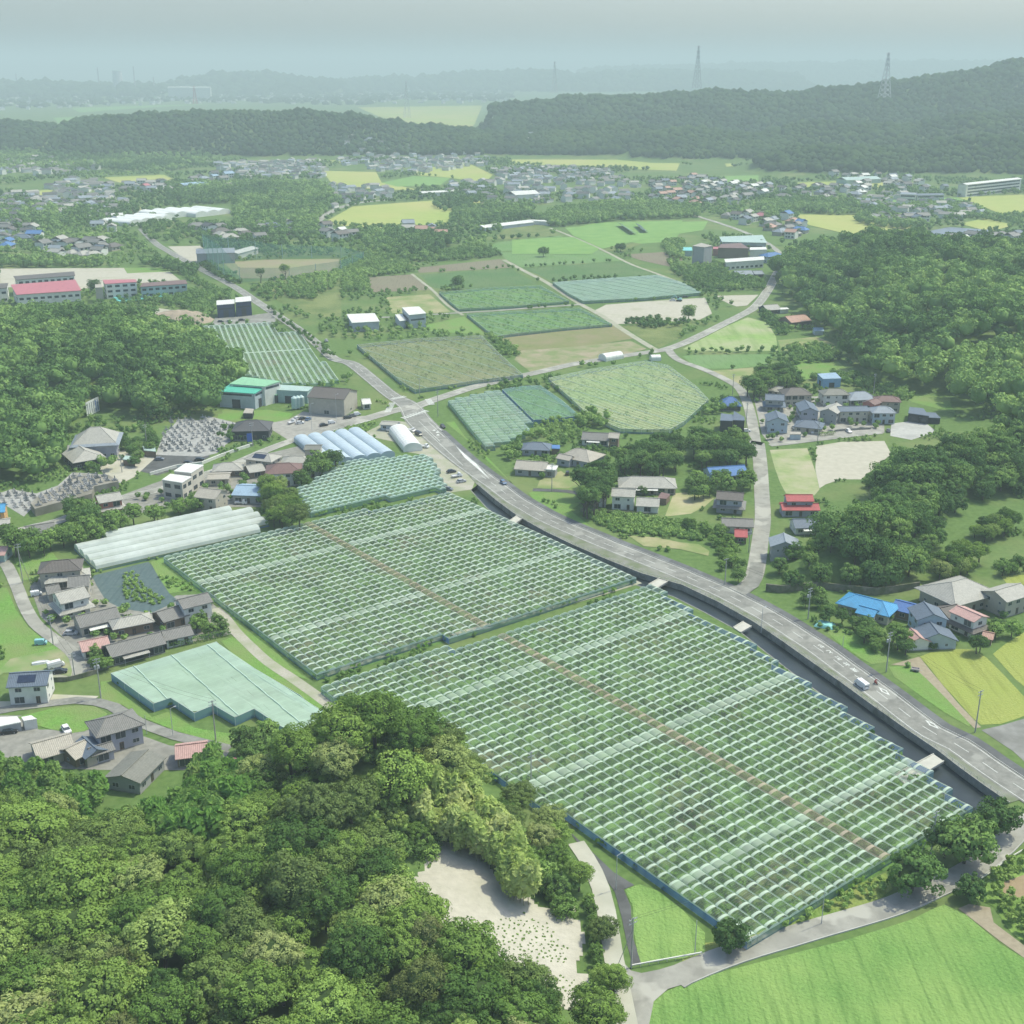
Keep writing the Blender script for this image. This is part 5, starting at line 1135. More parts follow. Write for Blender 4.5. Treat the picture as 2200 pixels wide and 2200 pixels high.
# ============================================================ buildings
def roofmat(name, col):
    """tiled or ribbed roof: courses across the slope, weathering in blotches"""
    k = 'roof_' + name
    if k in MATS: return MATS[k]
    m, nt, b = newmat(k); o = mix(nt, tuple(c*.82 for c in col), tuple(min(1, c*1.14) for c in col), ramp(nt, noise(nt, 1.6, 5, 'obj'), .3, .7))
    o = mix(nt, o, tuple(c*.62 + .02 for c in col), ramp(nt, noise(nt, .35, 4, 'obj'), .55, .75))
    tc = nd(nt, 'ShaderNodeTexCoord'); w = nd(nt, 'ShaderNodeTexWave'); w.bands_direction = 'X'; w.inputs['Scale'].default_value = .7; w.inputs['Distortion'].default_value = .3
    nt.links.new(tc.outputs['Object'], w.inputs['Vector']); bump(nt, b, w.outputs['Fac'], .8, .05)
    o = mix(nt, o, tuple(c*.70 for c in col), ramp(nt, w.outputs['Fac'], .75, 1.0))
    nt.links.new(o, b.inputs['Base Color']); b.inputs['Roughness'].default_value = .6; b.inputs['Specular IOR Level'].default_value = .3
    MATS[k] = m; return m
RC = dict(grey=(.20, .195, .175), light=(.39, .38, .325), dark=(.09, .09, .09), blue=(.08, .19, .40), bright=(.07, .30, .52), red=(.42, .085, .085), brown=(.19, .115, .10), pink=(.48, .30, .26),
          teal=(.09, .46, .32), green=(.26, .52, .30), white=(.70, .70, .63), slate=(.13, .165, .205), sky=(.30, .42, .52), tan=(.40, .37, .30), umber=(.13, .115, .10), lslate=(.26, .30, .33), rose=(.46, .16, .18), salmon=(.45, .27, .20), deep=(.07, .16, .38), olive=(.20, .20, .165), aqua=(.20, .58, .54), mint=(.40, .52, .46))
WC = dict(white=(.66, .66, .60), cream=(.55, .52, .43), grey=(.34, .35, .34), lav=(.36, .37, .42), dark=(.045, .05, .055), brown=(.20, .15, .11), pale=(.42, .50, .54), beige=(.42, .39, .32), navy=(.04, .055, .11), bluew=(.22, .38, .60), red=(.42, .16, .13), orange=(.60, .36, .16), steel=(.42, .47, .50), teal=(.34, .46, .44))
def RM(c): return roofmat(c, RC[c])
def WM(c): return mat('wall_' + c, WC[c], .07, .9, .85, coord='obj')
GLASS = mat('window_glass', (.035, .05, .06), .2, 1, .12, .5, coord='obj'); ALU = mat('window_frame', (.45, .46, .44), .05, 1, .5, .4, coord='obj'); WOOD = mat('door_wood', (.13, .09, .06), .2, 2, .7, coord='obj'); PLINTH = mat('plinth', (.30, .30, .27), .1, 1, .9, coord='obj')
def win_mesh(w, h):
    mb = MB(); f = .07
    for x0, x1, z0, z1 in ((-w/2, w/2, 0, f), (-w/2, w/2, h - f, h), (-w/2, -w/2 + f, f, h - f), (w/2 - f, w/2, f, h - f), (-f/2, f/2, f, h - f)): mb.box(x0, x1, -.05, .03, z0, z1, 0)
    mb.box(-w/2 + f, w/2 - f, -.02, 0.0, f, h - f, 1)
    me = bpy.data.meshes.new('window'); me.from_pydata(mb.v, [], mb.f); me.materials.append(ALU); me.materials.append(GLASS); me.polygons.foreach_set('material_index', mb.m); me.update(); return me
WINS = [win_mesh(1.7, 1.2), win_mesh(2.6, 1.9), win_mesh(.8, .9), win_mesh(3.2, 1.3)]
def door_mesh():
    mb = MB(); mb.box(-.55, .55, -.07, .03, 0, 2.1, 0); mb.box(-.42, -.1, -.085, -.07, .3, 1.8, 1); mb.box(.1, .42, -.085, -.07, .3, 1.8, 1)
    me = bpy.data.meshes.new('door'); me.from_pydata(mb.v, [], mb.f); me.materials.append(WOOD); me.materials.append(GLASS); me.polygons.foreach_set('material_index', mb.m); me.update(); return me
DOOR = door_mesh(); HR = random.Random(17)
def openings(root, O, rz, x0, x1, y0, y1, st, h, dens=1.0, door=True, big=None):
    """windows on the walls that can be seen, hung on the four sides of a box in local axes"""
    for (cx, cy, nx, ny, L) in (((x0 + x1)/2, y0, 0, -1, x1 - x0), ((x0 + x1)/2, y1, 0, 1, x1 - x0), (x0, (y0 + y1)/2, -1, 0, y1 - y0), (x1, (y0 + y1)/2, 1, 0, y1 - y0)):
        wn_ = Matrix.Rotation(rz, 3, 'Z') @ Vector((nx, ny, 0)); vis = wn_.dot(Vector((-O[0], -O[1], 0)).normalized())
        if vis < -.05: continue
        a = math.atan2(ny, nx) + math.pi/2
        for s in range(st):
            n = max(1, int(L/(3.3 if ny else 3.9)*dens)); 
            for i in range(n):
                q = (i + .5)/n - .5; k = big if big is not None else HR.choice((0, 1, 1, 0) if s == 0 and ny else (0, 0, 2, 1) if ny else (0, 2))
                if s == 0 and ny and door and i == n//2 and n > 1: link('door', DOOR, root, (cx + q*L*abs(ny), cy + ny*.0, .25), a); continue
                z = (.45 if k == 1 else .95) + s*h + .1
                link('window', WINS[k], root, (cx + q*L*abs(ny), cy + q*L*abs(nx), z), a)
def gable_roof(mb, L, Wd, ze, rise, ov=.6, th=.2, c=(0, 0)):
    hx, hy = L/2 + ov*.8, Wd/2 + ov; k = rise/(Wd/2); zl = ze - k*ov; cx, cy = c; zr = ze + rise
    for s in (-1, 1):
        q = [(cx - hx, cy + s*hy, zl), (cx + hx, cy + s*hy, zl), (cx + hx, cy, zr), (cx - hx, cy, zr)]
        mb.solid(q if s < 0 else q[::-1], th)
    mb.box(cx - hx - .03, cx + hx + .03, cy - .17, cy + .17, zr - .06, zr + .16)
def hip_roof(mb, L, Wd, ze, rise, ov=.65, th=.2, c=(0, 0), rl=None):
    hx, hy = L/2 + ov, Wd/2 + ov; k = rise/(Wd/2); zl = ze - k*ov; cx, cy = c; r = (rl if rl is not None else max(L - Wd*.8, .3))/2; zr = ze + rise
    A = [(cx - hx, cy - hy, zl), (cx + hx, cy - hy, zl), (cx + hx, cy + hy, zl), (cx - hx, cy + hy, zl)]; B = [(cx - r, cy, zr), (cx + r, cy, zr)]
    for f in ([A[0], A[1], B[1], B[0]], [A[2], A[3], B[0], B[1]], [A[1], A[2], B[1]], [A[3], A[0], B[0]]): mb.face(f)
    lo = [(x, y, z - th) for x, y, z in A]; mb.face(lo[::-1])
    for i in range(4): mb.face([lo[i], lo[(i + 1) % 4], A[(i + 1) % 4], A[i]])
    mb.box(cx - r - .1, cx + r + .1, cy - .16, cy + .16, zr - .08, zr + .14)
    for (p, q) in ((A[0], B[0]), (A[3], B[0]), (A[1], B[1]), (A[2], B[1])): mb.tube((p[0], p[1], p[2] + .03), (q[0], q[1], q[2] + .03), .11, n=4)
def body(root, O, rz, L, Wd, st, roof, rc, wc, rise, c=(0, 0), h=2.8, z0=0, first=True, wins=1.0, skirt=None, door=True, big=None):
    ze = h*st + .35; cx, cy = c; mb = MB(); x0, x1, y0, y1 = cx - L/2, cx + L/2, cy - Wd/2, cy + Wd/2
    mb.box(x0, x1, y0, y1, .3, ze)
    if roof == 'gable':
        for x in (x0 + .02, x1 - .02): mb.face([(x, y0, ze), (x, y1, ze), (x, cy, ze + rise - .15)])
    mb.build('wall', WM(wc), root)
    mb = MB(); mb.box(x0 - .03, x1 + .03, y0 - .03, y1 + .03, -.1, .3); mb.build('plinth', PLINTH, root)
    mb = MB()
    if roof == 'gable': gable_roof(mb, L, Wd, ze, rise, c=c)
    elif roof == 'hip': hip_roof(mb, L, Wd, ze, rise, c=c)
    else:
        mb.box(x0 - .35, x1 + .35, y0 - .35, y1 + .35, ze, ze + .25)
        mb.box(x0 - .35, x1 + .35, y0 - .35, y0 - .2, ze + .253, ze + .45); mb.box(x0 - .35, x1 + .35, y1 + .2, y1 + .35, ze + .253, ze + .45)
    mb.build('roof', RM(rc), root)
    if skirt:
        mb = MB(); zs = h + .2; e = 1.5; A = [(x0 - e, y0 - e, zs - .55), (x1 + e, y0 - e, zs - .55), (x1 + e, y1 + e, zs - .55), (x0 - e, y1 + e, zs - .55)]; B = [(x0 - .02, y0 - .02, zs + .25), (x1 + .02, y0 - .02, zs + .25), (x1 + .02, y1 + .02, zs + .25), (x0 - .02, y1 + .02, zs + .25)]
        for i in range(4):
            j = (i + 1) % 4; mb.solid([A[i], A[j], B[j], B[i]], .16)
        mb.build('lower_roof', RM(skirt), root)
    if wins: openings(root, O, rz, x0, x1, y0, y1, st, h, wins, door, big)
def house(label, t, a, b, dep, st=1, roof='gable', rc='grey', wc='white', pitch=.42, skirt=None, wings=(), name='house', cat='house', wins=1.0, group=None, h=2.8, Lmin=0, awn=None, solar=False, base=0.0, big=None, door=True):
    """a, b: the two ends of the ridge as seen; wings: (x, y, length, width, storeys, roof, colour)"""
    rise = dep/2*pitch if roof != 'flat' else .25; zr = h*st + .35 + rise + base
    A, B = P(t, *a, zr), P(t, *b, zr); d = B - A; L = max(d.length, Lmin); rz = math.atan2(d.y, d.x); C = (A + B)/2
    if math.cos(rz) < 0: rz += math.pi
    if roof == 'hip': L = max(L + dep*.8, dep)
    root = thing(name, label, cat, (C.x, C.y, base), rz, group)
    if base > 0:
        mb = MB(); mb.box(-L/2 - 1, L/2 + 1, -dep/2 - 1, dep/2 + 1, -base, -.02); mb.build('plinth', PLINTH, root)
    body(root, C, rz, L, dep, st, roof, rc, wc, rise, h=h, wins=wins, skirt=skirt, big=big, door=door)
    for (x, y, l, w, s, rf, c) in wings: body(root, C, rz, l, w, s, rf, c, wc, w/2*pitch, (x, y), h=h, wins=wins*.8)
    if awn: # an awning over the side that faces the camera
        mb = MB(); mb.solid([(-L*.32, -dep/2 - 1.9, 2.25), (L*.18, -dep/2 - 1.9, 2.25), (L*.18, -dep/2 - .02, 2.6), (-L*.32, -dep/2 - .02, 2.6)], .06); mb.build('awning', RM(awn), root)
        mb = MB(); mb.tube((-L*.3, -dep/2 - 1.8, 0), (-L*.3, -dep/2 - 1.8, 2.2), .05); mb.build('awning_post', ALU, root); mb = MB(); mb.tube((L*.16, -dep/2 - 1.8, 0), (L*.16, -dep/2 - 1.8, 2.2), .05); mb.build('awning_post', ALU, root)
    if solar:
        k = rise/(dep/2); mb = MB(); y0, y1 = -dep*.42, -dep*.12; z = lambda y: h*st + .35 + rise + y*k + .12
        mb.solid([(-L*.28, y0, z(y0)), (L*.2, y0, z(y0)), (L*.2, y1, z(y1)), (-L*.28, y1, z(y1))], .06); mb.build('solar_panel', mat('solar_cell', (.02, .03, .06), .2, 1, .2, .5, coord='obj'), root)
    return root
def shed(label, t, q, zs, rc='white', wc='steel', name='shed', cat='shed', wins=0, over=.25, strip=None, door=None, group=None, bays=0):
    """building under a flat or single-slope roof: q are the four roof corners as seen (front pair first), zs their heights"""
    if not hasattr(zs, '__len__'): zs = [zs]*4
    pts = [P(t, x, y, z) for (x, y), z in zip(q, zs)]; C = sum((Vector((p.x, p.y, 0)) for p in pts), Vector())/4
    ar = sum(pts[i].x*pts[(i + 1) % 4].y - pts[(i + 1) % 4].x*pts[i].y for i in range(4))
    if ar < 0: pts = [pts[1], pts[0], pts[3], pts[2]]; zs = [zs[1], zs[0], zs[3], zs[2]]
    L = [p - C for p in pts]; root = thing(name, label, cat, C, 0, group); mb = MB(); cen = Vector((0, 0, 0)); W_ = [Vector((p.x*.985, p.y*.985, 0)) for p in L]
    for i in range(4):
        j = (i + 1) % 4; mb.face([(W_[i].x, W_[i].y, 0), (W_[j].x, W_[j].y, 0), (W_[j].x, W_[j].y, zs[j] - .1), (W_[i].x, W_[i].y, zs[i] - .1)])
    mb.build('wall', WM(wc), root); mb = MB(); k = 1 + over/10
    mb.solid([(p.x*k, p.y*k, z + .12) for p, z in zip(L, zs)], .28); mb.build('roof', RM(rc), root)
    for i in range(4):                 # openings on the walls that face the camera
        j = (i + 1) % 4; d = W_[j] - W_[i]; n = Vector((d.y, -d.x, 0)).normalized()
        if n.dot(-C.normalized()) < .05: continue
        u = d.normalized(); M = Matrix(((u.x, -n.x, 0, 0), (u.y, -n.y, 0, 0), (0, 0, 1, 0), (0, 0, 0, 1)))
        if strip:
            for lv in strip:
                mb = MB(); z = min(zs[i], zs[j])*lv; mb.box(d.length*.08, d.length*.92, -.05, .02, z, z + min(1.1, zs[i]*.13), 0); o = mb.build('window_band', GLASS, root); o.matrix_local = Matrix.Translation(W_[i]) @ M
        if door and d.length > 6:
            mb = MB(); mb.box(d.length*.35, d.length*.35 + min(4.5, d.length*.3), -.06, .02, 0, min(zs)*.55); o = mb.build('door', WM('dark'), root); o.matrix_local = Matrix.Translation(W_[i]) @ M
        if bays:
            nb_ = max(2, int(d.length/4.5)); st = max(1, int(min(zs)/3.4))
            for s in range(st):
                for b_ in range(nb_):
                    mb = MB(); x = d.length*(b_ + .2)/nb_; mb.box(x, x + d.length*.6/nb_, -.05, .02, .9 + s*min(zs)/st, 2.5 + s*min(zs)/st); o = mb.build('window', GLASS, root); o.matrix_local = Matrix.Translation(W_[i]) @ M
    return root
# ---- row of tiled houses by the pale lane
H = house; G_ROW = None
H('dark umber hipped house, topmost of the row along the bending lane', 'B1', (292, 803), (388, 795), 9, 2, 'hip', 'umber', 'beige')
H('low pale grey hipped house tucked below the umber one', 'B1', (315, 866), (440, 850), 8, 1, 'hip', 'light', 'brown')
H('dark grey two-storey house beside the slate mulch plot', 'B1', (392, 893), (498, 884), 8, 2, 'gable', 'grey', 'beige')
H('small grey-roofed outbuilding squeezed between two tiled houses', 'B1', (262, 948), (325, 936), 6, 1, 'gable', 'grey', 'beige', name='outbuilding', cat='outbuilding')
H('large pale tiled house with a white gable and a skirt roof', 'B1', (318, 985), (468, 948), 8.5, 2, 'gable', 'light', 'white', skirt='light')
H('long grey gabled house with a white awning', 'B1', (432, 1116), (650, 1066), 8.5, 1, 'gable', 'grey', 'beige', awn='white', h=3.2)
H('compact pale green-grey house in the middle of the tiled row', 'B1', (688, 1126), (792, 1106), 6.5, 1, 'hip', 'light', 'brown', h=3.2, Lmin=6)
H('grey gabled wing house beside the white two-storey one', 'B1', (892, 1092), (1026, 1052), 8, 1, 'gable', 'grey', 'brown', h=3.1)
H('white-walled two-storey house with a grey roof at the orchard corner', 'B1', (1014, 1022), (1168, 984), 7, 2, 'gable', 'grey', 'white')
H('small grey house with pale walls behind the clipped hedge', 'B1', (922, 1200), (1068, 1168), 6.5, 1, 'gable', 'grey', 'white')
H('low house with a faded pink roof in the tiled row', 'B1', (455, 1262), (600, 1232), 6.5, 1, 'gable', 'pink', 'white')
H('very long dark grey bungalow above the stepped net house', 'B1', (606, 1282), (900, 1208), 8, 1, 'gable', 'grey', 'dark', awn='light', h=3.0)
H('white two-storey house with solar panels on its dark roof', 'B1', (62, 1440), (272, 1428), 8, 2, 'gable', 'slate', 'white', solar=True)
H('tall lavender two-storey house with a grey hipped roof', 'B1', (598, 1694), (690, 1668), 8.5, 2, 'hip', 'grey', 'lav', wings=((-5.5, -5.5, 5, 4, 1, 'gable', 'grey'),))
H('low tan-roofed house at the foot of the wood', 'B1', (190, 1838), (388, 1784), 8.5, 1, 'gable', 'tan', 'beige')
H('short tan-roofed annexe house next to the tall lavender one', 'B1', (378, 1866), (470, 1822), 6.5, 1, 'gable', 'tan', 'brown')
H('dark grey roofed lean-to house between the tan and lavender houses', 'B1', (470, 1800), (548, 1868), 5.5, 1, 'gable', 'slate', 'beige')
H('long narrow barn with a grey-green ribbed roof, half hidden by bamboo', 'C4', (692, 432), (832, 296), 8.5, 1, 'gable', 'olive', 'grey', pitch=.28, name='barn', cat='barn', h=3.2)
H('pink-roofed shed on the lane below the net house', 'B1', (1000, 1850), (1164, 1830), 6.5, 1, 'gable', 'pink', 'brown', name='shed', cat='shed')
H('small shed with a bright red roof peeping out of the trees', 'C4', (1255, 358), (1330, 346), 5.5, 1, 'gable', 'rose', 'brown', name='shed', cat='shed')
H('tiny hut with an orange-white roof among the trees below the net house', 'C4', (1652, 318), (1738, 316), 4, 1, 'gable', 'pink', 'pale', name='hut', cat='hut', wins=0)
shed('white storage container beside the black car', 'B1', [(135, 1712), (208, 1700), (176, 1680), (122, 1690)], 2.7, 'white', 'white', name='storage_container', cat='container')
shed('pale flat carport roof at the edge of the lawn', 'B1', [(-40, 1750), (118, 1718), (96, 1686), (-40, 1692)], 2.5, 'white', 'grey', name='carport', cat='carport')
# ---- temple, cemetery road
H('great temple hall with a wide grey hipped roof', 'E4', (1250, 372), (1385, 365), 17, 1, 'hip', 'light', 'lav', h=6.5, skirt='lslate', name='temple_hall', cat='temple', pitch=.62)
H('temple residence with a large grey hipped roof below the great hall', 'E4', (1048, 585), (1175, 690), 13, 1, 'hip', 'light', 'dark', h=3.6, name='temple_residence', cat='temple')
for q, lab in (([(1700, 820), (1850, 830), (1870, 775), (1730, 770)], 'small pale-roofed pavilion on the temple forecourt'),):
    shed(lab, 'E4', q, 2.8, 'mint', 'brown', name='pavilion', cat='pavilion')
shed('low pale green hut between the graves', 'E5', [(320, 1210), (480, 1225), (470, 1165), (300, 1150)], 2.8, 'mint', 'brown', name='hut', cat='hut')
shed('pale-roofed hut in a gap of the hillside wood', 'A3', [(410, 1048), (480, 1052), (496, 1028), (440, 1020)], 3, 'mint', 'grey', name='hut', cat='hut')
shed('long cream apartment block with a flat white roof', 'B1', [(985, 296), (1082, 306), (1152, 262), (1052, 252)], 8.5, 'white', 'cream', name='apartment_block', cat='apartment block', bays=1)
shed('lower cream block with a flat white roof joined below the apartment block', 'B1', [(918, 345), (1030, 362), (1086, 328), (966, 312)], 7.5, 'white', 'cream', name='apartment_block', cat='apartment block', bays=1)
H('two-storey house with a solar panel on its pale hipped roof by the cemetery road', 'D4', (800, 880), (905, 892), 8.5, 2, 'hip', 'light', 'beige', solar=True)
H('flat-topped grey house next to the blue greenhouse', 'D4', (1275, 812), (1420, 812), 7, 2, 'gable', 'olive', 'beige', pitch=.2)
H('wide pale hipped house below the cemetery road', 'D4', (1130, 918), (1240, 918), 10, 1, 'hip', 'light', 'beige')
H('small pale pyramid-roofed house near the scalloped orchard', 'D4', (1285, 985), (1325, 985), 9, 1, 'hip', 'light', 'grey')
H('reddish-brown hipped house with white walls', 'D4', (995, 990), (1112, 985), 11, 2, 'hip', 'brown', 'white')
H('pale gabled house in the yard below the cemetery wall', 'D4', (690, 1012), (832, 990), 8, 1, 'gable', 'light', 'brown')
H('grey hipped bungalow beside the cemetery road railing', 'D4', (450, 985), (552, 980), 9, 1, 'hip', 'light', 'brown')
H('low pale flat-roofed house next to the cream blocks', 'D4', (320, 1098), (515, 1092), 8, 1, 'gable', 'tan', 'beige', pitch=.18)
H('broad bungalow under a sky-blue sheet roof', 'D4', (600, 1205), (900, 1215), 13, 1, 'gable', 'sky', 'grey', pitch=.25, h=3.4)
H('tan-roofed gabled house beside the sky-blue roof', 'D4', (232, 1232), (432, 1252), 9, 2, 'gable', 'tan', 'beige')
H('house with a red upper wall and layered pale roofs', 'E4', (1340, 1318), (1640, 1268), 7.5, 2, 'gable', 'light', 'red', skirt='light')
H('long grey ribbed-roof workshop at the end of the cemetery', 'E4', (360, 1745), (730, 1690), 10, 1, 'gable', 'grey', 'dark', pitch=.3, name='workshop', cat='workshop')
H('orange-walled house with a bright blue roof at the cemetery edge', 'E4', (-70, 1440), (60, 1430), 7.5, 2, 'gable', 'bright', 'orange')
H('small pink-roofed house half cut off by the picture edge', 'B1', (-60, 722), (40, 722), 7, 1, 'gable', 'pink', 'teal')
H('pale shed roof beside the orange-walled house', 'E4', (-60, 1660), (120, 1640), 6, 1, 'gable', 'light', 'grey', pitch=.2, name='shed', cat='shed', wins=0)
H('charcoal hipped hall with dark walls above the cemetery road', 'D4', (690, 562), (795, 560), 14, 1, 'hip', 'dark', 'dark', h=4.6, name='hall', cat='hall')
shed('small grey hut on the lawn behind the charcoal hall', 'D4', [(655, 495), (745, 498), (760, 455), (680, 448)], 2.8, 'tan', 'dark', name='hut', cat='hut')
# ---- factory by the crossing
shed('factory hall with a bright teal-green roof and white walls', 'D4', [(412, 280), (768, 303), (866, 238), (524, 214)], [8, 8, 9, 9], 'teal', 'steel', name='factory_hall', cat='factory', strip=(.80,), door=True)
shed('taller factory hall with a leaf-green roof behind the teal one', 'D4', [(524, 206), (866, 232), (1022, 180), (652, 138)], [10, 10, 10.5, 10.5], 'green', 'white', name='factory_hall', cat='factory', strip=(.82,))
shed('pale teal flat-roofed workshop joined to the green factory', 'D4', [(940, 264), (1290, 280), (1342, 236), (1010, 215)], 6.5, 'mint', 'teal', name='workshop', cat='workshop', door=True)
shed('small green canopy roof in front of the factory', 'D4', [(890, 312), (985, 318), (1045, 282), (950, 266)], 4.2, 'green', 'dark', name='canopy', cat='canopy')
H('big dark warehouse with a brown roof and a pale gable end by the crossing', 'D4', (1362, 232), (1712, 256), 17, 1, 'gable', 'umber', 'beige', h=8.5, pitch=.34, name='warehouse', cat='warehouse', wins=.3)
for i, (x, y) in enumerate(((1200, 395), (1235, 390), (1165, 400))):
    p = P('D4', x, y + 60, 0); mb = MB(); mb.tube((0, 0, .8), (0, 0, 6), 1.5, n=14); mb.tube((0, 0, 6), (0, 0, 7), 1.5, .3, 14)
    for k in range(4): a = k*math.pi/2 + .7; mb.tube((math.cos(a)*1.2, math.sin(a)*1.2, 0), (math.cos(a)*1.2, math.sin(a)*1.2, .9), .1, n=5)
    o = mb.build('storage_tank', mat('tank_paint', (.42, .55, .52), .1, 1, .5, .4, coord='obj'), None, (p.x, p.y, 0)); tag(o, 'pale green upright storage tank between the factory and the brown warehouse', 'tank', 'storage tanks at the factory')
H('small white office house beside the brown warehouse', 'D4', (1830, 355), (1900, 350), 7, 1, 'gable', 'white', 'white')
H('little grey shop house in the yard at the crossing', 'B2', (235, 12), (320, 18), 6, 1, 'gable', 'light', 'steel', pitch=.2)
# ---- farmhouses in the bend of the main road
H('slate-grey hipped bungalow below the white-grid orchard', 'D1', (395, 335), (500, 338), 9, 1, 'hip', 'slate', 'lav')
shed('small carport with a blue awning beside the slate bungalow', 'D1', [(605, 405), (690, 408), (690, 370), (605, 368)], 2.6, 'blue', 'brown', name='carport', cat='carport')
H('tan-roofed bungalow closest to the curve of the main road', 'D1', (250, 525), (555, 545), 9.5, 1, 'gable', 'tan', 'grey', wings=((8.5, -1.5, 4, 6, 1, 'flat', 'white'),))
H('large ash-grey farmhouse with a gabled porch', 'D1', (875, 398), (965, 415), 13, 1, 'hip', 'tan', 'lav', h=3.2, wings=((-4, -6.5, 6, 5, 1, 'gable', 'tan'),))
H('long grey house with a lighter cross wing behind the ash-grey farmhouse', 'D1', (935, 232), (1205, 245), 9, 1, 'gable', 'grey', 'white', awn='white')
H('narrow two-storey house at the end of the long grey one', 'D1', (1212, 238), (1302, 243), 6, 2, 'gable', 'tan', 'brown')
H('wide pale hipped farmhouse above the white two-storey house', 'D1', (1430, 692), (1765, 698), 11.5, 1, 'hip', 'light', 'beige', awn='white')
H('white two-storey house with a pale roof beside the straw-coloured plot', 'D1', (1243, 815), (1466, 826), 7.5, 2, 'gable', 'light', 'white', wings=((9.5, -1.5, 8, 8, 1, 'gable', 'light'),))
shed('small white garden shed beside the tall dark trees', 'D1', [(1095, 950), (1165, 955), (1165, 925), (1100, 922)], 2.3, 'white', 'white')
shed('grey-brown carport next to the straw-coloured plot', 'D1', [(1700, 920), (1795, 928), (1835, 880), (1745, 860)], 2.6, 'brown', 'brown', name='carport', cat='carport')
# ---- houses along the street and the newer cluster
H('small house with a cobalt-blue pyramid roof by the olive orchard', 'D2', (400, 330), (425, 330), 9, 1, 'hip', 'deep', 'dark', pitch=.7)
shed('black cube house with a sloping slate roof, lower half', 'D2', [(310, 568), (432, 572), (440, 512), (318, 500)], 6, 'slate', 'dark', name='house', cat='house', bays=1)
shed('black cube house with a raised single-pitch roof on the street', 'D2', [(436, 565), (552, 568), (548, 535), (446, 475)], [5.8, 6.0, 6.6, 7.4], 'slate', 'dark', name='house', cat='house')
shed('blue-clad shed at the top of the newer houses', 'D2', [(1328, 158), (1506, 152), (1448, 95), (1272, 108)], 4.8, 'sky', 'bluew', door=True)
H('pale-roofed house under the dark trees at the back of the cluster', 'D2', (795, 215), (925, 232), 8, 1, 'gable', 'light', 'beige')
H('olive-brown hipped house at the back of the newer cluster', 'D2', (1010, 242), (1100, 240), 11, 2, 'hip', 'umber', 'beige')
H('dark slate two-storey house next to the olive-brown one', 'D2', (765, 305), (935, 312), 8, 2, 'gable', 'slate', 'grey', skirt='slate')
H('navy gable-fronted house in the middle of the newer cluster', 'D2', (1148, 365), (1198, 440), 8, 2, 'gable', 'slate', 'lav')
H('pale blue gable-fronted house at the corner of the street', 'D2', (858, 468), (884, 535), 9, 2, 'gable', 'slate', 'pale')
H('slate hipped bungalow behind the white kei van', 'D2', (1150, 558), (1235, 566), 10, 1, 'hip', 'slate', 'beige')
H('white two-storey house with an olive-grey hipped roof', 'D2', (1385, 252), (1490, 250), 9, 2, 'hip', 'olive', 'white')
H('wide light slate hipped house below the wooded slope', 'D2', (1640, 282), (1735, 278), 12, 1, 'hip', 'lslate', 'grey')
H('long cream two-storey house with a slate roof', 'D2', (1475, 428), (1752, 424), 8, 2, 'gable', 'slate', 'cream', pitch=.3)
H('light grey gabled house left of the long cream one'.replace('left of', 'joined to'), 'D2', (1382, 448), (1462, 392), 8, 2, 'gable', 'light', 'grey')
H('narrow brick-red house at the end of the long cream one', 'D2', (1778, 372), (1842, 348), 6, 2, 'gable', 'brown', 'red', h=3.1)
H('pale blue two-storey house with a slate hip at the yard corner', 'D2', (1878, 425), (1945, 425), 9, 2, 'hip', 'lslate', 'pale')
H('brown hipped house behind the pale blue corner house', 'A5', (1130, 1052), (1190, 1054), 8, 2, 'hip', 'brown', 'beige')
shed('modern flat-roofed dark house on the concrete yard', 'A5', [(1278, 1152), (1395, 1168), (1362, 1126), (1286, 1118)], 4.2, 'slate', 'dark', name='house', cat='house', bays=1)
shed('low slate-roofed garage beside the modern flat house', 'A5', [(1340, 1175), (1460, 1180), (1430, 1150), (1385, 1148)], 3, 'slate', 'dark', name='garage', cat='garage')
shed('small pale garage on the street corner', 'D2', [(1000, 705), (1108, 706), (1104, 682), (1000, 680)], 2.6, 'tan', 'pale', name='garage', cat='garage', door=True)
H('bungalow with a long steel-blue roof beside the street', 'D2', (190, 1032), (540, 1008), 10, 1, 'gable', 'blue', 'pale', h=3)
H('grey-brown two-storey house with a skirt roof at the street bend', 'B3', (202, 408), (342, 418), 7.5, 2, 'gable', 'umber', 'lav', skirt='grey')
H('low grey house right above the red-roofed hut'.replace('right above', 'above'), 'B3', (228, 560), (395, 566), 7, 1, 'gable', 'grey', 'white')
H('small hut with a red roof beside the street', 'B3', (302, 625), (362, 628), 6, 1, 'gable', 'red', 'brown', name='hut', cat='hut')
H('two-storey house with red upper and lower roofs', 'B3', (588, 428), (730, 428), 6, 2, 'gable', 'red', 'lav', skirt='red', wings=((0, -2.2, 13.5, 6, 1, 'gable', 'red'),))
H('long bungalow with a blue-slate roof below the red-roofed house', 'B3', (628, 566), (842, 562), 8, 1, 'gable', 'slate', 'white', awn='white')
H('pale gable-fronted house at the foot of the street', 'B3', (574, 645), (584, 692), 9, 2, 'gable', 'lslate', 'grey')
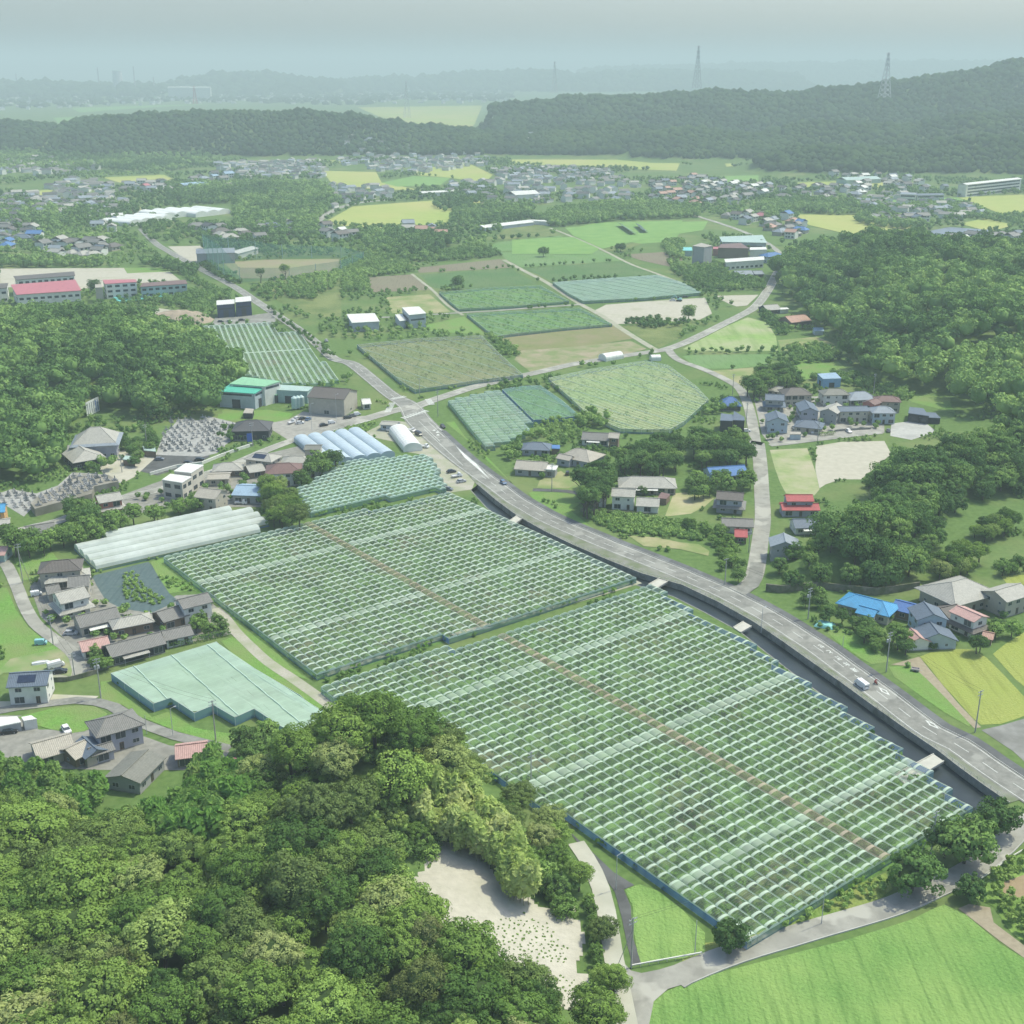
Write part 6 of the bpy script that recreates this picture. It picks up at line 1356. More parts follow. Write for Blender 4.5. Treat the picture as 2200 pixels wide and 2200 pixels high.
# ---- houses between the copse and the ripening rice
H('white bungalow under a vivid sky-blue tiled roof', 'D3', (352, 424), (596, 486), 9.5, 1, 'hip', 'bright', 'cream', h=3.2, wings=((2, -5.5, 5, 5, 1, 'gable', 'bright'),))
H('low house with a royal-blue roof between the two brighter roofs', 'D3', (735, 478), (930, 528), 7.5, 1, 'gable', 'deep', 'brown', pitch=.35)
H('steel-blue gabled house with a lower steel-blue wing', 'D3', (992, 498), (1078, 606), 8.5, 2, 'gable', 'slate', 'pale', wings=((9, -1, 7, 11, 1, 'gable', 'slate'),))
H('stately house with a broad layered grey hipped roof', 'D3', (1250, 308), (1385, 272), 14, 1, 'hip', 'light', 'beige', h=4.8, skirt='light')
H('two-storey house with a faded pinkish roof and brown skirt roof', 'D3', (1312, 534), (1528, 628), 6, 2, 'gable', 'pink', 'white', skirt='umber', pitch=.3)
H('low brown-roofed house beside the pinkish one', 'D3', (1150, 552), (1290, 520), 8, 1, 'gable', 'umber', 'brown')
H('beige two-storey house with a pale green roof at the rice edge', 'D3', (1662, 390), (1892, 322), 9, 2, 'gable', 'light', 'beige', pitch=.38)
H('small white shed with a pink ribbed roof', 'D3', (872, 750), (950, 828), 6, 1, 'gable', 'pink', 'white', name='shed', cat='shed', wins=0)
H('tiny reddish shed at the edge of the ripening rice', 'D3', (1560, 775), (1640, 790), 4, 1, 'gable', 'salmon', 'brown', name='shed', cat='shed', wins=0, h=2.2)
# ---- warehouses in the fields
shed('pale warehouse with a white roof beside the straight lane', 'A4', [(62, 642), (216, 634), (188, 588), (32, 594)], 6, 'white', 'steel', name='warehouse', cat='warehouse')
shed('taller pale blue warehouse beside the straight lane', 'A4', [(385, 598), (480, 588), (440, 550), (345, 556)], 9, 'white', 'steel', name='warehouse', cat='warehouse', strip=(.55,))
shed('low white annexe of the tall pale blue warehouse', 'A4', [(332, 632), (368, 628), (345, 592), (305, 596)], 5, 'white', 'steel', name='warehouse_annexe', cat='warehouse')
shed('dark navy shed with a white roof, lower of the pair above the striped orchard', 'D5', [(1606, 398), (1736, 388), (1738, 356), (1606, 366)], 9, 'white', 'navy', strip=(.6,), door=True)
shed('dark navy shed with a white roof, higher of the pair above the striped orchard', 'D5', [(1744, 378), (1862, 368), (1856, 332), (1746, 344)], 10, 'white', 'navy', strip=(.6,), door=True)
# ---- school
shed('school gymnasium with a wide faded-red roof', 'D5', [(126, 322), (598, 290), (552, 211), (86, 248)], [10, 10, 13, 13], 'rose', 'white', name='gymnasium', cat='school building', bays=1)
shed('long white classroom block behind the red gymnasium', 'D5', [(125, 212), (552, 180), (544, 150), (104, 184)], 12, 'umber', 'white', name='school_block', cat='school building', bays=1)
shed('white school block with a pinkish roof by the pool', 'D5', [(780, 242), (1012, 228), (1002, 208), (762, 212)], 11, 'rose', 'white', name='school_block', cat='school building', bays=1)
shed('long grey-green school block with a brown roof', 'D5', [(1040, 264), (1386, 240), (1372, 212), (1058, 236)], 8, 'brown', 'teal', name='school_block', cat='school building', bays=1)
shed('white school wing cut off by the picture edge', 'D5', [(-60, 282), (52, 270), (58, 236), (-60, 244)], 10, 'umber', 'white', name='school_block', cat='school building', bays=1)
shed('grey stair tower beside the white school block', 'D5', [(705, 270), (760, 268), (752, 245), (706, 246)], 11, 'tan', 'beige', name='stair_tower', cat='school building')
pts = PL('D5', [(838, 348), (882, 382), (1228, 340), (1192, 312)]); C = sum(pts, Vector())/4
root = thing('swimming_pool', 'turquoise school swimming pool in front of the white block', 'pool', C); mb = MB(); inn = [C + (p - C)*.72 for p in pts]
TURQ = mat('pool_paint', (.16, .56, .52), .1, 1, .5)
for i in range(4):
    j = (i + 1) % 4; mb.solid([(*(p - C).xy, 1.0) for p in (pts[i], pts[j], inn[j], inn[i])], 1.0)
mb.build('pool_deck', TURQ, root); mb = MB(); mb.face([(*(p - C).xy, .75) for p in inn][::-1]); mb.build('pool_water', mat('pool_water', (.06, .14, .14), .1, .5, .1, .5), root)
# ---- distant factory on the side road
shed('wide factory hall with a pale sheet roof on the side road', 'D6', [(735, 288), (1192, 298), (1146, 218), (708, 236)], 8, 'mint', 'steel', name='factory_hall', cat='factory', strip=(.5,))
shed('brown brick factory building with a flat roof', 'D6', [(690, 350), (1010, 356), (925, 300), (722, 312)], 9, 'brown', 'brown', name='factory_building', cat='factory')
shed('low red-walled store beside the brick factory', 'D6', [(635, 362), (705, 362), (700, 340), (640, 340)], 6, 'rose', 'red', name='store', cat='store')
shed('tall windowless grey silo block of the distant factory', 'D6', [(425, 330), (545, 345), (632, 330), (515, 300)], 17, 'tan', 'grey', name='silo_block', cat='silo')
shed('long low white building with pillars below the factory', 'D6', [(772, 502), (1166, 474), (1160, 440), (758, 468)], 6.5, 'white', 'white', name='factory_building', cat='factory', bays=1)
shed('white-walled annexe at the side road bend', 'D6', [(1020, 372), (1196, 368), (1184, 342), (1020, 346)], 6.5, 'white', 'white', name='factory_building', cat='factory')
shed('turquoise shed beside the grey silo block', 'D6', [(318, 378), (422, 380), (416, 345), (326, 345)], 5, 'aqua', 'teal')
H('grey-roofed house with black walls below the distant factory', 'D6', (860, 588), (1028, 582), 11, 1, 'gable', 'lslate', 'dark')
H('short grey-roofed house joined to the black-walled one', 'D6', (1050, 588), (1140, 584), 9, 1, 'gable', 'lslate', 'dark')
H('two-storey house with a dark blue roof at the side road bend', 'D6', (1205, 400), (1290, 392), 11, 2, 'hip', 'blue', 'pale')
H('old grey farmhouse among bushes by the side road', 'D6', (1160, 945), (1300, 935), 11, 1, 'gable', 'light', 'dark')
H('white-roofed shed beside the old grey farmhouse', 'D6', (1320, 972), (1400, 968), 6, 1, 'gable', 'white', 'white', pitch=.15, name='shed', cat='shed', wins=0)
H('large salmon-roofed farmhouse under the eastern hill', 'D6', (1390, 1060), (1590, 1040), 13, 1, 'gable', 'salmon', 'brown', h=4)
H('little blue shed at the foot of the eastern hill', 'A5', (745, 668), (792, 668), 6, 1, 'gable', 'sky', 'pale', name='shed', cat='shed', wins=0)
H('lone tan house with a slate porch in the distant fields', 'A5', (1490, 268), (1590, 272), 12, 1, 'hip', 'lslate', 'white')
shed('small white-roofed pump house in the upper fields', 'A4', [(1090, 65), (1180, 70), (1150, 60), (1060, 58)], 4, 'white', 'white', name='pump_house', cat='shed')
print('buildings', len([o for o in bpy.data.objects if o.type == 'EMPTY' and o.get('category')]))
# ============================================================ vehicles
def paint(name, c): return mat('paint_' + name, c, .03, 1, .3, .5, coord='obj')
CARC = dict(white=(.72, .72, .70), black=(.025, .027, .03), silver=(.42, .43, .44), blue=(.10, .17, .28), grey=(.16, .17, .18), teal=(.25, .50, .50), orange=(.60, .22, .04))
TYRE = mat('tyre', (.02, .02, .02), .1, 2, .9, coord='obj'); HUB = mat('hub', (.4, .4, .4), .1, 2, .4, .5, coord='obj'); LAMP = mat('lamp_glass', (.6, .6, .56), .05, 1, .2, .5, coord='obj'); TAIL = mat('tail_lamp', (.35, .03, .02), .05, 1, .3, .5, coord='obj')
def mesh_of(mb, name, mats):
    me = bpy.data.meshes.new(name); me.from_pydata(mb.v, [], mb.f); 
    for m in mats: me.materials.append(m)
    if len(mats) > 1: me.polygons.foreach_set('material_index', mb.m)
    me.update(); return me
def loft(mb, secs, mi=0):
    """closed skin through cross-sections of equal length"""
    n = len(secs[0])
    for a, b in zip(secs[:-1], secs[1:]):
        for i in range(n): mb.face([a[i], b[i], b[(i + 1) % n], a[(i + 1) % n]], mi)
    mb.face(secs[0], mi); mb.face(secs[-1][::-1], mi)
def sec(x, w, z0, z1, t=1.0): return [(x, -w, z0), (x, w, z0), (x, w, z0 + (z1 - z0)*.6), (x, w*t, z1), (x, -w*t, z1), (x, -w, z0 + (z1 - z0)*.6)]
def wheel_mesh():
    mb = MB(); mb.tube((0, -.1, 0), (0, .1, 0), .31, n=14); me = mesh_of(mb, 'wheel', [TYRE]); mb = MB(); mb.tube((0, -.12, 0), (0, .12, 0), .17, n=10); return me, mesh_of(mb, 'hub', [HUB])
WHEEL, HUBM = wheel_mesh(); CARM = {}
def car_meshes(kind, colour):
    k = (kind, colour)
    if k in CARM: return CARM[k]
    c = paint(colour, CARC[colour]); mb = MB(); gl = MB(); L = dict(car=4.2, van=4.7, kei=3.4, truck=4.8)[kind]; w = .74 if kind == 'kei' else .86; h = L/2
    if kind == 'car':
        loft(mb, [sec(-h, w*.9, .35, .75), sec(-h + .25, w, .22, .92), sec(-.9, w, .2, .98), sec(.9, w, .2, .95), sec(h - .3, w, .22, .82), sec(h, w*.86, .35, .66)])
        gl.face([(-1.75, -w*.9, .93), (1.15, -w*.9, .93), (.45, -w*.72, 1.40), (-1.25, -w*.72, 1.40)]); gl.face([(1.15, w*.9, .93), (-1.75, w*.9, .93), (-1.25, w*.72, 1.40), (.45, w*.72, 1.40)]); gl.face([(1.15, -w*.9, .93), (1.15, w*.9, .93), (.45, w*.72, 1.40), (.45, -w*.72, 1.40)]); gl.face([(-1.75, w*.9, .93), (-1.75, -w*.9, .93), (-1.25, -w*.72, 1.40), (-1.25, w*.72, 1.40)])
        mb.solid([(-1.3, -w*.76, 1.46), (.5, -w*.76, 1.46), (.5, w*.76, 1.46), (-1.3, w*.76, 1.46)], .08)
        for s in (-1, 1):
            for x in (-.5,): mb.box(x - .05, x + .05, min(s*w*.74, s*w*.93), max(s*w*.74, s*w*.93), .93, 1.42)
    else:
        tp = 1.95 if kind == 'van' else 1.75 if kind == 'kei' else 1.9
        x0 = -h if kind != 'truck' else .7
        loft(mb, [sec(x0, w*.95, .3, tp - .06, .86), sec(x0 + .12, w, .25, tp, .86), sec(h - 1.0, w, .25, tp, .86), sec(h - .45, w, .25, 1.15, .96), sec(h, w*.95, .32, .85, .95)])
        for s in (-1, 1): gl.face([(x0 + .3, s*w*1.005, 1.08), (h - .85, s*w*1.005, 1.08), (h - 1.1, s*w*.90, tp - .22), (x0 + .3, s*w*.90, tp - .22)][::s])
        gl.face([(h - .44, -w*.88, 1.17), (h - .44, w*.88, 1.17), (h - .93, w*.82, tp - .1), (h - .93, -w*.82, tp - .1)])
        gl.face([(x0 - .012, w*.85, 1.1), (x0 - .012, -w*.85, 1.1), (x0 + .02, -w*.78, tp - .25), (x0 + .02, w*.78, tp - .25)])
        if kind == 'truck':
            mb.box(-h, .6, -w, w, .62, .74); 
            for y in (-w, w - .05): mb.box(-h, .6, y, y + .05, .745, 1.05)
            mb.box(-h, -h + .05, -w + .05, w - .05, .745, 1.05); mb.box(-h + .2, .7, -.35, .35, .35, .615)
    CARM[k] = (mesh_of(mb, 'body', [c]), mesh_of(gl, 'glazing', [GLASS]), L, w); return CARM[k]
def lampm(): 
    mb = MB(); mb.box(-.03, .03, -.16, .16, -.08, .08); return mesh_of(mb, 'headlight', [LAMP])
HEAD = lampm(); mb_ = MB(); mb_.box(-.03, .03, -.13, .13, -.1, .1); TAILM = mesh_of(mb_, 'tail_lamp', [TAIL])
def car(label, t, x, y, rz, kind='car', colour='white', group=None, z=0.06, cat=None):
    p = P(t, x, y, .6) if isinstance(t, str) else t
    o = thing({'car': 'parked_car', 'van': 'van', 'kei': 'small_van', 'truck': 'pickup_truck'}[kind], label, cat or {'car': 'car', 'van': 'van', 'kei': 'van', 'truck': 'truck'}[kind], (p.x, p.y, z), rz, group)
    b, g, L, w = car_meshes(kind, colour); bo = link('body', b, o); link('glazing', g, o)
    for sx in (-1, 1):
        for sy in (-1, 1):
            wl_ = link('wheel', WHEEL, o, (sx*L*.31, sy*(w - .08), .31)); link('hub', HUBM, wl_)
    for sy in (-1, 1):
        link('headlight', HEAD, o, (L/2 - .02, sy*w*.66, .68)); link('tail_lamp', TAILM, o, (-L/2 + .02, sy*w*.72, .82))
    return o
def heading(p, back=False):
    i = min(range(len(MLINE) - 1), key=lambda k: math.hypot(MLINE[k][0] - p.x, MLINE[k][1] - p.y)); a = math.atan2(MLINE[i + 1][1] - MLINE[i][1], MLINE[i + 1][0] - MLINE[i][0]); return a + (math.pi if back else 0)
p = P('E1', 975, 900, .9); car('white high-roofed van driving on the main road', p, 0, 0, heading(p, True), 'van', 'white', z=.18)
p = P('B2', 918, 360, .7); car('dark blue-black car on the outer lane of the main road bend', p, 0, 0, heading(p), 'car', 'blue', z=.18)
p = P('B2', 576, 42, .7); car('dark car leaving the crossing down the main road', p, 0, 0, heading(p), 'car', 'black', z=.18)
p = P('A3', 1848, 742, .7); car('pale car on the main road beyond the crossing', p, 0, 0, heading(p, True), 'car', 'silver', z=.18)
for t, x, y, a, k, c, lab in (
    ('B2', 624, 297, 30, 'car', 'black', 'black car, first of the three parked on the gravel strip'), ('B2', 655, 322, 30, 'truck', 'white', 'white pickup parked between two cars on the gravel strip'), ('B2', 680, 352, 30, 'car', 'silver', 'silver car parked closest to the canal on the gravel strip'), ('B2', 605, 396, -20, 'car', 'grey', 'grey car tucked against the small netted orchard'),
    ('B2', 438, 86, -55, 'van', 'black', 'black van beside the white rounded greenhouse'), ('B2', 398, 64, -50, 'truck', 'white', 'white pickup behind the black van'), ('B2', 282, 62, 35, 'truck', 'white', 'white pickup by the little grey shop house'), ('B2', 470, 155, -30, 'truck', 'white', 'white pickup at the end of the rounded greenhouse'),
    ('D4', 1135, 585, 60, 'truck', 'white', 'white pickup at the edge of the factory lawn'), ('D4', 1185, 548, 60, 'car', 'white', 'white car in the back row of the factory yard'), ('D4', 1215, 590, 20, 'car', 'white', 'white car in the front row of the factory yard'), ('D4', 1240, 548, 60, 'car', 'black', 'black car in the back row of the factory yard'), ('D4', 1298, 552, 70, 'car', 'blue', 'blue car at the end of the factory yard row'), ('D4', 1450, 612, 30, 'car', 'black', 'black car standing alone in the factory yard'), ('D4', 1530, 588, 30, 'kei', 'white', 'white small van near the lone black car'), ('D4', 1685, 538, 25, 'car', 'black', 'dark car under the gable end of the brown warehouse'), ('D4', 1735, 520, 25, 'car', 'grey', 'grey car under the gable end of the brown warehouse'), ('D4', 1782, 505, 25, 'kei', 'white', 'white small van at the corner of the brown warehouse'),
    ('B1', 400, 1212, 5, 'car', 'silver', 'silver car on the lane corner below the long grey house'), ('B1', 232, 1268, 10, 'kei', 'teal', 'white and teal small van on the grass beside the lane'), ('B1', 316, 1395, 35, 'van', 'white', 'white van in the gravel yard'), ('B1', 338, 1428, 12, 'car', 'black', 'black car in front of the white van'), ('B1', 375, 1758, -55, 'car', 'white', 'white car on the lawn beside the tall lavender house'), ('B1', 52, 1768, 15, 'car', 'black', 'black car under the pale carport'), ('B1', 205, 992, 25, 'kei', 'white', 'white small van in the yard by the pale lane'),
    ('E5', 528, 1328, 5, 'car', 'grey', 'dark grey car at the upper end of the cemetery car park'), ('E5', 922, 1378, 10, 'car', 'black', 'black car by the white barrier of the car park'), ('E5', 1085, 1332, 10, 'car', 'black', 'black car at the far corner of the cemetery car park'), ('B1', 1365, 475, 0, 'truck', 'white', 'white truck under the sky-blue roof'), 
    ('D2', 1212, 682, -85, 'kei', 'white', 'white small van in front of the slate bungalow'), ('D2', 1052, 642, -60, 'car', 'white', 'white car beside the pale blue corner house'), ('D2', 1580, 672, -80, 'car', 'white', 'white car in front of the long cream house'), ('D2', 568, 668, 10, 'car', 'white', 'white car beside the black cube house'), ('D1', 770, 665, 80, 'kei', 'black', 'black boxy car in the dry farm yard'), ('A5', 1165, 1250, 80, 'car', 'grey', 'grey car on the lane by the concrete yard'),
    ('D5', 1635, 520, 10, 'car', 'black', 'black car in front of the navy sheds'), ('D5', 1700, 515, 10, 'car', 'white', 'white car in front of the navy sheds'), ('D5', 1790, 508, 10, 'car', 'black', 'dark car at the end of the navy sheds'), ('D6', 215, 895, 10, 'truck', 'white', 'white truck on the bare lot'), ('D6', 350, 858, 5, 'car', 'black', 'black car at the net on the bare lot')):
    car(lab, t, x, y, R(a), k, c)
# ---- scooter and its rider
def rider():
    p = P('E1', 1172, 880, .6); a = heading(p); o = thing('scooter', 'small scooter ridden along the main road beside the white van', 'scooter', (p.x, p.y, .18), a); dk = paint('scooter', (.25, .03, .03))
    mb = MB(); loft(mb, [sec(-.75, .10, .35, .75, .8), sec(-.55, .17, .3, .78, .8), sec(-.1, .15, .28, .72, .8)]); mb.box(-.1, .35, -.14, .14, .26, .34); loft(mb, [sec(.33, .16, .3, .95, .6), sec(.45, .12, .35, 1.0, .5)]); mb.build('body', dk, o)
    for x in (-.55, .58):
        mb = MB(); mb.tube((x, -.05, .22), (x, .05, .22), .22, n=14); mb.build('wheel', TYRE, o)
    mb = MB(); mb.tube((.40, -.3, 1.02), (.40, .3, 1.02), .02); mb.tube((.58, 0, .22), (.42, 0, 1.0), .03); mb.build('handlebar', TYRE, o); mb = MB(); mb.box(.46, .5, -.08, .08, .8, .92); mb.build('headlight', LAMP, o)
    # the rider: one skinned body, helmet and jacket as children
    q = thing('person', 'person in a red jacket and pale helmet riding a scooter', 'person', (p.x, p.y, .18), a)
    J = dict(pelvis=(-.3, 0, .84), chest=(-.2, 0, 1.2), neck=(-.16, 0, 1.40), head=(-.12, 0, 1.58), ls=(-.17, .19, 1.34), le=(.02, .27, 1.12), lh=(.36, .26, 1.05), rs=(-.17, -.19, 1.34), re=(.02, -.27, 1.12), rh=(.36, -.26, 1.05), lp=(-.28, .1, .82), lk=(.12, .14, .78), lf=(.12, .12, .36), lt=(.26, .12, .35), rp=(-.28, -.1, .82), rk=(.12, -.14, .78), rf=(.12, -.12, .36), rt=(.26, -.12, .35))
    Rr = dict(pelvis=.15, chest=.16, neck=.06, head=.1, ls=.07, le=.05, lh=.04, rs=.07, re=.05, rh=.04, lp=.1, lk=.07, lf=.05, lt=.045, rp=.1, rk=.07, rf=.05, rt=.045)
    E_ = [('pelvis', 'chest'), ('chest', 'neck'), ('neck', 'head'), ('chest', 'ls'), ('ls', 'le'), ('le', 'lh'), ('chest', 'rs'), ('rs', 're'), ('re', 'rh'), ('pelvis', 'lp'), ('lp', 'lk'), ('lk', 'lf'), ('lf', 'lt'), ('pelvis', 'rp'), ('rp', 'rk'), ('rk', 'rf'), ('rf', 'rt')]
    nm = list(J); me = bpy.data.meshes.new('body'); me.from_pydata([J[k] for k in nm], [(nm.index(x), nm.index(y)) for x, y in E_], [])
    b = link('body', me, q); sk = b.modifiers.new('skin', 'SKIN')
    for i, k in enumerate(nm): me.skin_vertices[0].data[i].radius = (Rr[k],)*2; me.skin_vertices[0].data[i].use_root = k == 'pelvis'
    b.modifiers.new('smooth', 'SUBSURF').levels = 1; me.materials.append(paint('jacket', (.42, .06, .05)))
    mb = MB(); c = ICO2*np.array([.14, .125, .13]) + np.array([-.12, 0, 1.62])
    for f in ICO2F: mb.face([c[i] for i in f])
    mb.build('helmet', paint('white', CARC['white']), q)
rider()
# ---- machines
def excavator(label, t, x, y, rz, col, s=1.0):
    p = P(t, x, y, 0); o = thing('excavator', label, 'excavator', (p.x, p.y, .1), rz); m = paint(col, CARC[col]); 
    for sy in (-1, 1):
        mb = MB(); pts = [(-1.5, 0), (-1.3, .7), (1.3, .7), (1.5, 0), (1.2, -.0)]; mb.prism([(-1.6, sy*1.0 - .25), (1.6, sy*1.0 - .25), (1.6, sy*1.0 + .25), (-1.6, sy*1.0 + .25)], 0, .75); mb.build('track', TYRE, o)
    mb = MB(); mb.box(-1.6, 1.0, -1.1, 1.1, .95, 1.9); mb.tube((0, 0, .7), (0, 0, .96), .6, n=12); mb.build('body', m, o); mb = MB(); mb.box(-.1, 1.05, .15, 1.05, 1.903, 2.9); mb.build('cab', GLASS, o)
    mb = MB(); mb.tube((1.0, -.3, 1.5), (3.0, -.3, 3.6), .25, .2, 6); mb.tube((3.0, -.3, 3.6), (4.6, -.3, 1.6), .18, .14, 6); mb.build('arm', m, o); mb = MB(); loft(mb, [sec(4.3, .4, .6, 1.5), sec(5.0, .4, .9, 1.6)]); mb.build('bucket', HUB, o)
    o.scale = (s,)*3
excavator('orange excavator at the foot of the soil heap', 'D5', 1132, 545, R(30), 'orange', 1.2)
excavator('teal excavator on the bare lot below the pale teal net', 'D6', 285, 905, R(160), 'teal', 1.2)
# soil heap
p = P('D5', 1285, 545, 0); mb = MB(); n = 34; V = []; rg = np.random.default_rng(3)
gx, gy = np.meshgrid(np.linspace(-1, 1, n), np.linspace(-1, 1, n)); z = np.clip(1 - (np.abs(gx)**2.2 + np.abs(gy)**2), 0, 1)**.7*(7 + 3*(fbm(gx*3 + 5, gy*3 + 5, 2) - .5)*2)
V = np.stack([gx.ravel()*23, gy.ravel()*16, z.ravel() - .05], 1); i = (np.arange(n - 1)[:, None]*n + np.arange(n - 1)[None]).reshape(-1); F = np.stack([i, i + 1, i + n + 1, i + n], 1)
o = link('soil_heap', np_mesh('soil_heap', V, F, [field('heap_soil', (.34, .27, .19), (.42, .35, .26), (.30, .26, .19), fine=.5, big=.1, bmp=.4)], smooth=True), None, (p.x, p.y + 14, 0)); tag(o, 'big heap of brown soil in the bare earth yard', 'soil heap')

# ============================================================ poles, wires, barriers, signs
POLE_M = mat('pole_concrete', (.36, .36, .33), .1, 2, .8, coord='obj'); STEEL = mat('galv_steel', (.42, .44, .44), .1, 2, .4, .5, coord='obj')
def pole(label, t, x, y, h, arms=2, tx=False, lamp=False, stay=None, name='utility_pole', cat='utility pole', rz=.6, group=None):
    p = PG(t, x, y); o = thing(name, label, cat, p, rz, group); mb = MB(); mb.tube((0, 0, -.3), (0, 0, h), .19 if arms else .09, .12 if arms else .06, 8); mb.build('pole', POLE_M if arms else STEEL, o)
    for k in range(arms):
        mb = MB(); z = h - .4 - k*.9; mb.box(-1.0, 1.0, -.06, .06, z, z + .12)
        for xx in (-.9, -.3, .3, .9): mb.tube((xx, 0, z + .12), (xx, 0, z + .36), .05, n=5)
        mb.build('crossarm', STEEL, o)
    if tx:
        for s in (-.45, .45): mb = MB(); mb.tube((s, .35, h - 3.2), (s, .35, h - 2.3), .28, n=10); mb.build('transformer', STEEL, o)
    if lamp:
        mb = MB(); mb.tube((0, 0, h - .15), (1.1, 0, h + .1), .05); mb.box(.9, 1.6, -.12, .12, h + .02, h + .16); mb.build('lamp_arm', STEEL, o)
    if stay:
        mb = MB(); mb.tube((0, 0, h*.78), (stay[0], stay[1], 0), .07, n=5); mb.build('stay', POLE_M, o)
    return p + Vector((0, 0, h - .1))
wires = []
A_ = [pole(l, t, x, y, h, **k) for l, t, x, y, h, k in (
 ('utility pole with cross-arms and a leaning stay at the farm lane junction', 'C5', 1642, 1528, 11.5, dict(stay=(-2.2, 1.6))), ('utility pole standing against the netted orchard corner trees', 'C6', 1405, 885, 11, dict(stay=(-1.5, 1.5))))]
B_ = [pole(l, t, x, y, h, **k) for l, t, x, y, h, k in (
 ('utility pole between the main road and the ripening rice', 'B3', 1655, 1772, 12, {}), ('utility pole with a transformer at the earth path by the main road', 'B3', 1152, 1432, 12.5, dict(tx=True)), ('utility pole in the shrubs opposite the street mouth', 'B3', 710, 1132, 10.5, dict(tx=True)), ('slim utility pole on the bank before the street mouth', 'B3', 240, 940, 9.5, dict(arms=1)), ('utility pole by the hedge of the white two-storey house', 'D1', 938, 1025, 8, {}), ('utility pole on the dry yard of the tan bungalow', 'D1', 606, 852, 12, {}))]
C_ = [pole(l, t, x, y, h, **k) for l, t, x, y, h, k in (
 ('tall utility pole with two leaning stays at the lane end', 'B1', 130, 930, 14, dict(stay=(2.5, 1))), ('utility pole at the bend below the pale tiled house', 'B1', 302, 1280, 9.5, {}), ('utility pole beside the gravel yard', 'B1', 425, 1470, 8, {}), ('utility pole with a transformer behind the clipped hedge', 'B1', 572, 1582, 12, dict(tx=True)), ('pale utility pole in front of the stepped net house', 'B1', 1222, 1822, 11.5, {}))]
for l, t, x, y, h, k in (('slender lamp post on the bright grass plot by the orchard net', 'C5', 1556, 1085, 8.5, dict(arms=0, lamp=True, name='lamp_post', cat='lamp post')), ('thin steel post on the weedy bank below the orchard', 'C6', 786, 1278, 9, dict(arms=0, name='steel_post', cat='post')), ('thin steel post beside the white rail of the lane', 'C6', 70, 1450, 8, dict(arms=0, name='steel_post', cat='post')), ('utility pole rising from the wood edge before the front orchard', 'C5', 1075, 490, 9, {}),
    ('lamp post over the canal railing', 'B3', 445, 1205, 8, dict(arms=0, lamp=True, name='lamp_post', cat='lamp post')), ('short steel post on the verge beside the road lettering', 'B3', 905, 1305, 4.5, dict(arms=0, name='steel_post', cat='post')), ('lamp post on the verge in front of the net house', 'B1', 980, 1795, 8, dict(arms=0, lamp=True, name='lamp_post', cat='lamp post')), ('short pale post at the hip-roofed lavender house', 'B1', 832, 1785, 5.5, dict(arms=0, name='steel_post', cat='post')),
    ('lamp post in front of the brown warehouse', 'D4', 1580, 592, 14, dict(arms=0, lamp=True, name='lamp_post', cat='lamp post')), ('lamp post in the factory yard', 'D4', 1335, 668, 13, dict(arms=0, lamp=True, name='lamp_post', cat='lamp post')), ('utility pole beside the blue sign board', 'D4', 752, 822, 11, {}), ('utility pole at the crossing beside the white-grid orchard', 'A4', 548, 1172, 13, {}), ('signal pole at the crossing', 'A4', 445, 1062, 10, dict(arms=1)), ('utility pole between the graves', 'B1', 832, 152, 10, {}), ('utility pole on the street by the black cube house', 'D2', 562, 655, 13, {}), ('utility pole behind the cobalt-blue roof', 'D2', 432, 312, 11, {}), ('utility pole on the lane before the slate bungalow', 'D2', 1272, 770, 11, {}), ('utility pole behind the wide light slate house', 'D2', 1822, 330, 12, {}), ('utility pole at the street mouth', 'B3', 375, 755, 8, {}), ('utility pole behind the temple hall by the pavilion', 'E4', 1690, 1000, 8, {})):
    pole(l, t, x, y, h, **k)
def wire(pts, label):
    mb = MB()
    for a, b in zip(pts[:-1], pts[1:]):
        prev = None
        for off in (-.85, .85):
            prev = None
            for k in range(9):
                t = k/8; q = a.lerp(b, t) + Vector((off*.7, off*.7, -1.1*4*t*(1 - t)))
                if prev is not None: mb.tube(prev, q, .022, n=3, cap=False)
                prev = q
    o = mb.build('power_line', TYRE); tag(o, label, 'power line')
wire(A_, 'power line hanging between the poles of the farm lane'); wire(B_[:4], 'power line following the outer side of the main road'); wire(C_, 'power line running from pole to pole past the tiled houses')
def wallrun(name, label, cat, t, q, h, th, m, z0=0.0, **k):
    pts = [(p.x, p.y) for p in PL(t, q)]; o = wall_strip(pts, th, z0, h).build(name, m); return tag(o, label, cat, **k)
WHITEW = mat('white_barrier', (.62, .62, .55), .08, .8, .8)
wallrun('road_barrier', 'long white concrete barrier between the cemetery car park and the road', 'barrier', 'D4', [(-260, 1110), (0, 1035), (250, 1005), (420, 935), (600, 868), (757, 818)], 1.3, .55, WHITEW)
rail = thing('guard_rail', 'white guard rail with gaps along the road beside the blue greenhouse', 'guard rail', P('D4', 1200, 775)); a = P('D4', 1200, 775); b = P('D4', 1932, 575); d = b - a; mb = MB(); n = int(d.length/4)
for i in range(n): p = a + d*(i/n) - a; q = p + d/n*.72; mb.tube(p + Vector((0, 0, .7)), q + Vector((0, 0, .7)), .14, n=4); mb.tube(p, p + Vector((0, 0, .8)), .06, n=4)
mb.build('railing', WHITEW, rail)
rail = thing('guard_rail', 'short white guard rail at the corner of the grass plot', 'guard rail', P('C5', 1645, 1530)); a = P('C5', 1645, 1530); d = P('C6', 110, 1455) - a; mb = MB()
mb.tube((0, 0, .75), d + Vector((0, 0, .75)), .16, n=4); n = 8
for i in range(n + 1): mb.tube(d*(i/n), d*(i/n) + Vector((0, 0, .8)), .06, n=4)
mb.build('railing', WHITEW, rail)
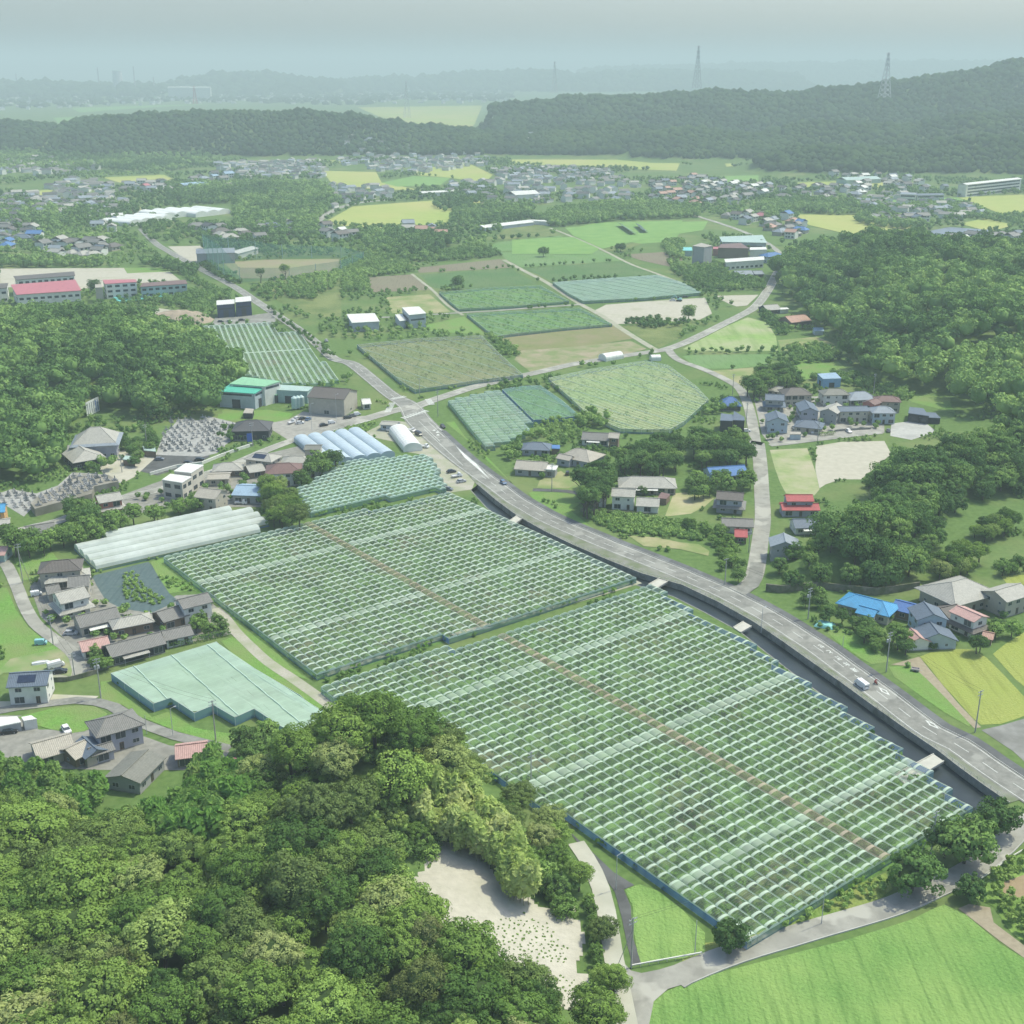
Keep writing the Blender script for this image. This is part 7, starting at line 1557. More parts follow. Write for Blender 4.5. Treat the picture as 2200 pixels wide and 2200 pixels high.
rail = thing('guard_rail', 'white guard rail on the outer side of the lane by the leafy plot', 'guard rail', P('C6', 1690, 1030)); a = P('C6', 1690, 1030); pts = [P('C6', *q) - a for q in ((1690, 1030), (1760, 985), (1830, 925), (1932, 865), (2050, 800))]; mb = MB()
for p, q in zip(pts[:-1], pts[1:]): mb.tube(p + Vector((0, 0, .6)), q + Vector((0, 0, .6)), .15, n=4); mb.tube(p, p + Vector((0, 0, .7)), .06, n=4)
mb.build('railing', WHITEW, rail)
# retaining wall under the copse, garden walls
STONE = field('mossy_wall', (.17, .16, .12), (.25, .24, .19), (.10, .12, .06), fine=1.2, big=.4)
wallrun('retaining_wall', 'mossy stone wall under the copse behind the blue-roofed house', 'wall', 'B3', [(470, 975), (560, 985), (760, 965), (960, 985), (1100, 1000), (1340, 965)], 2.6, .5, STONE)
wallrun('garden_wall', 'dark wall under the hedge of the white two-storey house', 'wall', 'D1', [(905, 1060), (1150, 1075), (1400, 1095), (1610, 1110)], 1.4, .3, STONE)
wallrun('garden_wall', 'pale low wall along the lane below the tiled houses', 'wall', 'B1', [(500, 1448), (640, 1400), (780, 1355), (930, 1300)], 1.2, .25, CONC_D)
wallrun('garden_wall', 'brown wall below the gravel yard of the white house', 'wall', 'B1', [(282, 1492), (380, 1488), (470, 1468), (560, 1440)], 1.4, .3, STONE)
wallrun('garden_wall', 'concrete wall in front of the long cream house', 'wall', 'D2', [(1440, 680), (1560, 668), (1700, 660), (1800, 655)], 1.0, .25, CONC_D)
# terrace of the lower cemetery
TER = PL('E4', [(480, 1500), (860, 1400), (1270, 1290), (1300, 1190), (1640, 1120), (1500, 1030), (1240, 1020), (1010, 1010), (940, 1110), (760, 1220), (560, 1300), (420, 1420)], 3.2)
mb = MB(); mb.prism([(p.x, p.y) for p in TER][::-1], 0, 3.2); o = mb.build('cemetery_terrace', field('terrace_wall', (.25, .235, .19), (.34, .32, .27), (.19, .18, .14), fine=.8, big=.2)); tag(o, 'walled terrace that carries the lower graves above the road', 'terrace')
GR = []
for h, w, c in ((.95, .34, (.30, .30, .285)), (1.15, .38, (.17, .18, .18)), (.8, .45, (.36, .35, .32))):
    mb = MB(); mb.box(-.95, .95, -.95, .95, 0, .28); mb.box(-.5, .5, -.5, .5, .283, .62); mb.box(-w/2, w/2, -w/2, w/2, .623, .62 + h); mb.box(-.3, .3, -.8, -.55, .283, .55)
    GR.append(mesh_of(mb, 'gravestone', [mat('granite%d' % len(GR), c, .12, 3, .6, coord='obj', objvar=.25)]))
def graves(t, q, sp, zb, seed, label, group, ang):
    poly = [(p.x, p.y) for p in PL(t, q, zb)]; r = np.random.default_rng(seed); n = 0
    for x, y in scatter(poly, sp, r, .12):
        if r.random() < .10: continue
        o = link('gravestone', GR[r.integers(3)], None, (x, y, zb + .03), ang + r.normal(0, .1)); s = r.uniform(.7, 1.1); o.scale = (s, s, s*r.uniform(.9, 1.3)); tag(o, label, 'gravestone', group); n += 1
    return n
print('graves', graves('E5', [(525, 1228), (560, 990), (620, 905), (690, 800), (800, 790), (960, 770), (1120, 750), (1270, 770), (1400, 810), (1590, 835), (1560, 900), (1390, 955), (1330, 1060), (1480, 1170), (1300, 1235), (1150, 1245)], 3.5, 0, 51, 'grey granite gravestone of the crowded upper cemetery', 'gravestones of the upper cemetery', .5),
      graves('E4', [(500, 1480), (860, 1385), (1260, 1280), (1290, 1180), (1600, 1110), (1500, 1040), (1240, 1030), (1020, 1020), (950, 1110), (770, 1230), (570, 1310)], 3.1, 3.2, 52, 'pale gravestone on the terrace above the cemetery road', 'gravestones on the terrace', .6),
      graves('E4', [(0, 1290), (180, 1240), (420, 1290), (520, 1330), (420, 1420), (470, 1480), (330, 1590), (200, 1480), (0, 1400)], 3.2, 0, 53, 'pale gravestone at the lower end of the cemetery', 'gravestones of the lower cemetery', .6))
# boards
def board(label, t, q, h, m, th=.12, name='sign_board'):
    a, b = P(t, *q[0], 0), P(t, *q[1], 0); d = (b - a); o = thing(name, label, 'sign', a, math.atan2(d.y, d.x)); L = d.length; mb = MB(); mb.box(0, L, -th/2, th/2, h[0], h[1]); mb.build('panel', m, o)
    for x in (.15*L, .85*L): mb = MB(); mb.tube((x, .15, 0), (x, .15, h[1]), .08, n=6); mb.build('post', STEEL, o)
    return o, L
board('blue sign board on posts beside the white barrier', 'D4', ((698, 812), (752, 806)), (1.5, 5.4), mat('blue_sign', (.05, .12, .42), .05, 1, .5, coord='obj'))
o, L = board('white panel board with blue stripes standing in the hillside clearing', 'E4', ((1208, 240), (1382, 152)), (.4, 7.5), mat('white_sign', (.66, .68, .64), .05, 1, .5, coord='obj'))
for i in range(6):
    mb = MB(); x = L*(.08 + i*.155); mb.box(x, x + L*.06, -.085, -.062, 1.2, 6.6); mb.build('panel_stripe', mat('blue_stripe' if i > 3 else 'grey_stripe', (.06, .14, .40) if i > 3 else (.22, .25, .26), .05, 1, .5, coord='obj'), o)
# tarpaulin heap by the road, tractor-like seat, boats
p = P('E1', 465, 95, 0); n = 12; gx, gy = np.meshgrid(np.linspace(-1, 1, n), np.linspace(-1, 1, n)); z = np.clip(1.05 - np.maximum(np.abs(gx), np.abs(gy))**6, 0, 1)*(1.1 + .35*(fbm(gx*2 + 3, gy*2 + 8, 5) - .5)*2); V = np.stack([gx.ravel()*2.9, gy.ravel()*2.1, z.ravel() - .02], 1); i = (np.arange(n - 1)[:, None]*n + np.arange(n - 1)[None]).reshape(-1); F = np.stack([i, i + 1, i + n + 1, i + n], 1)
o = link('tarpaulin_stack', np_mesh('tarpaulin_stack', V, F, [mat('mint_tarp', (.30, .66, .60), .08, 1, .5, coord='obj')], smooth=True), None, (p.x, p.y, 0), -.5); tag(o, 'stack covered with a mint-green tarpaulin beside the pavement', 'stack')
for t, x, y, lab, c in (('D3', 905, 1150, 'old pale farm trailer on the earth path by the verge', (.45, .40, .38)),):
    p = P(t, x, y, 0); o = thing('trailer', lab, 'trailer', (p.x, p.y, 0), -.4); mb = MB(); mb.box(-1.1, 1.1, -.7, .7, .45, .55)
    for q in ((-1.1, 1.1, -.7, -.64), (-1.1, 1.1, .64, .7), (-1.1, -1.04, -.64, .64), (1.04, 1.1, -.64, .64)): mb.box(*q, .553, .95)
    mb.build('bed', mat('old_paint', c, .2, 2, .7, coord='obj'), o)
    for s in (-.75, .75): link('wheel', WHEEL, o, (0, s, .31))
    mb = MB(); mb.tube((1.1, 0, .5), (2.0, 0, .45), .04); mb.build('drawbar', STEEL, o)
p = P('B1', 232, 1386, 0); o = thing('boat', 'small white upturned boat beside the white van', 'boat', (p.x, p.y, 0), .35); mb = MB(); loft(mb, [[(x, -w, .02), (x, w, .02), (x, w*.8, h), (x, 0, h*1.12), (x, -w*.8, h)] for x, w, h in ((-2.4, .6, .6), (-1, .8, .75), (.8, .75, .75), (2.0, .4, .6), (2.5, .06, .45))]); mb.build('hull', paint('white', CARC['white']), o); mb = MB(); mb.box(-2.3, 2.0, -.04, .04, .86, .92); mb.build('keel', STEEL, o)
p = P('B2', 770, 1200, 0); q = P('B2', 858, 1182, 0); d = q - p; o = thing('pipe_bundle', 'bundle of white pipes lying between the two large orchards', 'pipes', p, math.atan2(d.y, d.x)); 
for k in range(5): mb = MB(); mb.tube((0, (k % 3)*.24 - .24, .13 + .2*(k//3)), (d.length, (k % 3)*.24 - .24, .13 + .2*(k//3)), .11, n=8); mb.build('pipe', paint('white', CARC['white']), o)
# solar tables in the bright field
for i, (a, b) in enumerate((((1580, 95), (1655, 145)), ((1680, 98), (1720, 135)))):
    p, q = P('A4', *a, 0), P('A4', *b, 0); d = q - p; o = thing('solar_table', ('long' if i == 0 else 'short') + ' tilted row of solar panels in the bright green field', 'solar panels', p, math.atan2(d.y, d.x)); mb = MB(); mb.solid([(0, -3.2, 4.2), (d.length, -3.2, 4.2), (d.length, 3.2, 1.4), (0, 3.2, 1.4)][::-1], .12); mb.build('panel', mat('solar_cell_pale', (.18, .24, .30), .1, 1, .12, .5, coord='obj'), o)
    for k in range(5): x = d.length*(k + .5)/5; mb = MB(); mb.tube((x, 0, 0), (x, 0, 2.6), .12, n=5); mb.build('leg', STEEL, o)
# golf-range poles with the net round the ball field
net_o = thing('ball_net', 'tall green ball net on poles round the distant ball field', 'net', P('A3', 1160, 300)); base = P('A3', 1160, 300); run = [P('A3', *q, 0) - base for q in ((1160, 300), (1270, 385), (1360, 415), (1640, 395), (1932, 352), (2060, 300), (1932, 275), (1600, 278), (1300, 290), (1160, 300))]; hs = [24, 24, 12, 9, 9, 9, 10, 12, 20, 24]; mb = MB()
BN = net('ball_net_mesh', (.13, .32, .27), .38)
for i in range(len(run) - 1): mb.face([run[i], run[i + 1], run[i + 1] + Vector((0, 0, hs[i + 1])), run[i] + Vector((0, 0, hs[i]))], 0, [(.5, .5)]*4)
mb.build('net', BN, net_o)
for i in range(len(run) - 1):
    d = run[i + 1] - run[i]; m = max(1, int(d.length/22))
    for k in range(m): mb = MB(); h = hs[i] + (hs[i + 1] - hs[i])*k/m; mb.tube(run[i] + d*k/m, run[i] + d*k/m + Vector((0, 0, h + .5)), .28, n=6); mb.build('pole', mat('green_pole', (.30, .42, .38), .05, 1, .6), net_o)

# ============================================================ garden trees, hedges, verges
def gtrees(t, q, sp, r0, r1, hr, label, group, crowns, seed, name='garden_tree', cat='tree', skip=0.0):
    poly = [(p.x, p.y) for p in PL(t, q, (r0 + r1)*.24*hr)]; r = np.random.default_rng(seed); n = 0
    for x, y in scatter(poly, sp, r):
        if r.random() < skip: continue
        Rr = r.uniform(r0, r1); tree(name, label, cat, x, y, Rr, Rr*hr*r.uniform(.9, 1.15), crowns, group, None, r); n += 1
    return n
N = 0
N += gtrees('D1', [(890, 760), (1000, 680), (1130, 660), (1230, 760), (1220, 870), (1100, 930), (1060, 1010), (940, 1000), (895, 880)], 4.6, 3.0, 4.2, 3.0, 'tall dark tree beside the white two-storey house', 'tall trees by the white house', DARK, 1)
N += gtrees('D1', [(1200, 520), (1380, 430), (1560, 380), (1932, 330), (1932, 560), (1720, 640), (1340, 650), (1220, 640)], 6.6, 3.2, 4.6, 2.3, 'round tree in the grove above the farmhouses', 'trees of the farmhouse grove', DARK, 2)
N += gtrees('D2', [(0, 720), (150, 720), (400, 770), (600, 790), (630, 950), (420, 990), (150, 1010), (0, 970)], 6.2, 3.2, 4.4, 2.3, 'dark tree in the thicket below the black cube house', 'trees of the thicket by the street', DARK, 3)
N += gtrees('D2', [(0, 1080), (130, 1090), (230, 1130), (600, 1110), (620, 1230), (430, 1250), (200, 1310), (60, 1340), (0, 1250)], 5.4, 2.0, 3.0, 2.0, 'low garden tree below the steel-blue roof', 'garden trees by the steel-blue roof', GARD, 4)
N += gtrees('D2', [(570, 260), (740, 110), (900, 60), (1000, 110), (1110, 210), (1000, 225), (800, 215), (740, 290), (640, 320)], 6.4, 3.6, 4.8, 2.2, 'dark tree behind the newer houses', 'trees behind the newer houses', DARK, 5)
N += gtrees('B1', [(0, 680), (120, 690), (350, 630), (600, 600), (720, 550), (940, 520), (940, 560), (740, 620), (500, 690), (200, 740), (60, 760)], 6.6, 2.8, 3.9, 2.1, 'tree in the belt above the white plastic tunnels', 'trees above the plastic tunnels', GARD, 6)
N += gtrees('B1', [(340, 520), (420, 490), (540, 520), (560, 570), (400, 600)], 5.2, 3.0, 4.0, 1.9, 'round dark tree beside the grey workshop', 'trees by the grey workshop', DARK, 7)
N += gtrees('B1', [(1480, 440), (1550, 350), (1640, 400), (1690, 500), (1720, 570), (1660, 600), (1560, 590)], 5.0, 3.4, 4.6, 2.0, 'bushy tree between the sky-blue roof and the scalloped orchard', 'trees by the sky-blue roof', BROAD, 8)
N += gtrees('B1', [(1710, 290), (1890, 220), (1920, 260), (1800, 340), (1690, 370)], 5.2, 2.8, 3.8, 2.0, 'tree between the hipped houses and the blue greenhouse', 'trees by the blue greenhouse', GARD, 9)
N += gtrees('B1', [(980, 480), (1130, 470), (1150, 500), (1000, 540)], 4.5, 2.2, 3.0, 2.0, 'garden tree at the edge of the plastic tunnels', 'trees at the tunnel edge', GARD, 10)
N += gtrees('D3', [(20, 610), (180, 610), (450, 660), (560, 780), (640, 920), (620, 970), (470, 910), (250, 720), (20, 650)], 4.2, 1.8, 2.7, 1.9, 'dark hedge tree in front of the sky-blue house', 'hedge trees of the sky-blue house', DARK, 11)
N += gtrees('D3', [(660, 760), (790, 760), (850, 900), (830, 960), (700, 920)], 4.2, 2.4, 3.2, 2.0, 'dark tree beside the pink-roofed shed', 'trees by the pink-roofed shed', DARK, 12)
N += gtrees('D3', [(1390, 850), (1590, 850), (1560, 910), (1400, 930)], 4.2, 2.0, 2.8, 2.2, 'small tree at the corner of the ripening rice', 'trees at the rice corner', DARK, 13)
N += gtrees('D3', [(1600, 720), (1860, 690), (1860, 780), (1720, 840), (1640, 760)], 4.6, 1.8, 2.6, 1.9, 'small garden tree below the beige house', 'garden trees below the beige house', GARD, 14)
N += gtrees('D3', [(1000, 810), (1370, 820), (1360, 900), (1000, 930)], 3.8, 1.0, 1.5, 1.6, 'low shrub between the pink shed and the rice', 'shrubs behind the rice', GARD, 15, 'shrub', 'shrub')
N += gtrees('D3', [(-150, 420), (60, 390), (110, 480), (20, 560), (-180, 560)], 4.2, 1.6, 2.6, 1.7, 'round clipped bush near the street mouth', 'bushes at the street mouth', GARD, 16, 'bush', 'bush')
N += gtrees('B3', [(1470, 770), (1640, 710), (1690, 770), (1700, 850), (1560, 890), (1440, 870)], 5.6, 3.0, 4.2, 2.0, 'garden tree above the stately grey-roofed house', 'trees above the stately house', BROAD, 17)
N += gtrees('B3', [(1600, 580), (1870, 560), (1860, 660), (1690, 660)], 6.2, 2.6, 3.6, 2.0, 'tree in the little valley behind the copse', 'trees of the little valley', BROAD, 18)
N += gtrees('B3', [(1750, 830), (1932, 820), (1932, 870), (1800, 870)], 4.6, 1.8, 2.6, 1.8, 'bush beside the sunlit strip of rice', 'bushes by the rice strip', GARD, 19, 'bush', 'bush')
N += gtrees('B1', [(1310, 1880), (1370, 1820), (1540, 1800), (1640, 1850), (1740, 1880), (1920, 1800), (1920, 1900), (1700, 1932), (1400, 1932)], 5.0, 2.6, 3.6, 2.0, 'dark tree between the net house and the wood', 'trees below the net house', GARD, 20)
N += gtrees('B3', [(180, 600), (260, 640), (330, 800), (360, 880), (310, 910), (240, 860), (120, 640), (0, 600), (60, 580)], 4.6, 1.6, 2.4, 1.7, 'bush on the bank above the street mouth', 'bushes on the bank above the street', GARD, 21, 'bush', 'bush')
N += gtrees('B1', [(690, 120), (800, 110), (880, 60), (900, 130), (800, 240), (740, 250)], 6, 2.2, 3.2, 1.9, 'dark clipped tree beside the temple forecourt', 'trees by the temple forecourt', DARK, 22)
N += gtrees('B1', [(470, 1310), (560, 1330), (640, 1380), (520, 1420)], 3.6, 1.5, 2.2, 1.8, 'garden shrub in front of the long dark bungalow', 'garden shrubs of the long bungalow', GARD, 23, 'shrub', 'shrub')
N += gtrees('B1', [(1050, 1150), (1120, 1130), (1290, 1150), (1290, 1200), (1150, 1210)], 3.8, 1.6, 2.4, 1.9, 'garden tree inside the clipped hedge', 'garden trees inside the hedge', GARD, 24)
N += gtrees('D1', [(1480, 830), (1750, 800), (1800, 850), (1700, 880), (1500, 880)], 4.5, 1.4, 2.2, 1.8, 'garden shrub before the wide pale farmhouse', 'shrubs of the wide farmhouse', GARD, 25, 'shrub', 'shrub')
for t, x, y, Rr, H, lab in (('C6', 1590, 935, 6.6, 10.5, 'largest dark roadside tree at the orchard corner'), ('C6', 1300, 1090, 5.8, 9, 'spreading roadside tree casting shade over the lane'), ('C6', 1770, 770, 5.0, 8, 'thin grey-green tree beside the end of the canal'), ('C6', 262, 1425, 3.7, 6, 'small round tree at the orchard net corner'), ('C6', 1625, 1140, 3.2, 5, 'small tree on the outer edge of the lane'), ('C6', 1480, 900, 4.2, 8, 'dark tree squeezed between the two big roadside trees')):
    p = P(t, x, y); tree('roadside_tree', lab, 'tree', p.x, p.y, Rr, H, DARK, None, 0, rr)
for t, x, y, lab in (('A4', 1145, 268, 'lone dark tree in the green vegetable field'), ('A4', 1582, 240, 'dark round tree beside the long farm track'), ('A4', 660, 450, 'dark bush on the edge of the dark green field'), ('D6', 380, 1100, 'pale shrub tree at the lower edge of the bare lot'), ('E5', 500, 800, 'light green tree between the two cemeteries'), ('E6', 1545, 520, 'dark conifer-like tree in front of the ball field'), ('E6', 1690, 500, 'second dark pointed tree before the ball field'), ('D5', 700, 300, 'dark tree beside the grey stair tower')):
    p = P(t, x, y); tree('lone_tree', lab, 'tree', p.x, p.y, 5.0 if t != 'E6' else 4, 8.5 if t != 'E6' else 12, DARK, None, None, rr)
print('garden trees', N)
def hedge(label, t, q, w, h, m=None):
    pts = PL(t, q); O = pts[0].copy(); C, D = [], []; mb = MB(); rng = RNG
    for a, b in zip(pts[:-1], pts[1:]):
        d = b - a; L = d.length; u = d/L; n = Vector((-u.y, u.x, 0)); k = int(L*(w + 2*h)*11)
        for _ in range(k):
            s = rng.uniform(0, L); v = rng.uniform(-1, 1); f = rng.random()
            if f < .4: p, o = n*v*w/2 + Vector((0, 0, h)), Vector((0, 0, 1))
            else: sg = 1 if v > 0 else -1; p, o = n*sg*w/2 + Vector((0, 0, rng.uniform(0, h))), n*sg
            C.append(a + u*s + p - O + Vector(rng.normal(0, .07, 3))); D.append(o)
    V, F = quads_from(np.array(C), np.array(D), .17, rng, .5); o = link('hedge', np_mesh('hedge', V, F, [m or L_DARK]), None, O); return tag(o, label, 'hedge')
hedge('clipped dark hedge round the garden at the orchard corner', 'B1', [(955, 1300), (1130, 1262), (1305, 1222)], 1.3, 1.8)
hedge('low clipped hedge in front of the long dark bungalow', 'B1', [(520, 1428), (600, 1405), (668, 1382)], 1.2, 1.5)
hedge('short clipped hedge before the slate bungalow of the newer houses', 'D2', [(1290, 722), (1360, 715), (1440, 708)], 1.6, 1.6)
hedge('long dark hedge in front of the sky-blue house', 'D3', [(-20, 580), (150, 590), (330, 640), (470, 720), (570, 830), (650, 960)], 2.2, 2.2)
hedge('trimmed hedge behind the gardens of the beige house', 'D3', [(1640, 170), (1720, 180), (1800, 170)], 3, 2.2)
belt('D1', [(915, 1075), (1050, 1060), (1600, 1120), (1932, 1160), (2180, 1230), (2260, 1340), (2150, 1370), (1950, 1340), (1700, 1300), (1400, 1290), (1250, 1270), (1050, 1160)], 2.0, 1.25, 'bank of green shrubs between the white two-storey house and the main road', 101, 100, .24, lo=.4, hk=.7)
belt('D1', [(60, 500), (260, 360), (470, 260), (520, 280), (300, 350), (270, 480), (140, 560)], 3.2, 1.7, 'shrubs below the white-grid orchard', 102, 120, .3, lo=.35)
belt('D1', [(820, 140), (1000, 70), (1200, 110), (1210, 200), (900, 200)], 4.0, 2.2, 'bushes between the orchards and the long grey house', 103, 130, .35, lo=.3)
belt('D1', [(500, 140), (760, 120), (850, 200), (880, 280), (760, 330), (560, 260)], 3.6, 1.2, 'overgrown grassy mound behind the slate bungalow', 104, 90, .28, lo=.6)
belt('D2', [(150, 470), (260, 400), (480, 430), (520, 470), (300, 500), (130, 540)], 3.4, 1.8, 'bushes round the cobalt-blue roof', 105, 120, .3, lo=.35)
belt('C6', [(480, 1330), (760, 1190), (1000, 1060), (1120, 1020), (1150, 1110), (960, 1180), (640, 1290)], 2.0, .8, 'weeds and creepers on the bank below the orchard skirt', 106, 70, .2, lo=.55)
belt('C6', [(1720, 1010), (1830, 940), (1960, 890), (1960, 980), (1830, 1040), (1790, 1110), (1900, 1140), (1960, 1160), (1960, 1380), (1850, 1310), (1760, 1180)], 1.9, .9, 'big-leaved vegetable plants of the leafy plot', 107, 80, .24, lo=.8, m=leafmat('veg_leaf', [(.16, .30, .07), (.22, .36, .09), (.28, .40, .12)], attr=True))
belt('B1', [(700, 880), (760, 870), (810, 940), (900, 1000), (930, 1040), (860, 1060), (720, 1030), (700, 970)], 1.9, .75, 'weeds growing through the slate mulch sheets', 108, 60, .2, lo=.5, hk=.7)
belt('B1', [(900, 890), (980, 900), (1100, 950), (1080, 985), (960, 960)], 1.9, .75, 'dark creepers at the edge of the mulch plot', 109, 60, .2, lo=.3, hk=.7)
belt('A3', [(1500, 560), (1560, 570), (1700, 690), (1860, 800), (1932, 870), (1870, 860), (1720, 740), (1560, 620)], 5, 1.5, 'row of small street trees beyond the crossing', 110, 90, .3)
belt('E4', [(1180, 1000), (1330, 830), (1520, 870), (1660, 960), (1500, 1000), (1330, 1010)], 4.2, 1.9, 'garden shrubs of the temple', 111, 120, .3, lo=.4)
belt('E5', [(1360, 960), (1600, 930), (1700, 1000), (1700, 1100), (1480, 1140), (1340, 1070)], 4, 1.5, 'brownish shrubs between the graves and the charcoal hall', 112, 110, .3, lo=.2)
belt('C5', [(900, 930), (1000, 880), (1180, 900), (1300, 1040), (1340, 1120), (1180, 1140), (1080, 1130), (980, 1120)], 2.6, 1.5, 'lush green creepers between the clearing and the wood', 113, 120, .26, lo=.75)
belt('C5', [(150, 840), (330, 760), (560, 770), (700, 790), (560, 860), (540, 960), (440, 1060), (250, 1060), (120, 980)], 3.0, 1.5, 'bright green undergrowth above the clearing', 114, 120, .26, lo=.7)
belt('C5', [(860, 1480), (900, 1320), (990, 1190), (1180, 1150), (1340, 1180), (1390, 1560), (1300, 1690), (1150, 1640), (980, 1560)], 1.15, .24, 'scattered weeds dotting the lower half of the sandy clearing', 115, 27, .12, lo=.7, hk=.5, thin=.44)
belt('C5', [(430, 1090), (470, 960), (560, 860), (620, 850), (560, 960), (510, 1080)], 1.1, .35, 'grass tufts at the ragged rim of the sandy clearing', 116, 36, .15, lo=.7, hk=.6, thin=.45)
# ============================================================ villages beyond, pylons, town on the plain
VH = {}
def vhouse(rc, kind):
    if (rc, kind) in VH: return VH[(rc, kind)]
    mb = MB(); L, Wd, h = ((11, 8, 5.6), (13, 8.5, 3.4), (9, 8, 5.8))[kind]; mb.box(-L/2, L/2, -Wd/2, Wd/2, 0, h)
    n = len(mb.f)
    if kind == 1: hip_roof(mb, L, Wd, h, 2.2, .7)
    else: gable_roof(mb, L, Wd, h, 2.0, .6)
    for i in range(n, len(mb.f)): mb.m[i] = 1
    for s in (-1, 1):
        for q in (-.28, .05, .3):
            for z in ((.9, 3.5) if kind != 1 else (.9,)): mb.box(q*L - .9, q*L + .9, s*Wd/2 - .03, s*Wd/2 + .03, z, z + 1.3, 2)
    VH[(rc, kind)] = mesh_of(mb, 'village_house', [WM('white' if kind != 1 else 'beige'), RM(rc), GLASS]); return VH[(rc, kind)]
VCOL = ['grey', 'dark', 'lslate', 'light', 'slate', 'grey', 'light', 'umber']; WORD = dict(grey='grey', dark='dark', lslate='blue-grey', light='pale', slate='slate', umber='brown', blue='blue', rose='red', salmon='orange', white='white', sky='sky-blue')
def village(t, q, n, where, seed, extra=()):
    poly = [(p.x, p.y) for p in PL(t, q)]; r = random.Random(seed); A = abs(sum(poly[i][0]*poly[(i + 1) % len(poly)][1] - poly[(i + 1) % len(poly)][0]*poly[i][1] for i in range(len(poly))))/2
    pts = scatter(poly, max(14, math.sqrt(A/n)), np.random.default_rng(seed), .3); a0 = r.uniform(0, 1.5); tr = []
    for i, (x, y) in enumerate(pts):
        if r.random() < .12: tr.append((x, y)); continue
        c = r.choice(extra) if extra and r.random() < .22 else r.choice(VCOL); o = link('village_house', vhouse(c, r.randrange(3)), None, (x, y, float(hgt(np.array([x]), np.array([y]))[0])), a0 + r.choice((0, 0, math.pi/2)) + r.gauss(0, .12)); o.scale = (r.uniform(1.0, 1.35),)*3
        tag(o, '%s-roofed house %s' % (WORD[c], where), 'house', '%s-roofed houses %s' % (WORD[c], where))
        for k in range(1): tr.append((x + r.uniform(-10, 10), y + r.uniform(-10, 10)))
    wood('garden trees among the houses ' + where, np.array(tr), 2.9, 60, .65, name='woodland', seed=seed, hk=1.0)
    return len(pts)
nv = 0
for a in (('E6', [(0, 190), (200, 180), (230, 280), (0, 330)], 16, 'at the western edge of the valley', 201, ('blue',)), ('E6', [(240, 300), (600, 280), (700, 330), (560, 372), (270, 385)], 24, 'behind the school ground', 202, ('white',)), ('E6', [(500, 130), (740, 130), (700, 250), (520, 240)], 9, 'in the trees west of the white greenhouses', 203, ('white',)),
          ('E6', [(1100, 200), (1500, 190), (1560, 290), (1400, 310), (1240, 270)], 11, 'behind the ball field', 204, ('white', 'light')), ('E6', [(1500, 190), (1740, 170), (1760, 250), (1600, 250)], 6, 'between the dark wood and the yellow paddies', 205, ()), ('E9', [(590, 330), (990, 310), (1010, 370), (640, 365)], 15, 'below the small green paddy', 206, ('blue', 'rose')), ('E9', [(1040, 290), (1400, 262), (1420, 350), (1290, 360)], 16, 'round the long sky-blue roof', 207, ('sky', 'salmon')),
          ('E7', [(1640, 180), (1932, 120), (1932, 280), (1690, 260)], 26, 'in front of the pale bamboo wood', 208, ('salmon',)), ('E8', [(0, 160), (320, 190), (560, 200), (1000, 180), (1060, 240), (900, 280), (560, 265), (300, 300), (0, 330)], 62, 'of the eastern village', 209, ('white',)), ('E8', [(620, 120), (1080, 140), (1450, 170), (1470, 230), (1200, 235), (1060, 185)], 26, 'before the white apartment block', 210, ('white', 'lslate')),
          ('E8', [(90, 370), (380, 370), (640, 410), (690, 450), (540, 520), (420, 470)], 20, 'above the distant factory', 211, ('blue', 'rose', 'salmon')), ('E8', [(1440, 520), (1680, 500), (1932, 490), (1932, 610), (1700, 600)], 18, 'beyond the eastern hill', 212, ('white',)), ('E8', [(1040, 385), (1340, 392), (1330, 412), (1060, 425)], 8, 'by the dark trees of the paddies', 213, ()), ('E7', [(0, 395), (120, 400), (140, 450), (0, 460)], 5, 'below the rounded pale road', 214, ('white',)), ('E7', [(400, 385), (640, 395), (640, 440), (420, 430)], 5, 'in the dark thicket', 215, ('salmon',))):
    nv += village(*a)
print('village houses', nv)
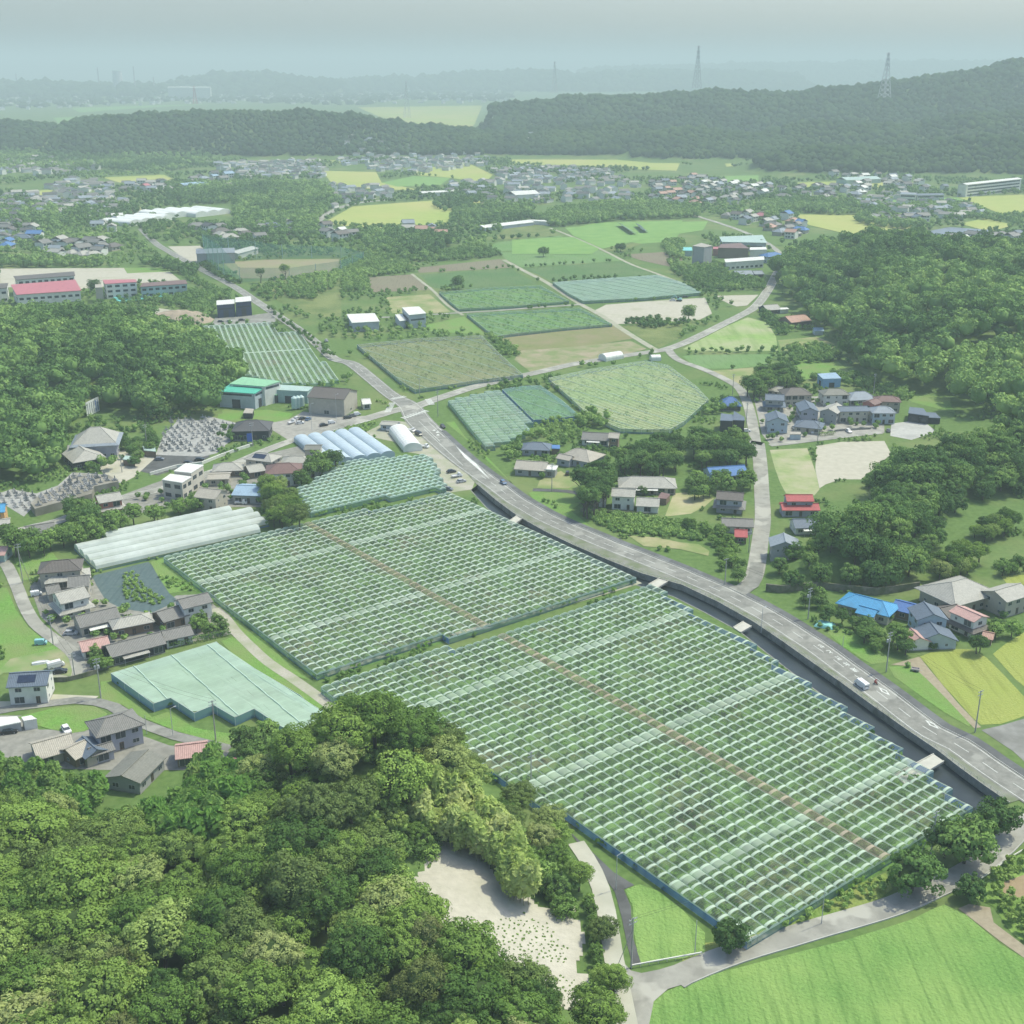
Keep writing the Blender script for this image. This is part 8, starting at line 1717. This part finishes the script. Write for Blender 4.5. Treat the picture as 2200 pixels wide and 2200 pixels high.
def far_village(label, t, q, n, seed, s=1.0, name='distant_village'):
    """houses a few pixels high that read as one settlement"""
    poly = [(p.x, p.y) for p in PL(t, q)]; A = abs(sum(poly[i][0]*poly[(i + 1) % len(poly)][1] - poly[(i + 1) % len(poly)][0]*poly[i][1] for i in range(len(poly))))/2; r = random.Random(seed); mb = MB(); mt = []
    for x, y in scatter(poly, math.sqrt(A/n), np.random.default_rng(seed), .4):
        L, Wd, h = r.uniform(9, 15)*s, r.uniform(7, 10)*s, r.uniform(3.4, 6.4)*s; rz = r.uniform(0, 3.1); c, sn = math.cos(rz), math.sin(rz); z = float(hgt(np.array([x]), np.array([y]))[0]); g = lambda a, b, e: (x + a*c - b*sn, y + a*sn + b*c, z + e); k = r.choice((1, 1, 2, 3, 4)); hx, hy = L/2, Wd/2
        for a, b in (((-hx, -hy), (hx, -hy)), ((hx, -hy), (hx, hy)), ((hx, hy), (-hx, hy)), ((-hx, hy), (-hx, -hy))): mb.face([g(*a, 0), g(*b, 0), g(*b, h), g(*a, h)], 0)
        mb.face([g(-hx - .5, -hy - .6, h - .1), g(hx + .5, -hy - .6, h - .1), g(hx + .5, 0, h + 2*s), g(-hx - .5, 0, h + 2*s)], k); mb.face([g(hx + .5, hy + .6, h - .1), g(-hx - .5, hy + .6, h - .1), g(-hx - .5, 0, h + 2*s), g(hx + .5, 0, h + 2*s)], k)
        mb.face([g(-hx, -hy, h), g(-hx, 0, h + 1.9*s), g(-hx, hy, h)], 0); mb.face([g(hx, hy, h), g(hx, 0, h + 1.9*s), g(hx, -hy, h)], 0)
    o = mb.build(name, [WM('white'), RM('grey'), RM('dark'), RM('light'), RM('lslate')]); tag(o, label, 'village', kind='stuff')
far_village('close-packed village at the foot of the long hazy hill', 'E7', [(100, 5), (850, 15), (860, 60), (500, 112), (280, 92), (60, 55)], 120, 301)
far_village('grey-roofed village among the western paddies', 'E9', [(1260, 205), (1932, 180), (1932, 290), (1400, 292)], 110, 302)
far_village('scattered houses under the low western hill', 'E9', [(580, 40), (830, 80), (980, 110), (830, 135), (580, 85)], 40, 303)
far_village('village between the yellow paddy and the pale bamboo wood', 'E7', [(870, 95), (1050, 72), (1480, 92), (1640, 180), (1300, 165), (900, 155)], 90, 304)
far_village('row of houses under the hazy foothills', 'A2', [(0, 565), (300, 560), (300, 580), (0, 582)], 22, 305)
far_village('pale sheds at the western valley mouth', 'E9', [(60, 50), (450, 40), (500, 90), (240, 80)], 16, 306, 2.2)
far_village('hamlet of pale roofs in the western woods', 'E9', [(0, 180), (180, 170), (560, 200), (600, 250), (300, 270), (0, 270)], 46, 307, 1.15)
far_village('loose hamlet before the western paddies', 'E9', [(0, 395), (130, 390), (420, 300), (580, 300), (740, 400), (740, 470), (420, 480), (150, 480), (0, 450)], 60, 308, 1.15)
far_village('houses scattered round the dark wood', 'E6', [(0, 20), (420, 20), (720, 20), (760, 120), (420, 120), (230, 130), (0, 180)], 44, 309, 1.1)
far_village('houses along the rounded pale road', 'E7', [(20, 170), (300, 180), (420, 230), (160, 250), (0, 300)], 22, 311, 1.1)
far_village('houses between the yellow paddies and the pale bamboo wood', 'E7', [(540, 160), (900, 150), (1300, 190), (1640, 200), (1600, 250), (1100, 260), (700, 240)], 55, 312, 1.15)
far_village('houses dotted over the eastern fields', 'E8', [(1080, 250), (1200, 250), (1500, 300), (1760, 350), (1600, 400), (1300, 370), (1000, 330), (960, 290)], 34, 313, 1.1)
for t, q, n, s, lab in (('A1', [(0, 370), (200, 360), (560, 350), (860, 345), (1340, 372), (1380, 395), (820, 392), (560, 398), (270, 408), (0, 420)], 230, 1.7, 'pale town spread over the plain behind the hills'), ('A1', [(900, 350), (1450, 330), (1932, 350), (1932, 395), (1400, 392)], 170, 1.8, 'hazy town beyond the green plain'), ('A2', [(0, 300), (400, 300), (900, 296), (1300, 285), (1250, 300), (700, 322), (0, 350)], 260, 2.2, 'hazy white town behind the broad ridge'), ('A1', [(0, 330), (330, 325), (640, 325), (800, 330), (700, 345), (0, 365)], 90, 2.4, 'industrial district fading into the haze')):
    far_village(lab, t, q, n, len(lab), s, 'distant_town')
belt('A1', [(0, 410), (280, 405), (560, 385), (900, 388), (1380, 400), (1500, 375), (1932, 385), (1932, 345), (1400, 335), (700, 350), (0, 372)], 95, 24, 'dark tree lines scattered over the far plain', 310, 0, 1, hk=.5, m=FOREST_FAR)
# big roofs that stand out
def farshed(label, t, a, b, dep, h, rc, wc, name='long_shed', cat='shed', bays=0):
    A, B = P(t, *a, h), P(t, *b, h); d = B - A; L = d.length; o = thing(name, label, cat, (*((A + B)/2).xy, 0), math.atan2(d.y, d.x)); mb = MB(); mb.box(-L/2, L/2, 0, dep, 0, h); mb.build('wall', WM(wc), o); mb = MB(); mb.solid([(-L/2 - .5, -.6, h + .02), (L/2 + .5, -.6, h + .02), (L/2 + .5, dep/2, h + dep*.14), (-L/2 - .5, dep/2, h + dep*.14)], .3); mb.solid([(-L/2 - .5, dep/2, h + dep*.14), (L/2 + .5, dep/2, h + dep*.14), (L/2 + .5, dep + .6, h + .02), (-L/2 - .5, dep + .6, h + .02)], .3); mb.build('roof', RM(rc), o)
    if bays:
        for lv in range(bays): mb = MB(); z = (lv + .3)*h/bays; mb.box(-L*.47, L*.47, -.08, .02, z, z + h/bays*.45); mb.build('window_band', GLASS, o)
farshed('long shed with a sky-blue roof in the western village', 'E9', (1090, 325), (1205, 315), 16, 7, 'sky', 'white')
farshed('white-walled hall with a curved pale roof in the trees', 'E7', (985, 215), (1110, 208), 26, 8, 'white', 'white', 'hall', 'hall')
farshed('long low greenhouse with a whitish roof below the dark wood', 'E7', (825, 385), (1080, 355), 14, 3.5, 'white', 'steel', 'greenhouse', 'greenhouse')
farshed('white long shed beside the yellow paddies', 'E7', (500, 205), (698, 195), 12, 5, 'white', 'white')
farshed('grey flat hall between the road and the ball field', 'E6', (1165, 345), (1390, 338), 20, 9, 'lslate', 'grey', 'hall', 'hall')
farshed('long white-roofed shed by the ball field', 'E6', (1410, 345), (1530, 312), 12, 5, 'white', 'white')
farshed('long white four-storey apartment block at the eastern edge', 'E8', (1592, 185), (1918, 150), 12, 16, 'white', 'white', 'apartment_block', 'apartment block', 4)
farshed('white two-storey hall below the apartment block', 'E8', (1200, 240), (1290, 244), 14, 9, 'lslate', 'white', 'hall', 'hall', 2)
farshed('long grey-roofed row building below the apartment block', 'E8', (1300, 248), (1460, 245), 12, 8, 'slate', 'white', 'row_building', 'row building', 2)
farshed('white works with a stepped roof at the western valley mouth', 'E9', (245, 70), (440, 90), 40, 14, 'white', 'white', 'works', 'works')
farshed('pale slab building under the long hazy hill', 'E9', (575, 65), (695, 58), 22, 12, 'white', 'cream', 'slab_building', 'building', 3)
farshed('pale green long roof at the foot of the hazy foothills', 'E8', (880, 158), (1085, 150), 24, 6, 'mint', 'teal')
# pylons and chimneys
def at(t, x, y, dep): dx, dy, dz = ray(t, x, y); k = dep/dy; return Vector((dx*k, dep, CAM_H + dz*k))
LAT = mat('pylon_steel', (.34, .36, .37), .05, 1, .6, .4, coord='obj'); LATW = mat('pylon_pale', (.60, .60, .58), .05, 1, .6, .4, coord='obj')
def pylon(label, t, xb, yb, yt, dep, m, w=9, r=.35, arms=3):
    b, tp = at(t, xb, yb, dep), at(t, xb, yt, dep); h = tp.z - b.z; o = thing('pylon', label, 'pylon', b, .4); mb = MB(); n = 9; pr = None
    for i in range(n + 1):
        z = h*i/n; s = w/2*(1 - i/n)**1.15 + .9; q = [Vector((s*a, s*c, z)) for a, c in ((-1, -1), (1, -1), (1, 1), (-1, 1))]
        if pr:
            for k in range(4): mb.tube(pr[k], q[k], r, n=4, cap=False); mb.tube(pr[k], q[(k + 1) % 4], r*.6, n=3, cap=False); mb.tube(pr[(k + 1) % 4], q[k], r*.6, n=3, cap=False)
        pr = q
    mb.build('lattice', m, o)
    for k in range(arms): mb = MB(); z = h*(.97 - k*.11); mb.tube((-7 + k*.3, 0, z), (7 - k*.3, 0, z), r*.8, n=4); mb.tube((-7, 0, z), (0, 0, z + 3), r*.5, n=3); mb.tube((7, 0, z), (0, 0, z + 3), r*.5, n=3); mb.build('crossarm', m, o)
pylon('tall dark lattice pylon on the crest of the broad ridge', 'A2', 697, 332, 172, 3450, LAT, 16, .55)
pylon('pale lattice pylon on the wooded slope near the eastern edge', 'A2', 1405, 368, 198, 2560, LATW, 16, .5)
pylon('faint pylon rising behind the western end of the broad ridge', 'A2', 160, 352, 232, 4300, LATW, 16, .5)
pylon('thin pale pylon standing on the bright plain in the hill gap', 'A1', 1536, 445, 305, 3900, LATW, 16, .4)
pylon('red and white mast on the pale town plain', 'A1', 737, 392, 325, 4600, mat('mast_red', (.5, .25, .22), .05, 1, .6), 14, .5)
CH = mat('chimney_concrete', (.40, .38, .38), .05, 1, .8)
for x, yt, w, lab in ((375, 255, 3.2, 'slender chimney in the haze beside the wide tower'), (510, 250, 3.2, 'slender chimney in the haze east of the wide tower'), (66, 278, 3, 'chimney in the haze at the western edge'), (582, 290, 3, 'short chimney among the hazy works')):
    b, tp = at('A1', x, 328, 7600), at('A1', x, yt, 7600); mb = MB(); mb.tube((0, 0, -40), (0, 0, tp.z - b.z), w*1.5, w, 10); o = mb.build('chimney_stack', CH, None, b); tag(o, lab, 'chimney')
b, tp = at('A1', 447, 328, 7600), at('A1', 447, 270, 7600); h = tp.z - b.z; mb = MB(); mb.tube((0, 0, -40), (0, 0, h), 34, 26, 20); mb.tube((0, 0, h), (0, 0, h + 5), 27.5, 27.5, 20); o = mb.build('cooling_tower', mat('pale_tower', (.62, .60, .58), .05, 1, .8), None, b); tag(o, 'wide pale tower of the hazy works on the horizon', 'tower')
farshed('long pale block of flats on the misty plain', 'A1', (632, 330), (792, 330), 30, 60, 'white', 'white', 'apartment_block', 'apartment block')
farshed('long pale factory hall in the haze beside the wide tower', 'A1', (480, 332), (560, 332), 60, 30, 'white', 'white', 'factory_hall', 'factory')

# scrub and trees over the unfarmed ground of the valley
HOUSES = np.array([o.location[:2] for o in bpy.data.objects if o.parent is None and o.get('category') in ('house', 'shed', 'temple', 'factory', 'warehouse', 'hall', 'workshop', 'school building', 'apartment block', 'car', 'van', 'truck', 'outbuilding', 'barn', 'greenhouse', 'plastic tunnels')])
def free(a, mg):
    k = np.ones(len(a), bool)
    for q in PATCHES: k &= ~inpoly(a[:, 0], a[:, 1], q)
    for l, w in ROADS: k &= dseg(a[:, 0], a[:, 1], l, False) > w + mg
    for l in (CANAL,): k &= ~inpoly(a[:, 0], a[:, 1], l) & (dseg(a[:, 0], a[:, 1], l, True) > mg)
    k &= hgt(a[:, 0], a[:, 1]) < 3
    for i in range(0, len(a), 2000): k[i:i + 2000] &= (np.hypot(a[i:i + 2000, None, 0] - HOUSES[None, :, 0], a[i:i + 2000, None, 1] - HOUSES[None, :, 1]).min(1) > 9 + mg*.5)
    return a[k]
def valley(lab, y0, y1, sp, Rm, cut, q, leaf, seed, fs, **kw):
    a = scatter([(-.46*y0 - 20, y0), (.46*y0 + 20, y0), (.46*y1 + 20, y1), (-.46*y1 - 20, y1)], sp, np.random.default_rng(seed), .45); a = a[fbm(a[:, 0]/fs, a[:, 1]/fs, seed) > cut]; a = free(a, Rm + 1.5)
    print(lab, len(a)); wood(lab, a, Rm, q, leaf, name='woodland', seed=seed, **kw)
valley('low scrub on the unfarmed ground between fields and houses', 300, 640, 2.6, .85, .60, 44, .22, 401, 16, hk=.9, lo=.3)
valley('bushes and small trees on the unfarmed ground beyond the crossing', 620, 1150, 6.5, 1.7, .50, 50, .38, 402, 35, hk=1.05, lo=.15)
valley('scattered trees and groves across the far half of the valley', 1120, 2350, 11, 2.9, .54, 36, .7, 403, 110, hk=1.05)

def yard(lab, t, q, sp, Rm, seed, lo=.2):
    a = scatter([(p.x, p.y) for p in PL(t, q, 1)], sp, np.random.default_rng(seed), .45); k = np.hypot(a[:, None, 0] - HOUSES[None, :, 0], a[:, None, 1] - HOUSES[None, :, 1]).min(1) > 6.8
    for l, w in ROADS: k &= dseg(a[:, 0], a[:, 1], l, False) > w + Rm
    k &= fbm(a[:, 0]/9, a[:, 1]/9, seed) > .42; wood(lab, a[k], Rm, 90, .26, name='woodland', seed=seed, hk=.95, lo=lo)
yard('garden shrubs among the houses below the cemetery', 'B1', [(540, 520), (940, 350), (1480, 215), (1760, 260), (1640, 400), (1460, 500), (1200, 500), (960, 490), (720, 560)], 5.2, 1.5, 421)
yard('garden shrubs among the tiled houses', 'B1', [(160, 900), (500, 860), (620, 1040), (860, 1090), (1200, 1000), (1300, 1200), (950, 1290), (520, 1420), (250, 1120)], 4.6, 1.3, 422)
yard('garden shrubs among the newer houses', 'D2', [(640, 340), (1900, 320), (1932, 640), (1500, 640), (800, 780), (700, 600)], 5.4, 1.4, 423)
yard('shrubs round the farmhouses in the road bend', 'D1', [(150, 480), (500, 300), (900, 200), (1400, 250), (1350, 420), (1150, 560), (760, 620), (480, 720), (130, 640)], 5, 1.5, 424)
yard('shrubs round the temple and the graves', 'A3', [(380, 1260), (520, 1180), (700, 1160), (800, 1230), (900, 1290), (880, 1400), (700, 1430), (640, 1340)], 5, 1.7, 425)
yard('shrubs in the gardens between the copse and the rice', 'D3', [(640, 560), (1100, 440), (1900, 560), (1900, 800), (1300, 800), (900, 900), (680, 800)], 4.6, 1.3, 426)
# ============================================================ the air
def haze():
    m = bpy.data.materials.new('haze'); m.use_nodes = True; nt = m.node_tree
    nt.nodes.remove(nt.nodes['Principled BSDF']); v = nd(nt, 'ShaderNodeVolumePrincipled')
    v.inputs['Color'].default_value = rgba(HAZE_COL); v.inputs['Density'].default_value = HAZE_D
    v.inputs['Anisotropy'].default_value = .0
    nt.links.new(v.outputs[0], nt.nodes['Material Output'].inputs['Volume'])
    mb = MB(); mb.box(-26000, 26000, -300, 30000, -6, 330)
    o = mb.build('haze', m); tag(o, 'pale summer haze lying over the valley', 'haze', kind='stuff')
    m.cycles.homogeneous_volume = True if hasattr(m.cycles, 'homogeneous_volume') else None
haze()
